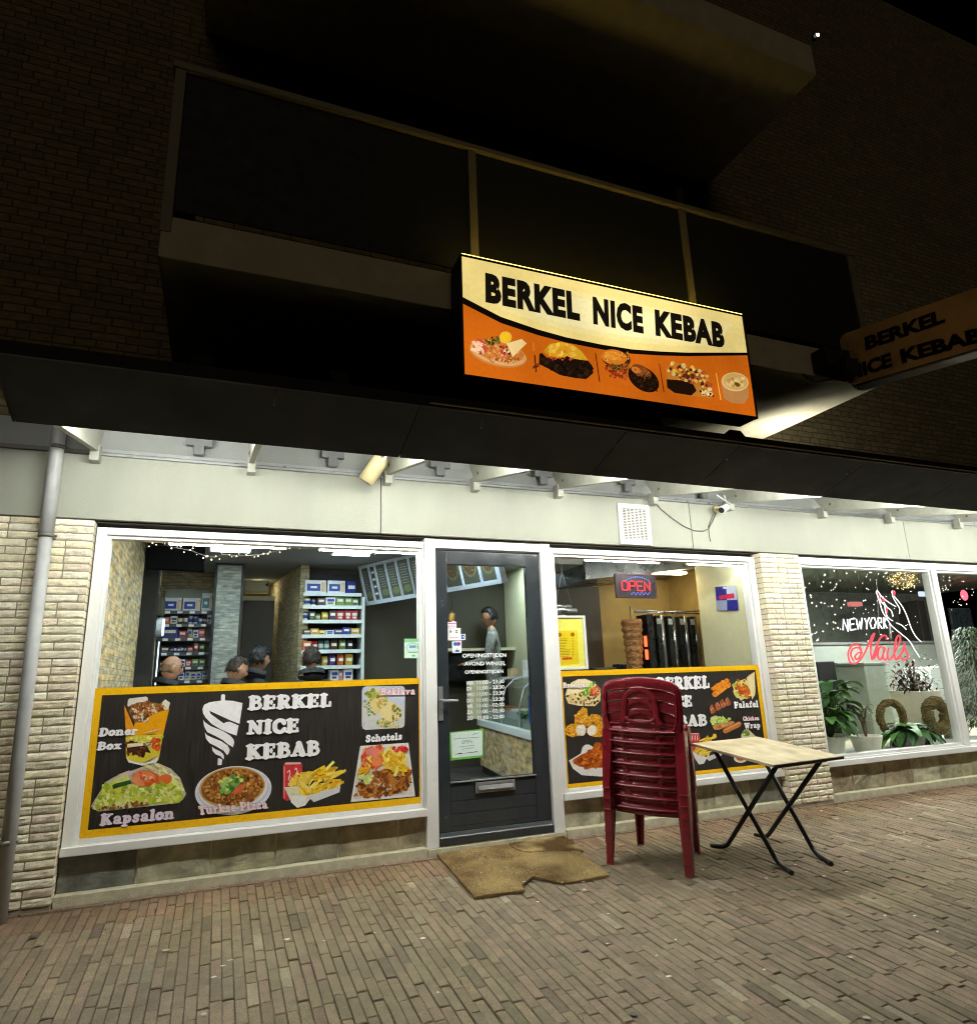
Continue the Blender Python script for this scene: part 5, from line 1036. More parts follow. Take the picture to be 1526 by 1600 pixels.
stock('left', -.62, -.09, 3.55, 0, ZL[0], [('roll_pack','blue',.20,.15),('roll_pack','blue',.20,.15),('roll_pack','teal',.12,.21)], .3)
stock('left', -.61, -.09, 3.55, 1, ZL[1], [('box','pink',.07,.07),('box','cream',.075,.09),('jar','black',.055,.12),('jar','brown',.055,.12),('jar','white',.05,.11),('jar','white',.05,.11),('jar','blue',.05,.11),('jar','purple',.045,.10),('box','white',.05,.10)], .13)
stock('left', -.61, -.09, 3.55, 2, ZL[2], [('box','blue',.17,.12),('box','red',.08,.08),('bag','cream',.07,.12),('box','white',.06,.09),('box','red',.07,.10),('box','pink',.07,.09)], .13)
stock('left', -.61, -.09, 3.55, 3, ZL[3], [('box','brown',.09,.06)]+many([('jar','purple',.035,.07),('jar','blue',.035,.08)], 5)+[('box','red',.06,.06),('bag','pink',.06,.11),('bag','green',.07,.11),('box','red',.07,.09)], .13)
stock('left', -.61, -.09, 3.55, 4, ZL[4], [('box','brown',.08,.06),('jar','red',.05,.09),('bag','brown',.07,.09),('box','white',.06,.08),('box','red',.07,.07),('box','green',.07,.08),('box','green',.06,.08)], .13)
stock('left', -.40, -.09, 3.55, 5, ZL[5], many([('box','white',.06,.09),('box','white',.055,.10),('box','cream',.06,.09)], 5), .12)
stock('right', .90, 1.56, 3.05, 0, ZR[0], [('roll_pack','blue',.26,.15),('roll_pack','blue',.22,.15),('bag','blue',.14,.15)], .2)
stock('right', .90, 1.56, 3.05, 1, ZR[1], [('jar','cream',.09,.10),('jar','white',.06,.09),('box','brown',.09,.09),('box','white',.12,.10),('box','green',.10,.10),('box','green',.09,.10),('box','green',.08,.09)], .11)
stock('right', .90, 1.56, 3.05, 2, ZR[2], [('jar','white',.06,.10),('box','black',.07,.10),('jar','green',.07,.09),('bag','yellow',.09,.10),('box','brown',.08,.11),('box','red',.09,.11),('box','red',.08,.11),('box','red',.08,.11)], .13)
stock('right', .90, 1.56, 3.05, 3, ZR[3], [('tray','brown',.09,.06),('tray','yellow',.09,.07),('tray','yellow',.07,.05),('tray','white',.10,.05),('tray','purple',.10,.06),('tray','blue',.09,.08),('tray','yellow',.10,.07)], .13)
stock('right', .90, 1.56, 3.05, 4, ZR[4], [('box','orange',.10,.10),('bag','red',.08,.10),('jar','teal',.065,.12),('jar','teal',.065,.12),('bag','brown',.10,.12),('bag','green',.09,.12),('bag','black',.08,.11)], .13)
stock('right', .90, 1.56, 3.05, 5, ZR[5], [('bag','brown',.12,.12),('bag','green',.10,.12),('bag','yellow',.08,.11),('bag','purple',.09,.13),('bag','orange',.09,.13),('bag','yellow',.11,.13)], .14)
stock('right', 1.22, 1.56, 3.05, 6, ZR[6], [('box','white',.10,.12),('box','pink',.05,.11),('box','white',.11,.12)], .13)

# menu boards
mbd = empty('menu_board', (0,0,0), 0, 'long slanted menu board with dim dish panels hanging above the counter', 'menu board')
BL, BR_ = Vector((1.655,3.15,2.15)), Vector((2.57,1.07,2.15)); UP = Vector((-.10,-.02,.42)); W = BR_-BL; nn = W.cross(UP).normalized(); nn = -nn if nn.dot(CAM-BL) < 0 else nn
def mbp(s_, t_, o_=0): return BL+W*s_+UP*t_+nn*o_
def mbq(b, s0, s1, t0, t1, o0, o1): b.hexa([mbp(s0,t0,o0),mbp(s1,t0,o0),mbp(s1,t0,o1),mbp(s0,t0,o1),mbp(s0,t1,o0),mbp(s1,t1,o0),mbp(s1,t1,o1),mbp(s0,t1,o1)])
b = MB(); mbq(b, 0, 1, 0, 1, -.08, -.01); obj('case', b, M['grey_pvc'], mbd)
b = MB(); mbq(b, -.005, 1.005, -.08, 0, -.08, .015); mbq(b, -.005, 1.005, 1, 1.06, -.08, .015); mbq(b, -.005, .008, 0, 1, -.01, .012); mbq(b, .98, 1.005, 0, 1, -.01, .012); obj('frame', b, mat('board_frame', S(176,184,196), .4), mbd)
dv = [0,.075,.13,.22,.31,.41,.52,.64,.76,.88,.985]; r = random.Random(5)
for a, e in zip(dv, dv[1:]):
    P = Prt(lambda x, y: mbp(x, y, -.008), nn, 4e-5); P.poly([(a+.008,.03),(e-.008,.03),(e-.008,.97),(a+.008,.97)], S(70,72,62))
    if a == .075:
        for k in range(9): P.poly([(a+.012,.08+k*.1),(e-.016,.08+k*.1),(e-.02,.13+k*.1),(a+.016,.13+k*.1)], S(220,220,210) if k % 2 else S(20,22,22))
    elif a > .5: P.ell((a+e)/2, .5, (e-a)*.38, .32, S(104,98,72)); P.ell((a+e)/2, .5, (e-a)*.3, .26, S(76,60,42)); P.scatter([(a+.02,.3),(e-.02,.3),(e-.02,.7),(a+.02,.7)], [S(120,90,50),S(60,70,40),S(90,50,34)], 18, .014, int(a*100))
    else:
        for k in range(8): P.poly([(a+.02,.84-k*.07),(e-.02-r.random()*.02,.84-k*.07),(e-.03,.865-k*.07),(a+.02,.865-k*.07)], S(120,124,112)); 
        P.ell((a+e)/2, .2, (e-a)*.3, .1, S(100,110,70))
    P.done('menu_panel', M['print'], mbd)
    b = MB(); mbq(b, a-.004, a+.004, 0, 1, -.01, .008); obj('divider', b, mbd.children[1].data.materials[0], mbd)
b = MB(); b.box(1.8,2.6,1.3,3.3,2.03,2.07) if False else None
# counter: stone clad front, white ledge, glass display
ct = empty('counter', (0,0,0), 0, 'stone clad serving counter with white ledge and glass display behind the door', 'counter')
def cx(y): return 2.55+.155*(y-.4)
def cq(b, o0, o1, y0, y1, z0, z1): b.hexa([(cx(y0)+o0,y0,z0),(cx(y0)+o1,y0,z0),(cx(y1)+o1,y1,z0),(cx(y1)+o0,y1,z0),(cx(y0)+o0,y0,z1),(cx(y0)+o1,y0,z1),(cx(y1)+o1,y1,z1),(cx(y1)+o0,y1,z1)])
b = MB(); cq(b, .03, .5, .35, 2.8, FZ+.08, .66); obj('stone_front', b, M['stoneclad'], ct)
b = MB(); cq(b, .05, .5, .35, 2.8, FZ, FZ+.08); obj('plinth', b, M['dark'], ct)
b = MB(); cq(b, .0, .52, .35, 2.82, .665, .735); obj('ledge', b, M['shelf_w'], ct, .004)
b = MB(); cq(b, .06, .50, .36, 2.75, .737, .80); obj('display_base', b, M['salon_dark'], ct)
b = MB(); cq(b, .30, .50, .36, 2.75, 1.19, 1.215); obj('top_shelf', b, M['shelf_w'], ct)
gm = glassmat('display_glass', (.80,.88,.88), 1.5)
b = MB()
pf = [(.04,.745),(.05,.95),(.10,1.10),(.20,1.18),(.31,1.20)]
for (o0,z0),(o1,z1) in zip(pf, pf[1:]): b.add([(cx(.38)+o0,.38,z0),(cx(2.7)+o0,2.7,z0),(cx(2.7)+o1,2.7,z1),(cx(.38)+o1,.38,z1)], [(0,1,2,3)])
obj('display_glass', b, gm, ct)
for y in (.38, 1.05, 1.75, 2.2, 2.7):
    b = MB(); b.sweep([(cx(y)+o,y,z) for o, z in pf], Vector((0,1,0)), .012, .028); obj('rib', b, M['alu'], ct)
b = MB(); b.box(cx(2.7)-.10, cx(2.7)+.16, 2.72, 2.82, .74, 1.18); tag(obj('counter_block', b, M['cream'], None, .01), 'cream block at the far end of the serving counter', 'counter end')
# things on and in the counter
r = random.Random(9)
def prop(name, b, m, label, cat, group=None): o = obj(name, b, m); return tag(o, label, cat, group)
b = MB(); p = Vector((cx(.62)+.14,.62,.802)); b.col = S(30,80,170); b.box(p.x-.10,p.x+.06,p.y+.06,p.y+.08,p.z,p.z+.24); b.col = S(220,224,230); b.box(p.x-.08,p.x+.02,p.y+.055,p.y+.0595,p.z+.15,p.z+.165); b.box(p.x-.08,p.x+.02,p.y+.055,p.y+.0595,p.z+.11,p.z+.12); prop('ice_lolly_card', b, M['attr'], 'blue and white price card in the counter display', 'card')
for i, (dx, yy) in enumerate(((-.02,.60),(.06,.50))):
    b = MB(); p = Vector((cx(yy)+.10+dx,yy,.802)); b.col = S(150,96,60); b.lathe([(.030,0),(.036,.09),(.03,.12)], p, 14); b.col = S(240,206,40); b.lathe([(.042,.12),(.04,.15),(.022,.19),(.006,.20)], p, 14); prop('ice_cup', b, M['attr'], ('left' if i == 0 else 'right')+' brown cup with yellow domed lid in the counter display', 'cup', 'cups in the counter display')
b = MB(); b.col = S(70,110,60)
for i in range(30): b.ico((cx(1.0)+.12+r.uniform(-.05,.12),1.0+r.uniform(-.2,.3),.83+r.uniform(0,.05)), .035, 1, (1,1,.6), .5)
prop('salad_heap', b, M['attr'], 'heap of green salad in the counter display', 'salad')
for i, (yy, c, l) in enumerate(((1.45,'white','white'),(1.75,'orange','orange'),(2.1,'green','green'),(2.4,'red','red'))):
    b = MB(); b.col = S(170,174,174); b.box(cx(yy)+.10,cx(yy)+.36,yy-.12,yy+.12,.802,.87); b.col = GC[c]; b.box(cx(yy)+.115,cx(yy)+.345,yy-.105,yy+.105,.8705,.89); prop('food_tray', b, M['attr'], 'steel tray of %s food in the counter display' % l, 'tray', 'food trays in the counter')
for i in range(4):
    b = MB(); p = Vector((cx(2.0)+.40+.03*i,1.9+.09*i,1.216)); b.col = S(226,226,222); b.lathe([(.022,0),(.030,.16),(.031,.17)], p, 12); prop('cup_stack', b, M['attr'], 'stack of white paper cups on the counter top', 'cups', 'paper cup stacks on the counter')
b = MB(); p = Vector((cx(2.4)+.36,2.35,1.216)); b.col = S(206,180,140); b.box(p.x-.05,p.x+.05,p.y-.05,p.y+.05,p.z,p.z+.09); prop('wooden_box', b, M['attr'], 'small pale box on the counter top beside the paper cups', 'box')
b = MB(); p = onY(706,966,1.9); b.col = S(190,120,50); b.ico(p, .055, 2, (.6,.6,1.35), .5); b.col = S(230,190,90); b.ico(p+Vector((-.01,-.02,.01)), .04, 2, (.5,.5,1.2), .5); b.col = S(60,50,40); b.tube([p+Vector((0,0,.06)), p+Vector((0,0,.5))], .003, 5); prop('hanging_lantern', b, M['attr'], 'small amber ornament hanging behind the door glass', 'ornament')

# kitchen beyond the counter
b = MB(); b.prism([(3.40,1.6,2.12),(4.97,1.6,2.30),(4.97,1.6,2.42),(3.40,1.6,2.30)], (0,0,0), (0,-.75,.02)); tag(obj('extractor_hood', b, M['steel']), 'large steel extractor hood above the kebab grills', 'hood')
b = MB(); b.box(3.1,3.9,.9,1.5,2.30,2.58); tag(obj('duct', b, mat('duct', S(158,156,142), .5)), 'pale square duct at the ceiling behind the right window', 'duct')
b = MB(); b.box(3.2,3.93,1.48,1.60,.9,2.16); tag(obj('wall_shade_panel', b, mat('shade_brown', S(70,60,44), .5, .2)), 'dark brown sheet standing for wall shade left of the doner meat', 'panel')  # dark sheet added in place of shade on the mustard wall
wt = empty('work_counter', (0,0,0), 0, 'steel work counter below the kebab grills', 'counter'); b = MB(); b.box(3.2,4.97,.55,1.5,1.13,1.17); obj('worktop', b, M['steel'], wt, .004); b = MB(); b.box(3.22,4.95,.6,1.48,FZ,1.128); obj('cabinet', b, M['grill'], wt)
sp = empty('kebab_spit', (4.0,1.0,1.172), 0, 'brown doner meat cone on a vertical spit in the right window', 'kebab spit')
b = MB(); b.s = True; n = 22; prof = []
o_ = len(b.v); J = 26
for j in range(J+1):
    z = .05+.53*j/J
    for k in range(n):
        a = 2*math.pi*k/n; rr = (.075+.035*j/J)*(1+.10*noise.noise(Vector((math.cos(a)*2, math.sin(a)*2, z*26)))+.07*math.sin(j*1.9)); b.v.append((rr*math.cos(a), rr*math.sin(a), z))
for j in range(J):
    for k in range(n): b.face((o_+j*n+k, o_+j*n+(k+1)%n, o_+(j+1)*n+(k+1)%n, o_+(j+1)*n+k))
b.face([o_+J*n+k for k in range(n)]); b.face([o_+k for k in range(n)][::-1])
local('meat', b, mat('doner_meat', S(176,122,62), .5, .5, 26, .6, 40, col2=S(86,48,22), stretch=(1,1,2.4)), sp)
b = MB(); b.tube([(0,0,-.0),(0,0,.72)], .008, 8); local('skewer', b, M['steel'], sp); b = MB(); b.lathe([(.12,0),(.13,.02),(.12,.03)], (0,0,0), 20); local('drip_plate', b, M['steel'], sp)
hu = empty('heater_unit', (0,0,0), 0, 'black grill heater with glowing red elements beside the doner meat', 'grill heater')
b = MB(); b.box(4.14,4.22,.92,1.12,1.172,1.80); obj('case', b, M['grill'], hu, .004)
b = MB(); b.box(4.128,4.138,.95,.99,1.34,1.44); b.box(4.128,4.138,.95,.99,1.47,1.58); obj('element', b, M['heater'], hu)
lb = ['first','second','third','last']
for i, X in enumerate((4.27,4.44,4.62,4.78)):
    g_ = empty('grill_column', (0,0,0), 0, '%s tall black grill column from the doner meat' % lb[i], 'grill', 'grill columns in the right window'); yb_ = .95+.03*i
    b = MB(); b.box(X, X+.07, yb_, yb_+.22, 1.172, 1.79); obj('column', b, M['grill'], g_, .012)
    b = MB(); b.tube([(X+.105,yb_+.05,1.172),(X+.105,yb_+.05,1.80)], .028, 12); obj('spit_shield', b, M['steel'], g_)
    b = MB(); b.box(X+.008, X+.062, yb_-.005, yb_-.001, 1.70, 1.76); obj('knob_plate', b, M['alu'], g_)
b = MB()
for x0, z0, x1, z1 in ((4.03,1.83,4.95,1.815),(4.05,1.845,4.55,1.835),(4.4,1.83,4.98,1.85),(4.2,1.822,4.8,1.845)): b.tube([(x0,.98,z0),(x1,1.0,z1)], .009, 6)
tag(obj('spit_rods', b, M['steel']), 'bundle of steel spit rods lying across the top of the grills', 'rods')
b = MB(); b.box(4.02,4.34,.72,.86,1.172,1.22); tag(obj('carving_tray', b, M['grill'], None, .02), 'dark tray on the work counter in front of the meat', 'tray')
b = MB(); b.box(3.35,3.62,.75,.95,1.172,1.27); b.box(3.66,3.74,.75,.9,1.172,1.30); tag(obj('utensil_box', b, M['grill'], None, .01), 'dark utensil boxes on the work counter beside the menu frame', 'boxes')
b = MB(); b.tube([(2.62,.3,1.77),(2.95,.3,1.76)], .03, 10); b.tube([(2.62,.3,1.80),(2.9,.3,1.80)], .02, 8); tag(obj('lamp_cluster', b, M['steel']), 'hanging steel rack above the yellow menu frame', 'rack')
b = MB()
for x0, x1 in ((2.66,2.75),(2.86,2.75),(2.70,2.66),(2.80,2.92)): b.tube([(x0,.3,2.24),(x1,.3,1.8)], .002, 4)
tag(obj('hanging_wires', b, M['alu']), 'thin wires hanging from the window head over the menu frame', 'wires')
b = MB(); b.box(2.65,3.05,3.15,3.4,1.18,1.50); tag(obj('oven', b, M['grill'], None, .01), 'dark oven at the back behind the worker', 'oven')
b = MB(); b.box(2.6,3.6,3.1,3.4,1.55,1.585); tag(obj('wall_shelf', b, M['cream']), 'pale shelf on the back wall behind the worker', 'shelf')
b = MB(); b.box(3.6,3.75,2.7,3.4,FZ,2.6); tag(obj('wall_post', b, M['cream']), 'cream wall edge behind the worker', 'wall edge')

# open sign
os_ = empty('open_sign', (0,0,0), 0, 'black LED sign reading OPEN in red hanging in the right window', 'sign')
x0, x1, z0, z1 = 3.360, 3.800, 1.883, 2.108
b = MB(); b.box(x0, x1, .25, .28, z0, z1); obj('case', b, M['dark'], os_, .004); b = MB(); frame_bars(b, x0, x1, z0, z1, .012, .012, .012, .012, .245, .2495); obj('rim', b, mat('sign_rim', S(60,20,40), .4), os_)
b = MB()
W_O = {'O': [[(0,.15),(0,.85),(.25,1),(.75,1),(1,.85),(1,.15),(.75,0),(.25,0),(0,.15)]], 'P': [[(0,0),(0,1),(.8,1),(1,.85),(1,.6),(.8,.48),(0,.48)]], 'E': [[(1,0),(0,0),(0,1),(1,1)],[(0,.5),(.8,.5)]], 'N': [[(0,0),(0,1),(1,0),(1,1)]]}
for i, c in enumerate('OPEN'):
    ox = x0+.062+i*.082
    for ln in W_O[c]: b.tube([(ox+p*.062,.246,z0+.068+q*.085) for p, q in ln], .0055, 6, sm=False)
obj('letters', b, M['red_led'], os_)
b = MB()
for i in range(11): t = i/10; b.ico((x0+.12+.24*t,.246,z0+.168+.028*math.sin(math.pi*t)), .0045, 1)
for i in range(10): b.ico((x0+.16+.022*i,.246,z0+.035+.012*(i % 2)), .005, 1)
obj('blue_dots', b, M['blue_led'], os_)
b = MB()
for a, e in ((.10,.16),(.30,.22)): b.tube([(x0+a,.262,z1),(x0+e,.262,2.24)], .0015, 4)
obj('chain', b, M['alu'], os_)

# fairy lights across the left window
fy = empty('fairy_lights', (0,0,0), 0, 'string of warm fairy lights across the top of the left window', 'fairy lights')
r = random.Random(21); b = MB(); wv = []
path = [(232,852),(245,851),(262,853),(280,857),(300,861),(318,868),(335,871),(352,866),(372,869),(392,868),(412,866),(432,861),(452,858),(474,850),(490,849),(506,858),(522,858),(545,857),(572,866),(592,862),(612,860),(634,862),(652,863),(652,890),(654,912),(653,925)]
pts = [onY(x, y, .11) for x, y in path]; b.tube(pts, .0015, 4); obj('wire', b, M['dark'], fy)
b = MB()
for (x0,y0),(x1,y1) in zip(path, path[1:]):
    for k in range(3): t = (k+r.random())/3; p = onY(x0+(x1-x0)*t, y0+(y1-y0)*t+r.uniform(-5,5), .105); b.ico(p, r.uniform(.002,.0052), 1)
obj('bulbs', b, M['warm_dot'], fy)
# ================================================================== PEOPLE
def evalmesh(o):
    dg = bpy.context.evaluated_depsgraph_get(); me = bpy.data.meshes.new_from_object(o.evaluated_get(dg)); return me
def head_point(d):
    x, y, z = d.x*.076, d.y*.096, d.z*.118
    if z < -.01: k = min(1, (-z-.01)/.10); x *= 1-.34*k; 
    if y > 0 and z < -.02: y *= 1-.10*min(1, (-z-.02)/.09)
    if y > 0:
        y += .026*math.exp(-((x/.013)**2+((z+.018)/.020)**2)) + .012*math.exp(-((x/.010)**2+((z-.008)/.022)**2))
        for s_ in (-1, 1): y -= .011*math.exp(-(((x-s_*.030)/.016)**2+((z-.012)/.013)**2))
        y += .006*math.exp(-((x/.05)**2+((z-.036)/.012)**2)) + .007*math.exp(-((x/.022)**2+((z+.056)/.009)**2)) - .004*math.exp(-((x/.024)**2+((z+.066)/.004)**2)) + .010*math.exp(-((x/.022)**2+((z+.092)/.018)**2))
    return Vector((x, y, z))
def person(loc, rz, sit, head_tilt, label, top, hairm, hair='short', hood=False, arm=None, trousers=None):
    """one continuous body: skin-grown limbs and shaped head fused into one surface; facing +y before turning"""
    V_ = []; E_ = []; RD = []
    def j(p, r_, prev=None):
        V_.append(p); RD.append(r_ if isinstance(r_, tuple) else (r_, r_))
        if prev is not None: E_.append((prev, len(V_)-1))
        return len(V_)-1
    H0 = .50 if sit else .92
    pel = j((0,0,H0), (.155,.12)); sp1 = j((0,-.01,H0+.20), (.145,.11), pel); ch = j((0,.0,H0+.40), (.165,.12), sp1); nb = j((0,.0,H0+.54), (.075,.07), ch); nk = j((0,.025,H0+.64), (.052,.055), nb)
    for s_ in (-1, 1):
        sh = j((s_*.19,-.005,H0+.485), (.075,.07), ch)
        if arm == 'work': el = j((s_*.235,.04,H0+.20), (.052,.05), sh); wr = j((s_*.17,.30,H0+.16), (.033,.03), el); dirf = Vector((-.1*s_,1,-.1))
        else: el = j((s_*.25,.08,H0+.20), (.055,.052), sh); wr = j((s_*.10,.30,H0+.20), (.034,.03), el); dirf = Vector((-.4*s_,1,-.05))
        dirf.normalize(); wv = Vector(V_[wr]); pm_ = wv+dirf*.06; pa = j(tuple(pm_), (.036,.017), wr); side = dirf.cross(Vector((0,0,1))).normalized()
        for f_, (o, L_) in enumerate(((-.030,.066),(-.010,.076),(.010,.072),(.030,.056))):
            k1 = j(tuple(pm_+dirf*.035+side*o), .0095, pa); k2 = j(tuple(pm_+dirf*(.035+L_*.55)+side*o*1.1+Vector((0,0,-.010))), .0085, k1); j(tuple(pm_+dirf*(.035+L_)+side*o*1.1+Vector((0,0,-.030))), .007, k2)
        t1 = j(tuple(wv+dirf*.03-side*(-s_)*.035+Vector((0,0,-.01))), .011, wr); j(tuple(wv+dirf*.075-side*(-s_)*.050+Vector((0,0,-.02))), .008, t1)
        if sit: hp = j((s_*.095,.02,H0-.02), (.095,.09), pel); kn = j((s_*.13,.44,H0-.01), (.065,.065), hp); an = j((s_*.13,.42,.09), (.042,.042), kn); j((s_*.14,.58,.04), (.042,.032), an)
        else: hp = j((s_*.10,0,H0-.06), (.095,.10), pel); kn = j((s_*.105,.02,.50), (.062,.065), hp); an = j((s_*.11,-.02,.09), (.042,.045), kn); j((s_*.12,.14,.04), (.044,.032), an)
    me = bpy.data.meshes.new('t'); me.from_pydata(V_, E_, []); o = bpy.data.objects.new('t', me); COL.objects.link(o)
    o.modifiers.new('s', 'SKIN'); sv = me.skin_vertices[0].data
    for i, q in enumerate(RD): sv[i].radius = q
    sv[0].use_root = True
    m = o.modifiers.new('u', 'SUBSURF'); m.levels = 1; m.render_levels = 1
    m1 = evalmesh(o); bpy.data.objects.remove(o)
    bm = bmesh.new(); bm.from_mesh(m1); bpy.data.meshes.remove(m1)
    hc = Vector((0, .035, H0+.745)); T = Matrix.Translation(hc) @ Matrix.Rotation(head_tilt[1], 4, 'Z') @ Matrix.Rotation(head_tilt[0], 4, 'X')
    hb = bmesh.new(); bmesh.ops.create_icosphere(hb, subdivisions=4, radius=1)
    hv = [(v.co.normalized().copy(), [f.index for f in v.link_faces]) for v in hb.verts]; hf = [[v.index for v in f.verts] for f in hb.faces]; hb.free()
    def addpart(pts, faces):
        vs = [bm.verts.new(p) for p in pts]
        for f in faces: bm.faces.new([vs[i] for i in f])
    addpart([T @ head_point(d) for d, _ in hv], hf)
    for s_ in (-1, 1):
        eb = bmesh.new(); bmesh.ops.create_icosphere(eb, subdivisions=2, radius=1)
        addpart([T @ (Vector((s_*.077,-.008,-.005))+Vector((v.co.x*.012, v.co.y*.020-.3*v.co.x*s_*.01, v.co.z*.033))) for v in eb.verts], [[v.index for v in f.verts] for f in eb.faces]); eb.free()
    me = bpy.data.meshes.new('t2'); bm.to_mesh(me); bm.free(); o = bpy.data.objects.new('t2', me); COL.objects.link(o)
    rm = o.modifiers.new('r', 'REMESH'); rm.mode = 'VOXEL'; rm.voxel_size = .0085; rm.use_smooth_shade = True
    sm_ = o.modifiers.new('sm', 'SMOOTH'); sm_.iterations = 2; sm_.factor = .4
    m2 = evalmesh(o); bpy.data.objects.remove(o); m2.name = 'person'
    m2.materials.clear(); m2.materials.append(M['skin']); m2.materials.append(top); m2.materials.append(trousers or M['jacket'])
    nz = H0+.585
    for p in m2.polygons:
        c = p.center; hand = (c.y > .33 and abs(c.x) < .30 and H0+.05 < c.z < H0+.30)
        p.material_index = 0 if (c.z > nz or hand) else (2 if c.z < H0-(.02 if sit else .16) or (sit and c.y > .18 and c.z < H0+.10) else 1)
        p.use_smooth = True
    P_ = bpy.data.objects.new('person', m2); COL.objects.link(P_); P_.location = loc; P_.rotation_euler = (0,0,rz); tag(P_, label, 'person')
    # hair
    if hair:
        b = MB(); b.s = True; keep = {}
        for i, (d, _) in enumerate(hv):
            p = head_point(d)
            if hair == 'bald': ok = p.z < .045 and p.y < .0 and p.z > -.05
            elif hair == 'fringe': nz_ = .016*noise.noise(p*60); ok = p.z > .040+nz_ or (p.y < .015+nz_ and p.z > -.055+nz_)
            else: nz_ = .012*noise.noise(p*70); ok = (p.z > .050+.22*max(0,p.y)+nz_) or (p.y < -.004+nz_ and p.z > -.05+nz_)
            if ok: keep[i] = p
        th = {'bald': .002, 'short': .010, 'fringe': .020, 'full': .017}[hair]
        idx = {}
        for i, p in keep.items():
            d = hv[i][0]; k = th*(1+.9*noise.noise(p*55)+.9*noise.noise(p*150)); idx[i] = len(b.v); b.v.append(tuple(T @ (p*1.01+d*k)))
        for f in hf:
            if all(i in idx for i in f): b.face([idx[i] for i in f])
        if hair != 'bald':
            rr_ = random.Random(5); b.s = False
            for i, p in keep.items():
                d = hv[i][0]
                for _ in range(3):
                    sd = Vector((rr_.gauss(0,1), rr_.gauss(0,1), rr_.gauss(0,1))); sd = (sd-d*sd.dot(d)).normalized()*.003; q0 = p*1.01+d*th*rr_.uniform(.5,1.2); dr = (d*.35+Vector((0,.35 if p.y > .02 else -.3,-.55 if p.z < .08 else .05))+Vector((rr_.gauss(0,.3), rr_.gauss(0,.3), rr_.gauss(0,.3)))).normalized()*rr_.uniform(.012,.030)
                    o_ = len(b.v); b.v += [tuple(T @ (q0-sd)), tuple(T @ (q0+sd)), tuple(T @ (q0+dr))]; b.face((o_,o_+1,o_+2))
            b.s = True
        # rim turned back into the scalp so the hair has thickness
        ed = {}
        for f in hf:
            if all(i in idx for i in f):
                for a_, c_ in zip(f, f[1:]+f[:1]): ed[(a_,c_)] = 1
        for (a_,c_) in list(ed):
            if (c_,a_) not in ed:
                o_ = len(b.v); b.v += [tuple(T @ (keep[a_]*.97)), tuple(T @ (keep[c_]*.97))]; b.face((idx[c_], idx[a_], o_, o_+1))
        local('hair', b, hairm, P_)
    b = MB()
    for s_ in (-1, 1): b.ico(T @ Vector((s_*.030,.078,.012)), .011, 2)
    for s_ in (-1, 1): b.sweep([T @ Vector((s_*.014,.092,.034)), T @ Vector((s_*.030,.090,.039)), T @ Vector((s_*.048,.078,.033))], Vector((0,1,0)), .007, .006)
    b.sweep([T @ Vector((-.022,.088,-.062)), T @ Vector((0,.096,-.061)), T @ Vector((.022,.088,-.062))], Vector((0,1,0)), .006, .004)
    e_ = local('eyes', b, mat('eye', S(48,36,30), .4) if 'eye' not in bpy.data.materials else bpy.data.materials['eye'], P_)
    if hood:
        b = MB(); b.s = True; n = 20; o_ = len(b.v)
        for jx in range(7):
            a2 = 2*math.pi*jx/6
            for k in range(n+1):
                a = math.pi*(-.12+1.24*k/n); rr = .105+.035*math.cos(a2)
                b.v.append((rr*math.cos(a)*(1.0+.08*math.sin(a2)), -rr*math.sin(a)*.95+.02+.006*math.sin(k*2.3+jx), H0+.585+.055*math.sin(a2)+.035*math.sin(a)*(a2 < 3.3)))
        for jx in range(6):
            for k in range(n): b.face((o_+jx*(n+1)+k, o_+jx*(n+1)+k+1, o_+(jx+1)*(n+1)+k+1, o_+(jx+1)*(n+1)+k))
        local('hood', b, top, P_)
    return P_
def seat_at(px, py, y, tall): # place so that the head centre lies on that sight line
    p = onY(px, py, y); return p
p = seat_at(262, 1044, 2.4, 0); pb = person((p.x, 2.4, p.z-1.245), R(-70), True, (R(-8), 0), 'bald man with glasses in a black jacket seated at far left of the shop', M['jacket'], M['stubble'], 'bald', True)
b = MB(); pr = pb
for s_ in (-1,1): b.tube([(s_*.03+.022*math.cos(2*math.pi*i/12), .128, 1.26+.017*math.sin(2*math.pi*i/12)) for i in range(13)], .0025, 5)
b.tube([(-.05,.126,1.262),(-.08,.03,1.262)], .002, 5); b.tube([(.05,.126,1.262),(.08,.03,1.262)], .002, 5); local('glasses', b, M['dark'], pb)
p = onY(369, 1046, 2.2); person((p.x-.02, 2.2, p.z-1.245), R(-62), True, (R(-22), R(-10)), 'young man with short brown hair bending forward in a black hooded coat', M['jacket'], M['hair_b'], 'short', True)
p = onY(401, 1030, 2.6); person((p.x, 2.6, p.z-1.245), R(-75), True, (R(-4), R(8)), 'dark haired boy with a fringe in a black coat facing right', M['jacket'], M['hair_k'], 'fringe', True)
p = onY(488, 1031, 2.3); person((p.x, 2.3, p.z-1.245), R(10), True, (R(-8), 0), 'person in a dark hooded coat with back turned before the white shelf unit', M['jacket'], M['hair_b'], 'full', True)
p = onY(768, 964, 3.12); person((p.x, 3.12, p.z-1.665), R(62), False, (R(-12), R(4)), 'dark haired worker in a grey sweater standing behind the counter', M['sweater'], M['hair_k'], 'short', False, 'work', M['jacket'])
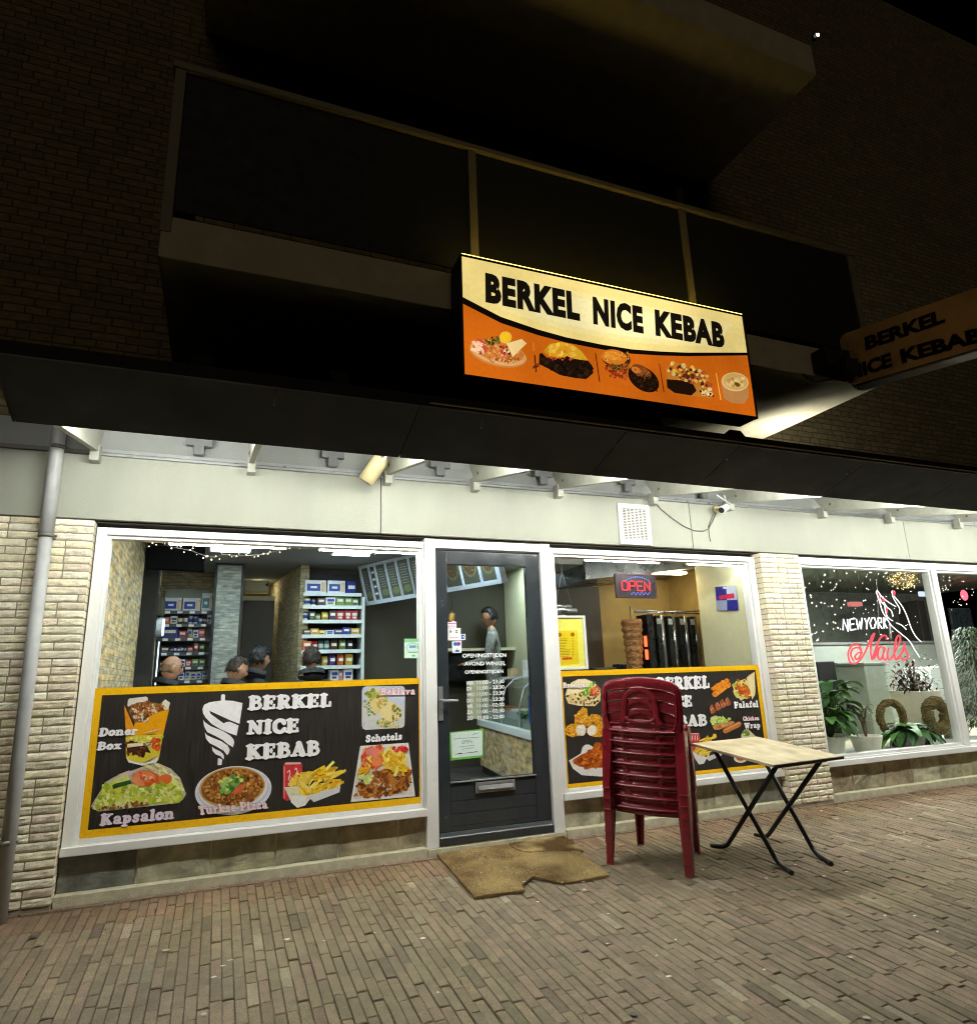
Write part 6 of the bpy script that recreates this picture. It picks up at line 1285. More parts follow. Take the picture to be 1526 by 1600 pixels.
# seats and table the guests use, low behind the poster
for nm, (x, y, l) in {'a':(-.55,2.4,'bald man'),'b':(.16,2.2,'short haired young man'),'c':(.37,2.6,'fringe haired boy'),'d':(.93,2.3,'person with back turned')}.items():
    s_ = empty('stool', (x, y, FZ), 0, 'dark stool under the %s' % l, 'stool', 'stools inside the shop')
    b = MB(); b.lathe([(.17,.42),(.18,.44),(.17,.46)], (0,0,0), 20); local('seat', b, M['dark'], s_)
    for a in range(4): b = MB(); c_, q_ = math.cos(a*math.pi/2+.78), math.sin(a*math.pi/2+.78); b.tube([(c_*.12,q_*.12,.42),(c_*.18,q_*.18,0)], .014, 8); local('leg', b, M['dark'], s_)

# ================================================================== STACK OF RED CHAIRS
def make_chair():
    """low plastic chair seen from the rear (local -y): backrest hoop with a medallion loop, seat, two rear and two front legs"""
    t = empty('chair', (0,0,0)); mt = M['burgundy']
    YB = -.236
    def back(x): u = min(1, abs(x)/.28); return YB-.030*(1-u*u)
    hoop = [(-.268,.372),(-.272,.45),(-.272,.53),(-.270,.60),(-.262,.650),(-.236,.685),(-.19,.705),(-.10,.722),(0,.730)]
    hoop = hoop+[(-x,z) for x, z in hoop[-2::-1]]
    # flat hoop built as a band between an outer and an inner outline, with a raised lip round the opening
    inn = [(-.208,.384),(-.226,.42),(-.240,.47),(-.244,.54),(-.243,.60),(-.236,.630),(-.20,.645),(-.10,.656),(0,.662)]
    inn = inn+[(-x,z) for x, z in inn[-2::-1]]
    A, B_ = _smooth([(x,0,z) for x, z in hoop]), _smooth([(x,0,z) for x, z in inn]); b = MB(); b.s = True
    out_ = [(p[0]*1.02, p[2]+.006) for p in A]; rows = []
    n = len(A)
    prof = ((0,.012),(0,.0),(.12,-.006),(.5,-.007),(.88,-.006),(1,-.001),(1,.010))
    o = len(b.v)
    for k, d in prof:
        for a_, c_ in zip(out_, B_): x = a_[0]*(1-k)+c_[0]*k; z = a_[1]*(1-k)+c_[2]*k; b.v.append((x, back(x)+d, z))
    for j_ in range(len(prof)-1):
        for i in range(n-1): k = o+j_*n+i; b.face((k, k+n, k+n+1, k+1))
    b.s = False
    b.sweep([(p[0], back(p[0])-.006, p[2]) for p in B_], [Vector((0,-1,0))]*n, .010, .010, 2.5, 8)
    # lower panel with the loop's foot
    b.s = True; m_ = 18; o = len(b.v)
    rows = ((.444,.006),(.440,-.002),(.418,.008),(.397,.014),(.390,-.010),(.384,-.018),(.377,-.017),(.374,-.006),(.378,.010))
    for z, d in rows:
        for i in range(m_+1):
            u = -1+2*i/m_; up = z > .42; b.v.append((u*.222, back(u*.222)+d, z-(.018*(u*u) if up else 0)-.004*(1-u*u)))
    for j_ in range(len(rows)-1):
        for i in range(m_): k = o+j_*(m_+1)+i; b.face((k, k+m_+1, k+m_+2, k+1))
    b.s = False
    ov = [(-.142,.425),(-.118,.455),(-.112,.51),(-.104,.565),(-.086,.612),(-.05,.642),(0,.652),(.05,.642),(.086,.612),(.104,.565),(.112,.51),(.118,.455),(.142,.425)]
    pts = _smooth([(x, back(x)-.004, z) for x, z in ov]); b.sweep(pts, [Vector((0,-1,0))]*len(pts), .034, .012, 3.5, 12)
    pts = _smooth([(x, back(x)-.005, z) for x, z in ((-.098,.468),(-.07,.447),(0,.438),(.07,.447),(.098,.468))]); b.sweep(pts, [Vector((0,-1,0))]*len(pts), .022, .012, 3.5, 12)
    pts = _smooth([(x, back(x)-.003, z) for x, z in ((-.07,.650),(-.03,.660),(0,.664),(.03,.660),(.07,.650))]); b.sweep(pts, [Vector((0,-1,0))]*len(pts), .024, .010, 3, 10)
    local('backrest', b, mt, t)
    # seat: dished sheet, rear edge rolled into a lip
    b = MB(); b.s = True; n = 16; m_ = 10; o = len(b.v)
    for j_ in range(m_+1):
        for i in range(n+1):
            u = -1+2*i/n; v = j_/m_; hw = .212-.018*v; y = back(u*.2)*(1-v)+(.215+.02*(1-u*u))*v
            b.v.append((u*hw, y+.012*(1-v), .368-.012*math.sin(math.pi*v)*(1-u*u)+.014*v))
    for j_ in range(m_):
        for i in range(n): k = o+j_*(n+1)+i; b.face((k, k+1, k+n+2, k+n+1))
    o = len(b.v)
    for z, d in ((.372,.012),(.366,.002),(.352,.010),(.338,.020)):
        for i in range(n+1): u = -1+2*i/n; b.v.append((u*.21, back(u*.21)+d, z-.004*(1-u*u)))
    for j_ in range(3):
        for i in range(n): k = o+j_*(n+1)+i; b.face((k, k+n+1, k+n+2, k+1))
    b.s = False
    b.sweep([(-.196,.218,.370),(-.1,.232,.368),(0,.236,.367),(.1,.232,.368),(.196,.218,.370)], Vector((0,1,0)), .035, .010, 4, 10)
    for s_ in (-1,1): b.sweep([(s_*.208,-.20,.352),(s_*.204,0,.356),(s_*.195,.2,.362)], Vector((s_,0,0)), .036, .009, 4, 10)
    local('seat', b, mt, t)
    for s_ in (-1, 1):
        b = MB()   # rear leg: broad rear web and a side web
        b.hexa([(s_*.236,-.268,0),(s_*.284,-.268,0),(s_*.284,-.259,0),(s_*.236,-.259,0),(s_*.208,-.243,.384),(s_*.280,-.243,.384),(s_*.280,-.234,.384),(s_*.208,-.234,.384)])
        b.hexa([(s_*.275,-.2585,0),(s_*.2845,-.2585,0),(s_*.2845,-.215,0),(s_*.275,-.215,0),(s_*.271,-.2335,.384),(s_*.2805,-.2335,.384),(s_*.2805,-.150,.384),(s_*.271,-.150,.384)])
        b.hexa([(s_*.234,-.2705,0),(s_*.287,-.2705,0),(s_*.287,-.2565,0),(s_*.234,-.2565,0),(s_*.2335,-.2695,.007),(s_*.2868,-.2695,.007),(s_*.2868,-.256,.007),(s_*.2335,-.256,.007)])
        local('leg', b, mt, t, .002)
        b = MB()
        b.hexa([(s_*.182,.268,0),(s_*.222,.268,0),(s_*.222,.258,0),(s_*.182,.258,0),(s_*.150,.230,.37),(s_*.212,.230,.37),(s_*.212,.220,.37),(s_*.150,.220,.37)])
        b.hexa([(s_*.213,.2575,0),(s_*.2225,.2575,0),(s_*.2225,.222,0),(s_*.213,.222,0),(s_*.203,.2195,.37),(s_*.2125,.2195,.37),(s_*.2125,.15,.37),(s_*.203,.15,.37)])
        local('leg', b, mt, t, .002)
    return t
def _smooth(p): 
    P = [p[0]]+list(p)+[p[-1]]; out = []
    for i in range(1, len(P)-2):
        for k in range(3):
            t = k/3; a, b_, c, d = P[i-1], P[i], P[i+1], P[i+2]
            out.append(tuple(.5*((2*b_[j])+(c[j]-a[j])*t+(2*a[j]-5*b_[j]+4*c[j]-d[j])*t*t+(-a[j]+3*b_[j]-3*c[j]+d[j])*t**3) for j in range(3)))
    return out+[tuple(p[-1])]
NCH = 8; PITCH = .0715
ch0 = make_chair(); rl_, rr_ = onG(953,1352), onG(1077,1372)
wdir = Vector(((rr_-rl_).x,(rr_-rl_).y,0)).normalized(); ang = math.atan2(wdir.y, wdir.x); mid = (rl_+rr_)/2
fwd = Vector((-wdir.y, wdir.x, 0)); base = mid+fwd*.262
names = ['bottom','second lowest','third lowest','fourth lowest','fourth highest','third highest','second highest','topmost']
Z_ = Vector((0,-GS,1)).normalized(); X_ = Vector((wdir.x, wdir.y, 0)); X_ = (X_-Z_*X_.dot(Z_)).normalized(); Y_ = Z_.cross(X_); RM = Matrix((X_, Y_, Z_)).transposed()
for i in range(NCH):
    c = ch0 if i == 0 else copy_tree(ch0)
    c.location = Vector((base.x, base.y, gz(base.y)+.003))+RM @ Vector((.0025*i, -.0095*i, PITCH*i)); c.rotation_euler = RM.to_euler()
    tag(c, '%s burgundy plastic chair of the stack before the right poster' % names[i], 'chair', 'stacked burgundy plastic chairs')

# ================================================================== FOLDING TABLE
tbx = empty('folding_table', (0,0,0), 0, 'small square folding table with mottled beige top and crossed black legs', 'table')
def ontop(px, py):
    v = ray(px, py); t_ = (.68+.11*(CAM.y+1.1)-CAM.z)/(v.z-.11*v.y); return CAM+v*t_
Q = [ontop(*p) for p in ((1080,1161.7),(1182,1150.7),(1316.8,1181.3),(1207.8,1195))]
up_ = Vector((0,-.11,1)).normalized(); cen = sum(Q, Vector())/4
ax = ((Q[2]-Q[1])+(Q[3]-Q[0])).normalized(); la = ((Q[2]-Q[1]).length+(Q[3]-Q[0]).length)/4; bx = up_.cross(ax).normalized(); 
if bx.dot(Q[1]-Q[0]) < 0: bx = -bx
lbx = ((Q[1]-Q[0]).length+(Q[2]-Q[3]).length)/4
cs = [cen+ax*(la*i)+bx*(lbx*j) for i, j in ((-1,-1),(-1,1),(1,1),(1,-1))]
b = MB(); b.hexa([p-up_*.018 for p in cs]+cs); obj('tabletop', b, M['tabletop'], tbx, .003)
b = MB(); 
d0, d1 = cs[2]+ax*.0015, cs[3]+ax*.0015
b.hexa([d0-up_*.019,d1-up_*.019,d1-up_*.019+ax*.006,d0-up_*.019+ax*.006,d0-up_*.003,d1-up_*.003,d1-up_*.003+ax*.006,d0-up_*.003+ax*.006]); obj('edge_band', b, M['tabledark'], tbx)
G = lambda x, y: onG(x, y, .014)
def legpath(top, foot, toe):
    top, foot, toe = Vector(top), Vector(foot), Vector(toe); out = [top]
    kn = foot+(top-foot)*.05
    for k in range(7):
        t_ = k/6; out.append(kn*(1-t_)**2+foot*2*t_*(1-t_)+(foot+(toe-foot)*.4)*t_*t_)
    out.append(toe); return out
F1t, F1 = G(1112,1321), G(1137,1323); F3t, F3 = G(1234,1365), G(1212,1349); F2t, F2 = G(1181,1304), G(1200,1308); F4t, F4 = G(1296,1351), G(1270,1333)
und = lambda px, py: ontop(px, py)-up_*.035
def underpt(s_, t_): return cen+ax*(la*s_)+bx*(lbx*t_)-up_*.034
XA = -.62; XB = .62
legs = [legpath(underpt(.80,XA), F1, F1t), legpath(underpt(-.80,XA), F3, F3t), legpath(underpt(.80,XB+.03), F2, F2t), legpath(underpt(-.80,XB+.03), F4, F4t)]
off = [-.016, .016, -.016, .016]
for pth, o_ in zip(legs, off):
    b = MB(); b.tube([p+bx*o_ for p in pth], .0155, 12); obj('leg', b, M['steel_black'], tbx)
for s_ in (-.80, .80):
    b = MB(); b.tube([underpt(s_, XA-.1), underpt(s_, XB+.13)], .013, 10); obj('crossbar', b, M['steel_black'], tbx)

# ================================================================== DOORMATS
def matobj(name, pxs, z, th, label, seed):
    pts = [onG(x, y, z) for x, y in pxs]; P_ = []
    for a, e in zip(pts, pts[1:]+pts[:1]):
        n = max(2, int((e-a).length/.014))
        for k in range(n): q = a+(e-a)*(k/n); P_.append(q+Vector((noise.noise(q*60+Vector((seed,0,0))), noise.noise(q*60+Vector((0,seed,9))), 0))*.005)
    bm = bmesh.new(); vs = [bm.verts.new((p.x, p.y, 0)) for p in P_]; f = bm.faces.new(vs); bmesh.ops.triangulate(bm, faces=[f])
    bmesh.ops.subdivide_edges(bm, edges=[e for e in bm.edges if e.calc_length() > .05], cuts=6, use_grid_fill=True)
    for v in bm.verts: v.co.z = th+.006*noise.noise(v.co*5)+.004*noise.noise(v.co*90)
    if bm.faces and sum(f.normal.z for f in bm.faces) < 0: bmesh.ops.reverse_faces(bm, faces=bm.faces[:])
    be = [e for e in bm.edges if e.is_boundary]; r_ = bmesh.ops.extrude_edge_only(bm, edges=be)
    for g_ in r_['geom']:
        if isinstance(g_, bmesh.types.BMVert): g_.co.z = .003
    for v in bm.verts: v.co.z += gz(v.co.y)
    me = bpy.data.meshes.new(name); bm.to_mesh(me); bm.free(); me.materials.append(M['coir']); o = bpy.data.objects.new(name, me); COL.objects.link(o)
    r = random.Random(seed); b = MB(); tri = []
    me.calc_loop_triangles(); ar = 0
    for t_ in me.loop_triangles:
        if t_.normal.z > .6: tri.append(t_); ar += t_.area
    for t_ in tri:
        k = t_.area/ar*9000; n_ = int(k)+(r.random() < k-int(k)); A, B_, C2 = (me.vertices[i].co for i in t_.vertices)
        for _ in range(n_):
            u_, v_ = r.random(), r.random()
            if u_+v_ > 1: u_, v_ = 1-u_, 1-v_
            p = A+(B_-A)*u_+(C2-A)*v_; q = noise.noise(Vector((p.x*3.2+seed, p.y*3.2, 1)))+.5*noise.noise(Vector((p.x*9, p.y*9, seed)))
            f_ = max(0, min(1, .56+q*1.7)); b.col = jit(tuple(S(116,86,44)[i]*(1-f_)+S(250,226,168)[i]*f_ for i in range(3)), .25, r)
            a_ = r.random()*6.28; d_ = Vector((math.cos(a_), math.sin(a_), 0))*.0022; l_ = Vector((r.gauss(0,.004), r.gauss(0,.004), r.uniform(.004,.009))); b.add([p-d_-Vector((0,0,.002)), p+d_-Vector((0,0,.002)), p+l_], [(0,1,2)])
    obj('pile', b, M['attr'], o)
    return tag(o, label, 'doormat')
c4 = lambda L_: [(600+x/4.239, 1220+y/4.239) for x, y in L_]
matobj('doormat', c4([(332,462),(560,436),(760,414),(802,412),(826,428),(868,460),(920,474),(965,480),(1100,470),(1282,462),(1330,498),(1490,625),(1330,652),(1180,676),(1080,652),(985,634),(945,662),(910,692),(930,722),(760,748),(600,772),(470,620),(400,540)]), .016, .016, 'large torn brown coir doormat in front of the door, notched at its near edge', 3)
matobj('doormat', c4([(812,410),(980,378),(1140,352),(1190,368),(1320,464),(1284,461),(1100,467),(968,476),(925,470),(874,455),(832,424)]), .018, .021, 'smaller torn piece of brown coir doormat at the right door post', 8)

# ================================================================== NAIL SALON
slabx('salon_floor', 5.29, 14, .13, 6, .0, .30, M['concrete'])
slabx('salon_ceiling', 5.29, 14, .2, 6, 2.62, 2.7, M['salon_dark'])
slabx('salon_wall', 5.2, 5.29, .13, 6, .3, 2.62, M['salon_dark'])
slabx('salon_wall', 5.29, 14, 4.6, 4.7, .3, 2.62, M['salon_dark'])
slabx('window_board', 5.29, 14, .13, .62, .30, .345, mat('salon_sill', S(206,212,206), .4))
pn = empty('partition', (0,0,0), 0, 'low grey panelled partition across the nail salon', 'partition')
b = MB(); b.box(6.2, 13, 2.6, 2.7, .3, 1.52); obj('panel', b, M['grey_in'], pn, .004); b = MB(); b.box(6.18, 13, 2.58, 2.72, 1.522, 1.56); obj('cap', b, M['alu'], pn)
def salonbox(name, px0, px1, y, d, z0, m, label, cat, top=None):
    a, e = onY(*px0, y), onY(*px1, y); o = empty(name, (0,0,0), 0, label, cat); b = MB(); b.box(min(a.x,e.x), max(a.x,e.x), y, y+d, max(.3,min(a.z,e.z)) if z0 is None else z0, max(a.z,e.z)); obj('body', b, m, o, .01)
    if top: b = MB(); b.box(min(a.x,e.x)-.03, max(a.x,e.x)+.03, y-.03, y+d+.02, max(a.z,e.z)+.001, max(a.z,e.z)+.035); obj('top', b, top, o, .004)
    return o
salonbox('manicure_desk', (1349,1040), (1392,1092), 1.5, .5, .3, mat('desk_panel', S(176,186,176), .5), 'pale grey manicure desk behind the Nails lettering', 'desk', M['salon_dark'])
salonbox('white_cabinet', (1452,1042), (1478,1085), 1.6, .4, .3, M['shelf_w'], 'white cabinet behind the big planter', 'cabinet')
salonbox('salon_chair', (1276,1034), (1308,1062), 1.8, .12, .9, M['dark'], 'black salon chair back at the left of the salon', 'chair')
salonbox('grey_sofa', (1308,1036), (1350,1075), 2.1, .4, .3, mat('sofa', S(84,90,86), .9), 'dark grey salon seat beside the black chair', 'seat')
salonbox('tall_cabinet', (1432,938), (1455,998), 3.2, .4, .3, mat('tall_cab', S(62,56,50), .5), 'tall dark brown cabinet at the back of the salon', 'cabinet')
salonbox('mirror', (1483,950), (1526,1000), 3.0, .05, None, mat('mirror_dark', S(54,62,66), .3), 'dark wall mirror at the right end of the salon', 'mirror')
salonbox('red_shelf', (1330,940), (1348,947), 3.6, .1, None, emit('red_shelf_glow', (.8,.25,.22), .35), 'dim red lit shelf strip at the back of the salon', 'shelf')
salonbox('lit_notice', (1437,924), (1458,932), 3.4, .05, None, emit('notice_glow', (.6,.7,.9), .5), 'small pale lit notice at the back of the salon', 'notice')
fl_ = onY(1506, 930, 3.0); b = MB(); b.ico(fl_, .09, 2, (1,.4,1.1)); o = obj('red_lamp', b, emit('red_lamp', (1,.08,.12), 1.2)); tag(o, 'small red and white lit ornament in the far right salon pane', 'ornament')
b = MB(); b.box(6.6, 13, 1.0, 3.6, 2.60, 2.615) if False else b.box(8.2, 9.4, 1.4, 1.7, 2.606, 2.618); sl_ = empty('salon_light', (0,0,0), 0, 'unseen light panel added at the nail salon ceiling', 'lamp'); obj('diffuser', b, emit('salon_panel', (.95,1,.95), 45), sl_)  # unseen panel added to brighten the back of the salon
b = MB(); b.box(6.1, 7.2, .16, .22, 2.40, 2.43); b.box(7.5, 9.0, .16, .22, 2.40, 2.43); s2_ = empty('window_light', (0,0,0), 0, 'tube light above the nail salon window display', 'lamp'); obj('tube', b, emit('salon_tube', (1,1,.95), 30), s2_)
# lettering signs on the glass
ns = empty('neon_sign', (0,0,0), 0, 'neon sign NEW YORK Nails with a white outlined hand in the salon window', 'neon sign')
YN = .10
def np_(x, y): return onY(1240+x/5.3357, 870+y/5.3357, YN)
def strokes(b, LL, r_, sm=True):
    for L_ in LL:
        L2 = _arc(L_, 5) if sm and len(L_) > 2 else L_
        b.tube([np_(*p) for p in L2], r_, 8)
b = MB()
NY = [[(410,612),(412,522),(452,622),(446,520)],[(470,612),(466,522),(508,514)],[(468,566),(500,560)],[(471,612),(516,604)],[(520,518),(536,604),(548,540),(560,602),(568,510)],
      [(590,512),(606,556),(628,508)],[(606,556),(606,604)],[(650,510),(634,552),(648,598),(674,592),(684,548),(672,508),(650,510)],[(704,600),(702,508)],[(702,510),(728,512),(730,545),(704,552),(736,600)],[(752,598),(748,505)],[(776,504),(752,548),(776,596)]]
strokes(b, NY, .0075, False); obj('white_letters', b, M['neon_white'], ns)
b = MB()
NA = [[(566,806),(540,800),(510,830),(520,856),(548,838),(560,780),(530,728),(480,746),(452,810),(470,880),(510,892),(560,850),(610,760),(652,660),(672,640)],[(672,640),(646,720),(640,800),(652,858)],[(652,858),(676,790),(706,700),(744,658),(772,664),(770,690)],
      [(752,760),(720,752),(700,800),(704,850),(728,852),(752,790),(756,756)],[(756,756),(744,830),(758,862),(780,840)],[(790,760),(780,820),(790,860),(812,846)],[(798,708),(800,716)],[(812,846),(850,780),(886,690),(874,656),(852,690),(838,790),(846,856),(872,850)],[(872,850),(912,770),(924,716),(918,760),(944,800),(950,838),(920,862),(892,846)],[(570,806),(540,760),(490,770),(474,820),(496,866)],[(700,720),(690,800),(668,850)],[(858,850),(900,800),(930,760)]]
strokes(b, NA, .0085); obj('red_letters', b, M['neon_red'], ns)
b = MB()
HA = [[(850,415),(790,380),(730,330),(700,288),(686,292),(700,330),(716,380),(740,460),(780,520)],[(716,320),(726,370),(750,400)],[(740,330),(752,380),(776,420),(812,450),(824,500)],[(752,380),(770,480),(800,520),(824,534)],[(768,500),(810,570),(890,640),(960,700),(1010,780),(1048,838)],[(820,284),(824,330),(850,380),(880,430),(880,470)],[(836,330),(900,410),(940,490),(980,600),(1020,670),(1062,710)],[(856,552),(900,572),(936,606)]]
strokes(b, HA, .0055); obj('hand_outline', b, M['neon_white'], ns)
b = MB(); strokes(b, [[(706,318),(716,350)],[(742,348),(752,378)],[(770,430),(776,470)],[(820,286),(840,296),(834,320),(822,310)]], .011, False); obj('red_nails', b, M['neon_red'], ns)
b = MB(); b.tube([onY(1369,905,YN+.04), onY(1374,1000,YN+.04)], .003, 5); b.tube([onY(1389,975,YN+.03), onY(1392,1000,YN+.03)], .012, 6); obj('cable', b, M['grey_pvc'], ns)
# reflections in the salon glass, built as a gold cluster and glowing dots
hg = empty('gold_reflection', onY(1411, 905, .9), 0, 'round golden cluster standing for a lamp reflected in the salon window', 'reflection')  # reflected pendant lamp, built as a glowing cluster inside
r = random.Random(31); b = MB(); b2 = MB()
for i in range(240):
    d = Vector((r.gauss(0,1), r.gauss(0,1), r.gauss(0,.8))).normalized()*r.uniform(.10,.19); d.z *= .75; b.ico(d, r.uniform(.002,.006), 1)
for i in range(60):
    d = Vector((r.gauss(0,1), r.gauss(0,1), r.gauss(0,.7))).normalized()*.17; b2.tube([d*.2, d], .004, 4)
local('bulbs', b, emit('gold_bulb', (1,.74,.30), 1.6), hg); local('wires', b2, mat('gold_wire', S(150,120,60), .4, metal=.5), hg); b = MB(); b.tube([(0,0,.1),(0,0,.6)], .004, 5); local('cord', b, M['dark'], hg)
stl = empty('reflection_dots', (0,0,0), 0, 'tiny glowing dots standing for lights reflected in the salon window', 'fairy lights')  # light dots reflected in the glass, built as glowing beads with wires
b = MB(); b2 = MB()
for i in range(110):
    x = 1252+r.random()**1.2*185; y = 888+r.random()**1.25*118; p = onY(x, y, 1.1+r.uniform(-.3,.5)); b.ico(p, r.uniform(.003,.0075), 1)
for i in range(30): p = onY(r.uniform(1465,1524), 900+r.random()**1.5*60, 1.2); b.ico(p, r.uniform(.002,.005), 1)
for i in range(14): p = onY(r.uniform(1255,1430), 890, 1.3); b2.tube([p, p+Vector((0,0,-.6))], .0015, 4)
obj('bulbs', b, emit('reflection_dot', (1,.93,.76), 3), stl); obj('wires', b2, M['dark'], stl)

# plants
def leaf(b, base, dirv, L_, W2, droop, col, up=Vector((0,0,1)), n=6, fold=.25):
    d = Vector(dirv).normalized(); s_ = d.cross(up).normalized(); p = Vector(base); o = len(b.v); v_ = d.copy(); q = b.s; b.s = True; b.col = col
    for i in range(n+1):
        t_ = i/n; w_ = W2*math.sin(math.pi*min(1, (t_*.94+.03)))**.8*(1 if t_ < .5 else 1-.35*(t_-.5)); nrm_ = s_.cross(v_).normalized()
        b.v += [tuple(p-s_*w_+nrm_*w_*fold), tuple(p), tuple(p+s_*w_+nrm_*w_*fold)]
        v_ = (v_+Vector((0,0,-droop/n))).normalized(); p = p+v_*(L_/n)
    for i in range(n):
        k = o+i*3; b.face((k,k+1,k+4,k+3)); b.face((k+1,k+2,k+5,k+4))
    b.s = q
def potmesh(x, y, z, r0, r1, h, name='pot', parent=None, m=None):
    b = MB(); b.lathe([(r0,0),(r0*1.03,.01),(r1,h-.012),(r1*1.03,h),(r1*.93,h),(r1*.9,h-.03)], (x,y,z), 26); o = obj(name, b, m or M['pot'], parent)
    b = MB(); b.lathe([(r1*.92,h-.035),(r1*.5,h-.022),(.01,h-.018)], (x,y,z), 18); obj('soil', b, M['soil'], parent); return o
SILL = .346
GRN = [S(86,140,62),S(66,114,50),S(112,166,80),S(54,96,46)]
def peace_lily():
    x, y = onY(1308,1165,.30).x, .36; t = empty('peace_lily', (0,0,0), 0, 'peace lily with white flowers in a white pot at the left of the salon window', 'potted plant')
    potmesh(x, y, SILL, .10, .125, .17, 'pot', t); b = MB(); bs = MB(); r = random.Random(2)
    for i in range(95):
        a = r.uniform(0, 6.28); h = r.uniform(.10,.56); d = Vector((math.cos(a)*r.uniform(.05,.28), math.sin(a)*r.uniform(.04,.16), h)); p0 = Vector((x, y, SILL+.15)); p1 = p0+d
        p1.y = max(.13, min(.55, p1.y)); bs.tube([p0, p0+d*.5+Vector((0,0,.04)), p1], .004, 5); leaf(b, p1, Vector((math.cos(a), math.sin(a)*.5, r.uniform(-.2,.7))), r.uniform(.14,.22), r.uniform(.045,.07), r.uniform(.6,1.4), jit(r.choice(GRN), .2, r))
    for px, py in ((1317,1092),(1286,1078)):
        p = onY(px, py, .30); bs.tube([Vector((x,y,SILL+.15)), p-Vector((0,0,.05))], .004, 5); leaf(b, p-Vector((0,0,.06)), Vector((.1,-.1,1)), .13, .04, .1, S(226,226,196))
    obj('leaves', b, M['leaf'], t); obj('stems', bs, mat('stem', S(84,110,50), .6), t)
def dracaena():
    x, y = onY(1364,1160,.25).x, .33; t = empty('dracaena', (0,0,0), 0, 'small dracaena with thin stems in a cream bowl pot on the salon window board', 'potted plant')
    potmesh(x, y, SILL, .115, .155, .155, 'pot', t); b = MB(); bs = MB(); r = random.Random(4)
    for tip in ((-.13,.0,.32),(.01,.02,.26),(-.05,-.03,.20),(.06,.0,.30)):
        p0 = Vector((x+.01, y, SILL+.13)); p1 = p0+Vector(tip); bs.tube([p0, p0+Vector((tip[0]*.25,0,tip[2]*.5)), p1], [.012,.010,.008], 7)
        for i in range(16): a = r.uniform(0,6.28); leaf(b, p1-Vector((0,0,r.uniform(0,.04))), Vector((math.cos(a), math.sin(a)*.7, r.uniform(.2,1.2))), r.uniform(.10,.19), .0075, r.uniform(.5,2), jit(r.choice((S(96,116,64),S(70,90,50),S(120,120,80))), .2, r))
    obj('leaves', b, M['leaf'], t); obj('stems', bs, mat('bark', S(120,104,76), .8), t)
def lowplant():
    x, y = onY(1430,1152,.25).x, .33; t = empty('leafy_plant', (0,0,0), 0, 'low plant with broad drooping leaves in a white pot before the wicker wreath', 'potted plant')
    potmesh(x, y, SILL, .13, .16, .13, 'pot', t); b = MB(); r = random.Random(6)
    for i in range(64): a = r.uniform(0, 6.28); p = Vector((x+r.uniform(-.10,.10), y+r.uniform(-.05,.05), SILL+.12)); leaf(b, p, Vector((math.cos(a), math.sin(a)*.5, r.uniform(.5,1.3))), r.uniform(.20,.42), r.uniform(.04,.065), r.uniform(1.2,2.6), jit(r.choice(GRN+[S(140,170,110),S(40,66,36)]), .2, r))
    obj('leaves', b, M['leaf'], t)
peace_lily(); dracaena(); lowplant()
def wreath(px, py, y, R0, r0, sq, label, seed):
    c = onY(px, py, y); o_ = empty('wreath', c, 0, label, 'wreath', 'wicker wreaths in the salon window'); b = MB(); r = random.Random(seed)
    for k in range(48):
        ph = r.uniform(0,6.28); q = r.uniform(.3,1)*r0; tw = r.choice((5,6,7)); pts = []
        for i in range(41): a = 2*math.pi*i/40; pts.append(((R0+q*math.cos(tw*a+ph))*math.cos(a)*sq, q*math.sin(tw*a+ph), (R0+q*math.cos(tw*a+ph))*math.sin(a)))
        b.tube(pts, .0045, 5, cap=False)
    local('twigs', b, M['wicker'], o_)
wreath(1393, 1122, .50, .165, .042, 1.1, 'brown wicker wreath leaning behind the dracaena and low plant', 1)
wreath(1463, 1118, .55, .15, .07, 1.0, 'dark round wreath by the white mullion of the salon window', 2)
bp_ = empty('big_planter', (0,0,0), 0, 'tall white tapered planter with a brown dried bush', 'potted plant')
p = onY(1436, 1125, .95); potmesh(p.x, .95, .30, .17, .265, .585, 'pot', bp_); b = MB(); r = random.Random(12)
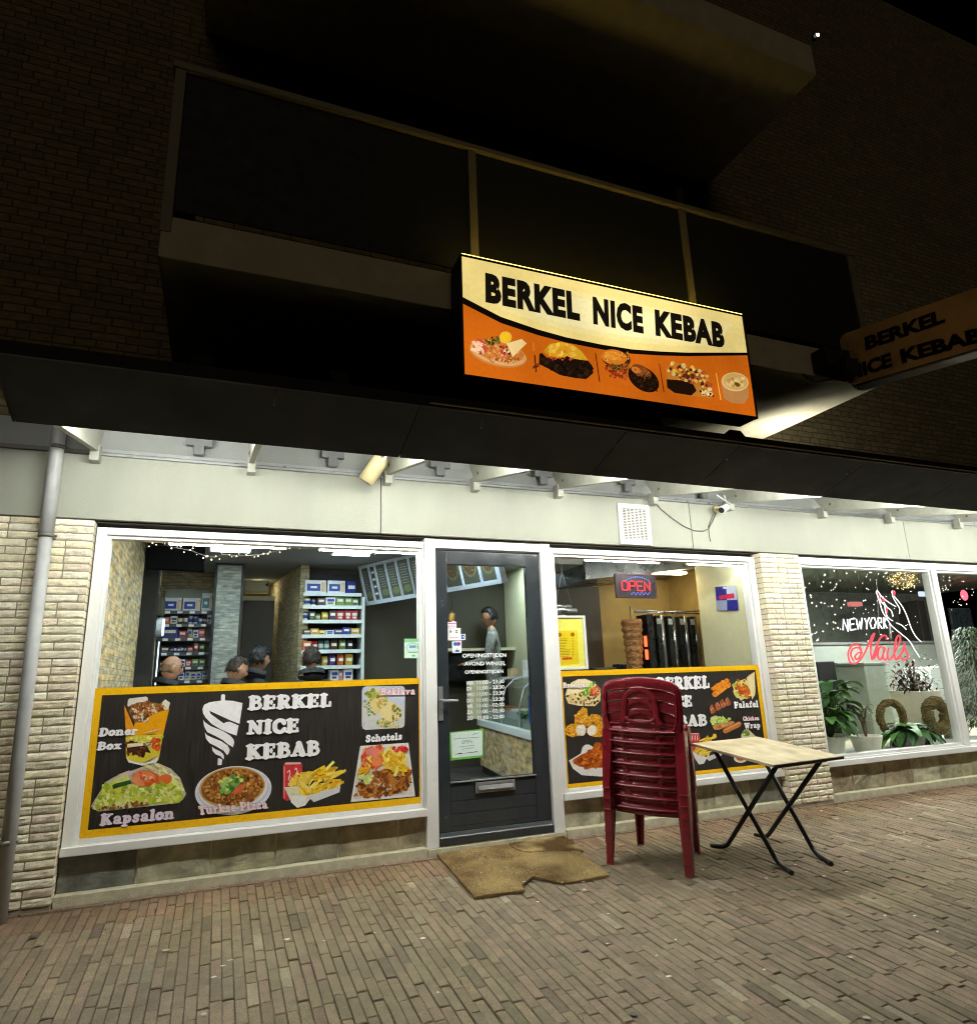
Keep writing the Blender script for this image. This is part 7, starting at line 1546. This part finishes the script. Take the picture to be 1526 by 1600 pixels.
for i in range(420):
    d = Vector((r.gauss(0,.13), r.gauss(0,.10), abs(r.gauss(0,.17)))); a = r.uniform(0,6.28); b_p = Vector((p.x-.02, .95, .88))+d; leaf(b, b_p, Vector((math.cos(a), math.sin(a), r.uniform(-.3,1))), r.uniform(.05,.11), .014, 1.2, jit(r.choice((S(92,64,44),S(70,52,36),S(120,86,58),S(58,50,34))), .2, r), n=3)
obj('foliage', b, M['leaf'], bp_)
b = MB(); 
for i in range(24): d = Vector((r.gauss(0,.1), 0, r.uniform(.05,.4))); b.tube([Vector((p.x,.95,.86)), Vector((p.x,.95,.86))+d], .004, 5)
obj('twigs', b, mat('twig', S(76,56,40), .8), bp_)
wf = empty('white_flowers', (0,0,0), 0, 'bush of dark leaves and white and red blossoms by the salon mullion', 'potted plant'); b = MB(); c = onY(1476,1105,.75); r = random.Random(14)
for i in range(260): d = Vector((r.gauss(0,.13), r.gauss(0,.1), r.gauss(0,.2))); a = r.uniform(0,6.28); leaf(b, c+d+Vector((.1,0,-.12)), Vector((math.cos(a), math.sin(a), r.uniform(-.3,1))), r.uniform(.06,.12), .02, 1, jit(r.choice((S(44,60,34),S(60,74,40),S(90,60,40),S(38,44,30))), .2, r), n=3)
for i in range(26): b.col = S(220,222,206) if r.random() < .7 else S(150,60,50); b.ico(c+Vector((r.gauss(0,.06), r.gauss(-.08,.05), r.gauss(.1,.09))), .022, 1, (1,1,.8), .6)
obj('foliage', b, M['leaf'], wf); potmesh(c.x+.1, .75, .30, .12, .15, .2, 'pot', wf)
cf = empty('conifer', (0,0,0), 0, 'bushy dark green conifer filling the right salon pane', 'tree'); b = MB(); r = random.Random(15); c = onY(1528,1090,.62)
for i in range(2600):
    h = r.random(); z = .42+1.22*h; rr_ = .36*(1-.62*h**2.0)*(.55+.45*r.random()**.4); a = r.uniform(0,6.28); pp = Vector((c.x+.16+rr_*math.cos(a), .66+rr_*.9*math.sin(a), z)); 
    if pp.y < .14: continue
    leaf(b, pp, Vector((math.cos(a), math.sin(a), r.uniform(-.5,.3))), r.uniform(.06,.12), .007, .8, jit(r.choice((S(58,84,50),S(44,70,42),S(76,98,60),S(36,56,36))), .2, r), n=2)
obj('crown', b, M['leaf'], cf); b = MB(); b.tube([(c.x+.16,.66,.30),(c.x+.16,.66,1.55)], [.04,.012], 8); obj('trunk', b, M['soil'], cf)
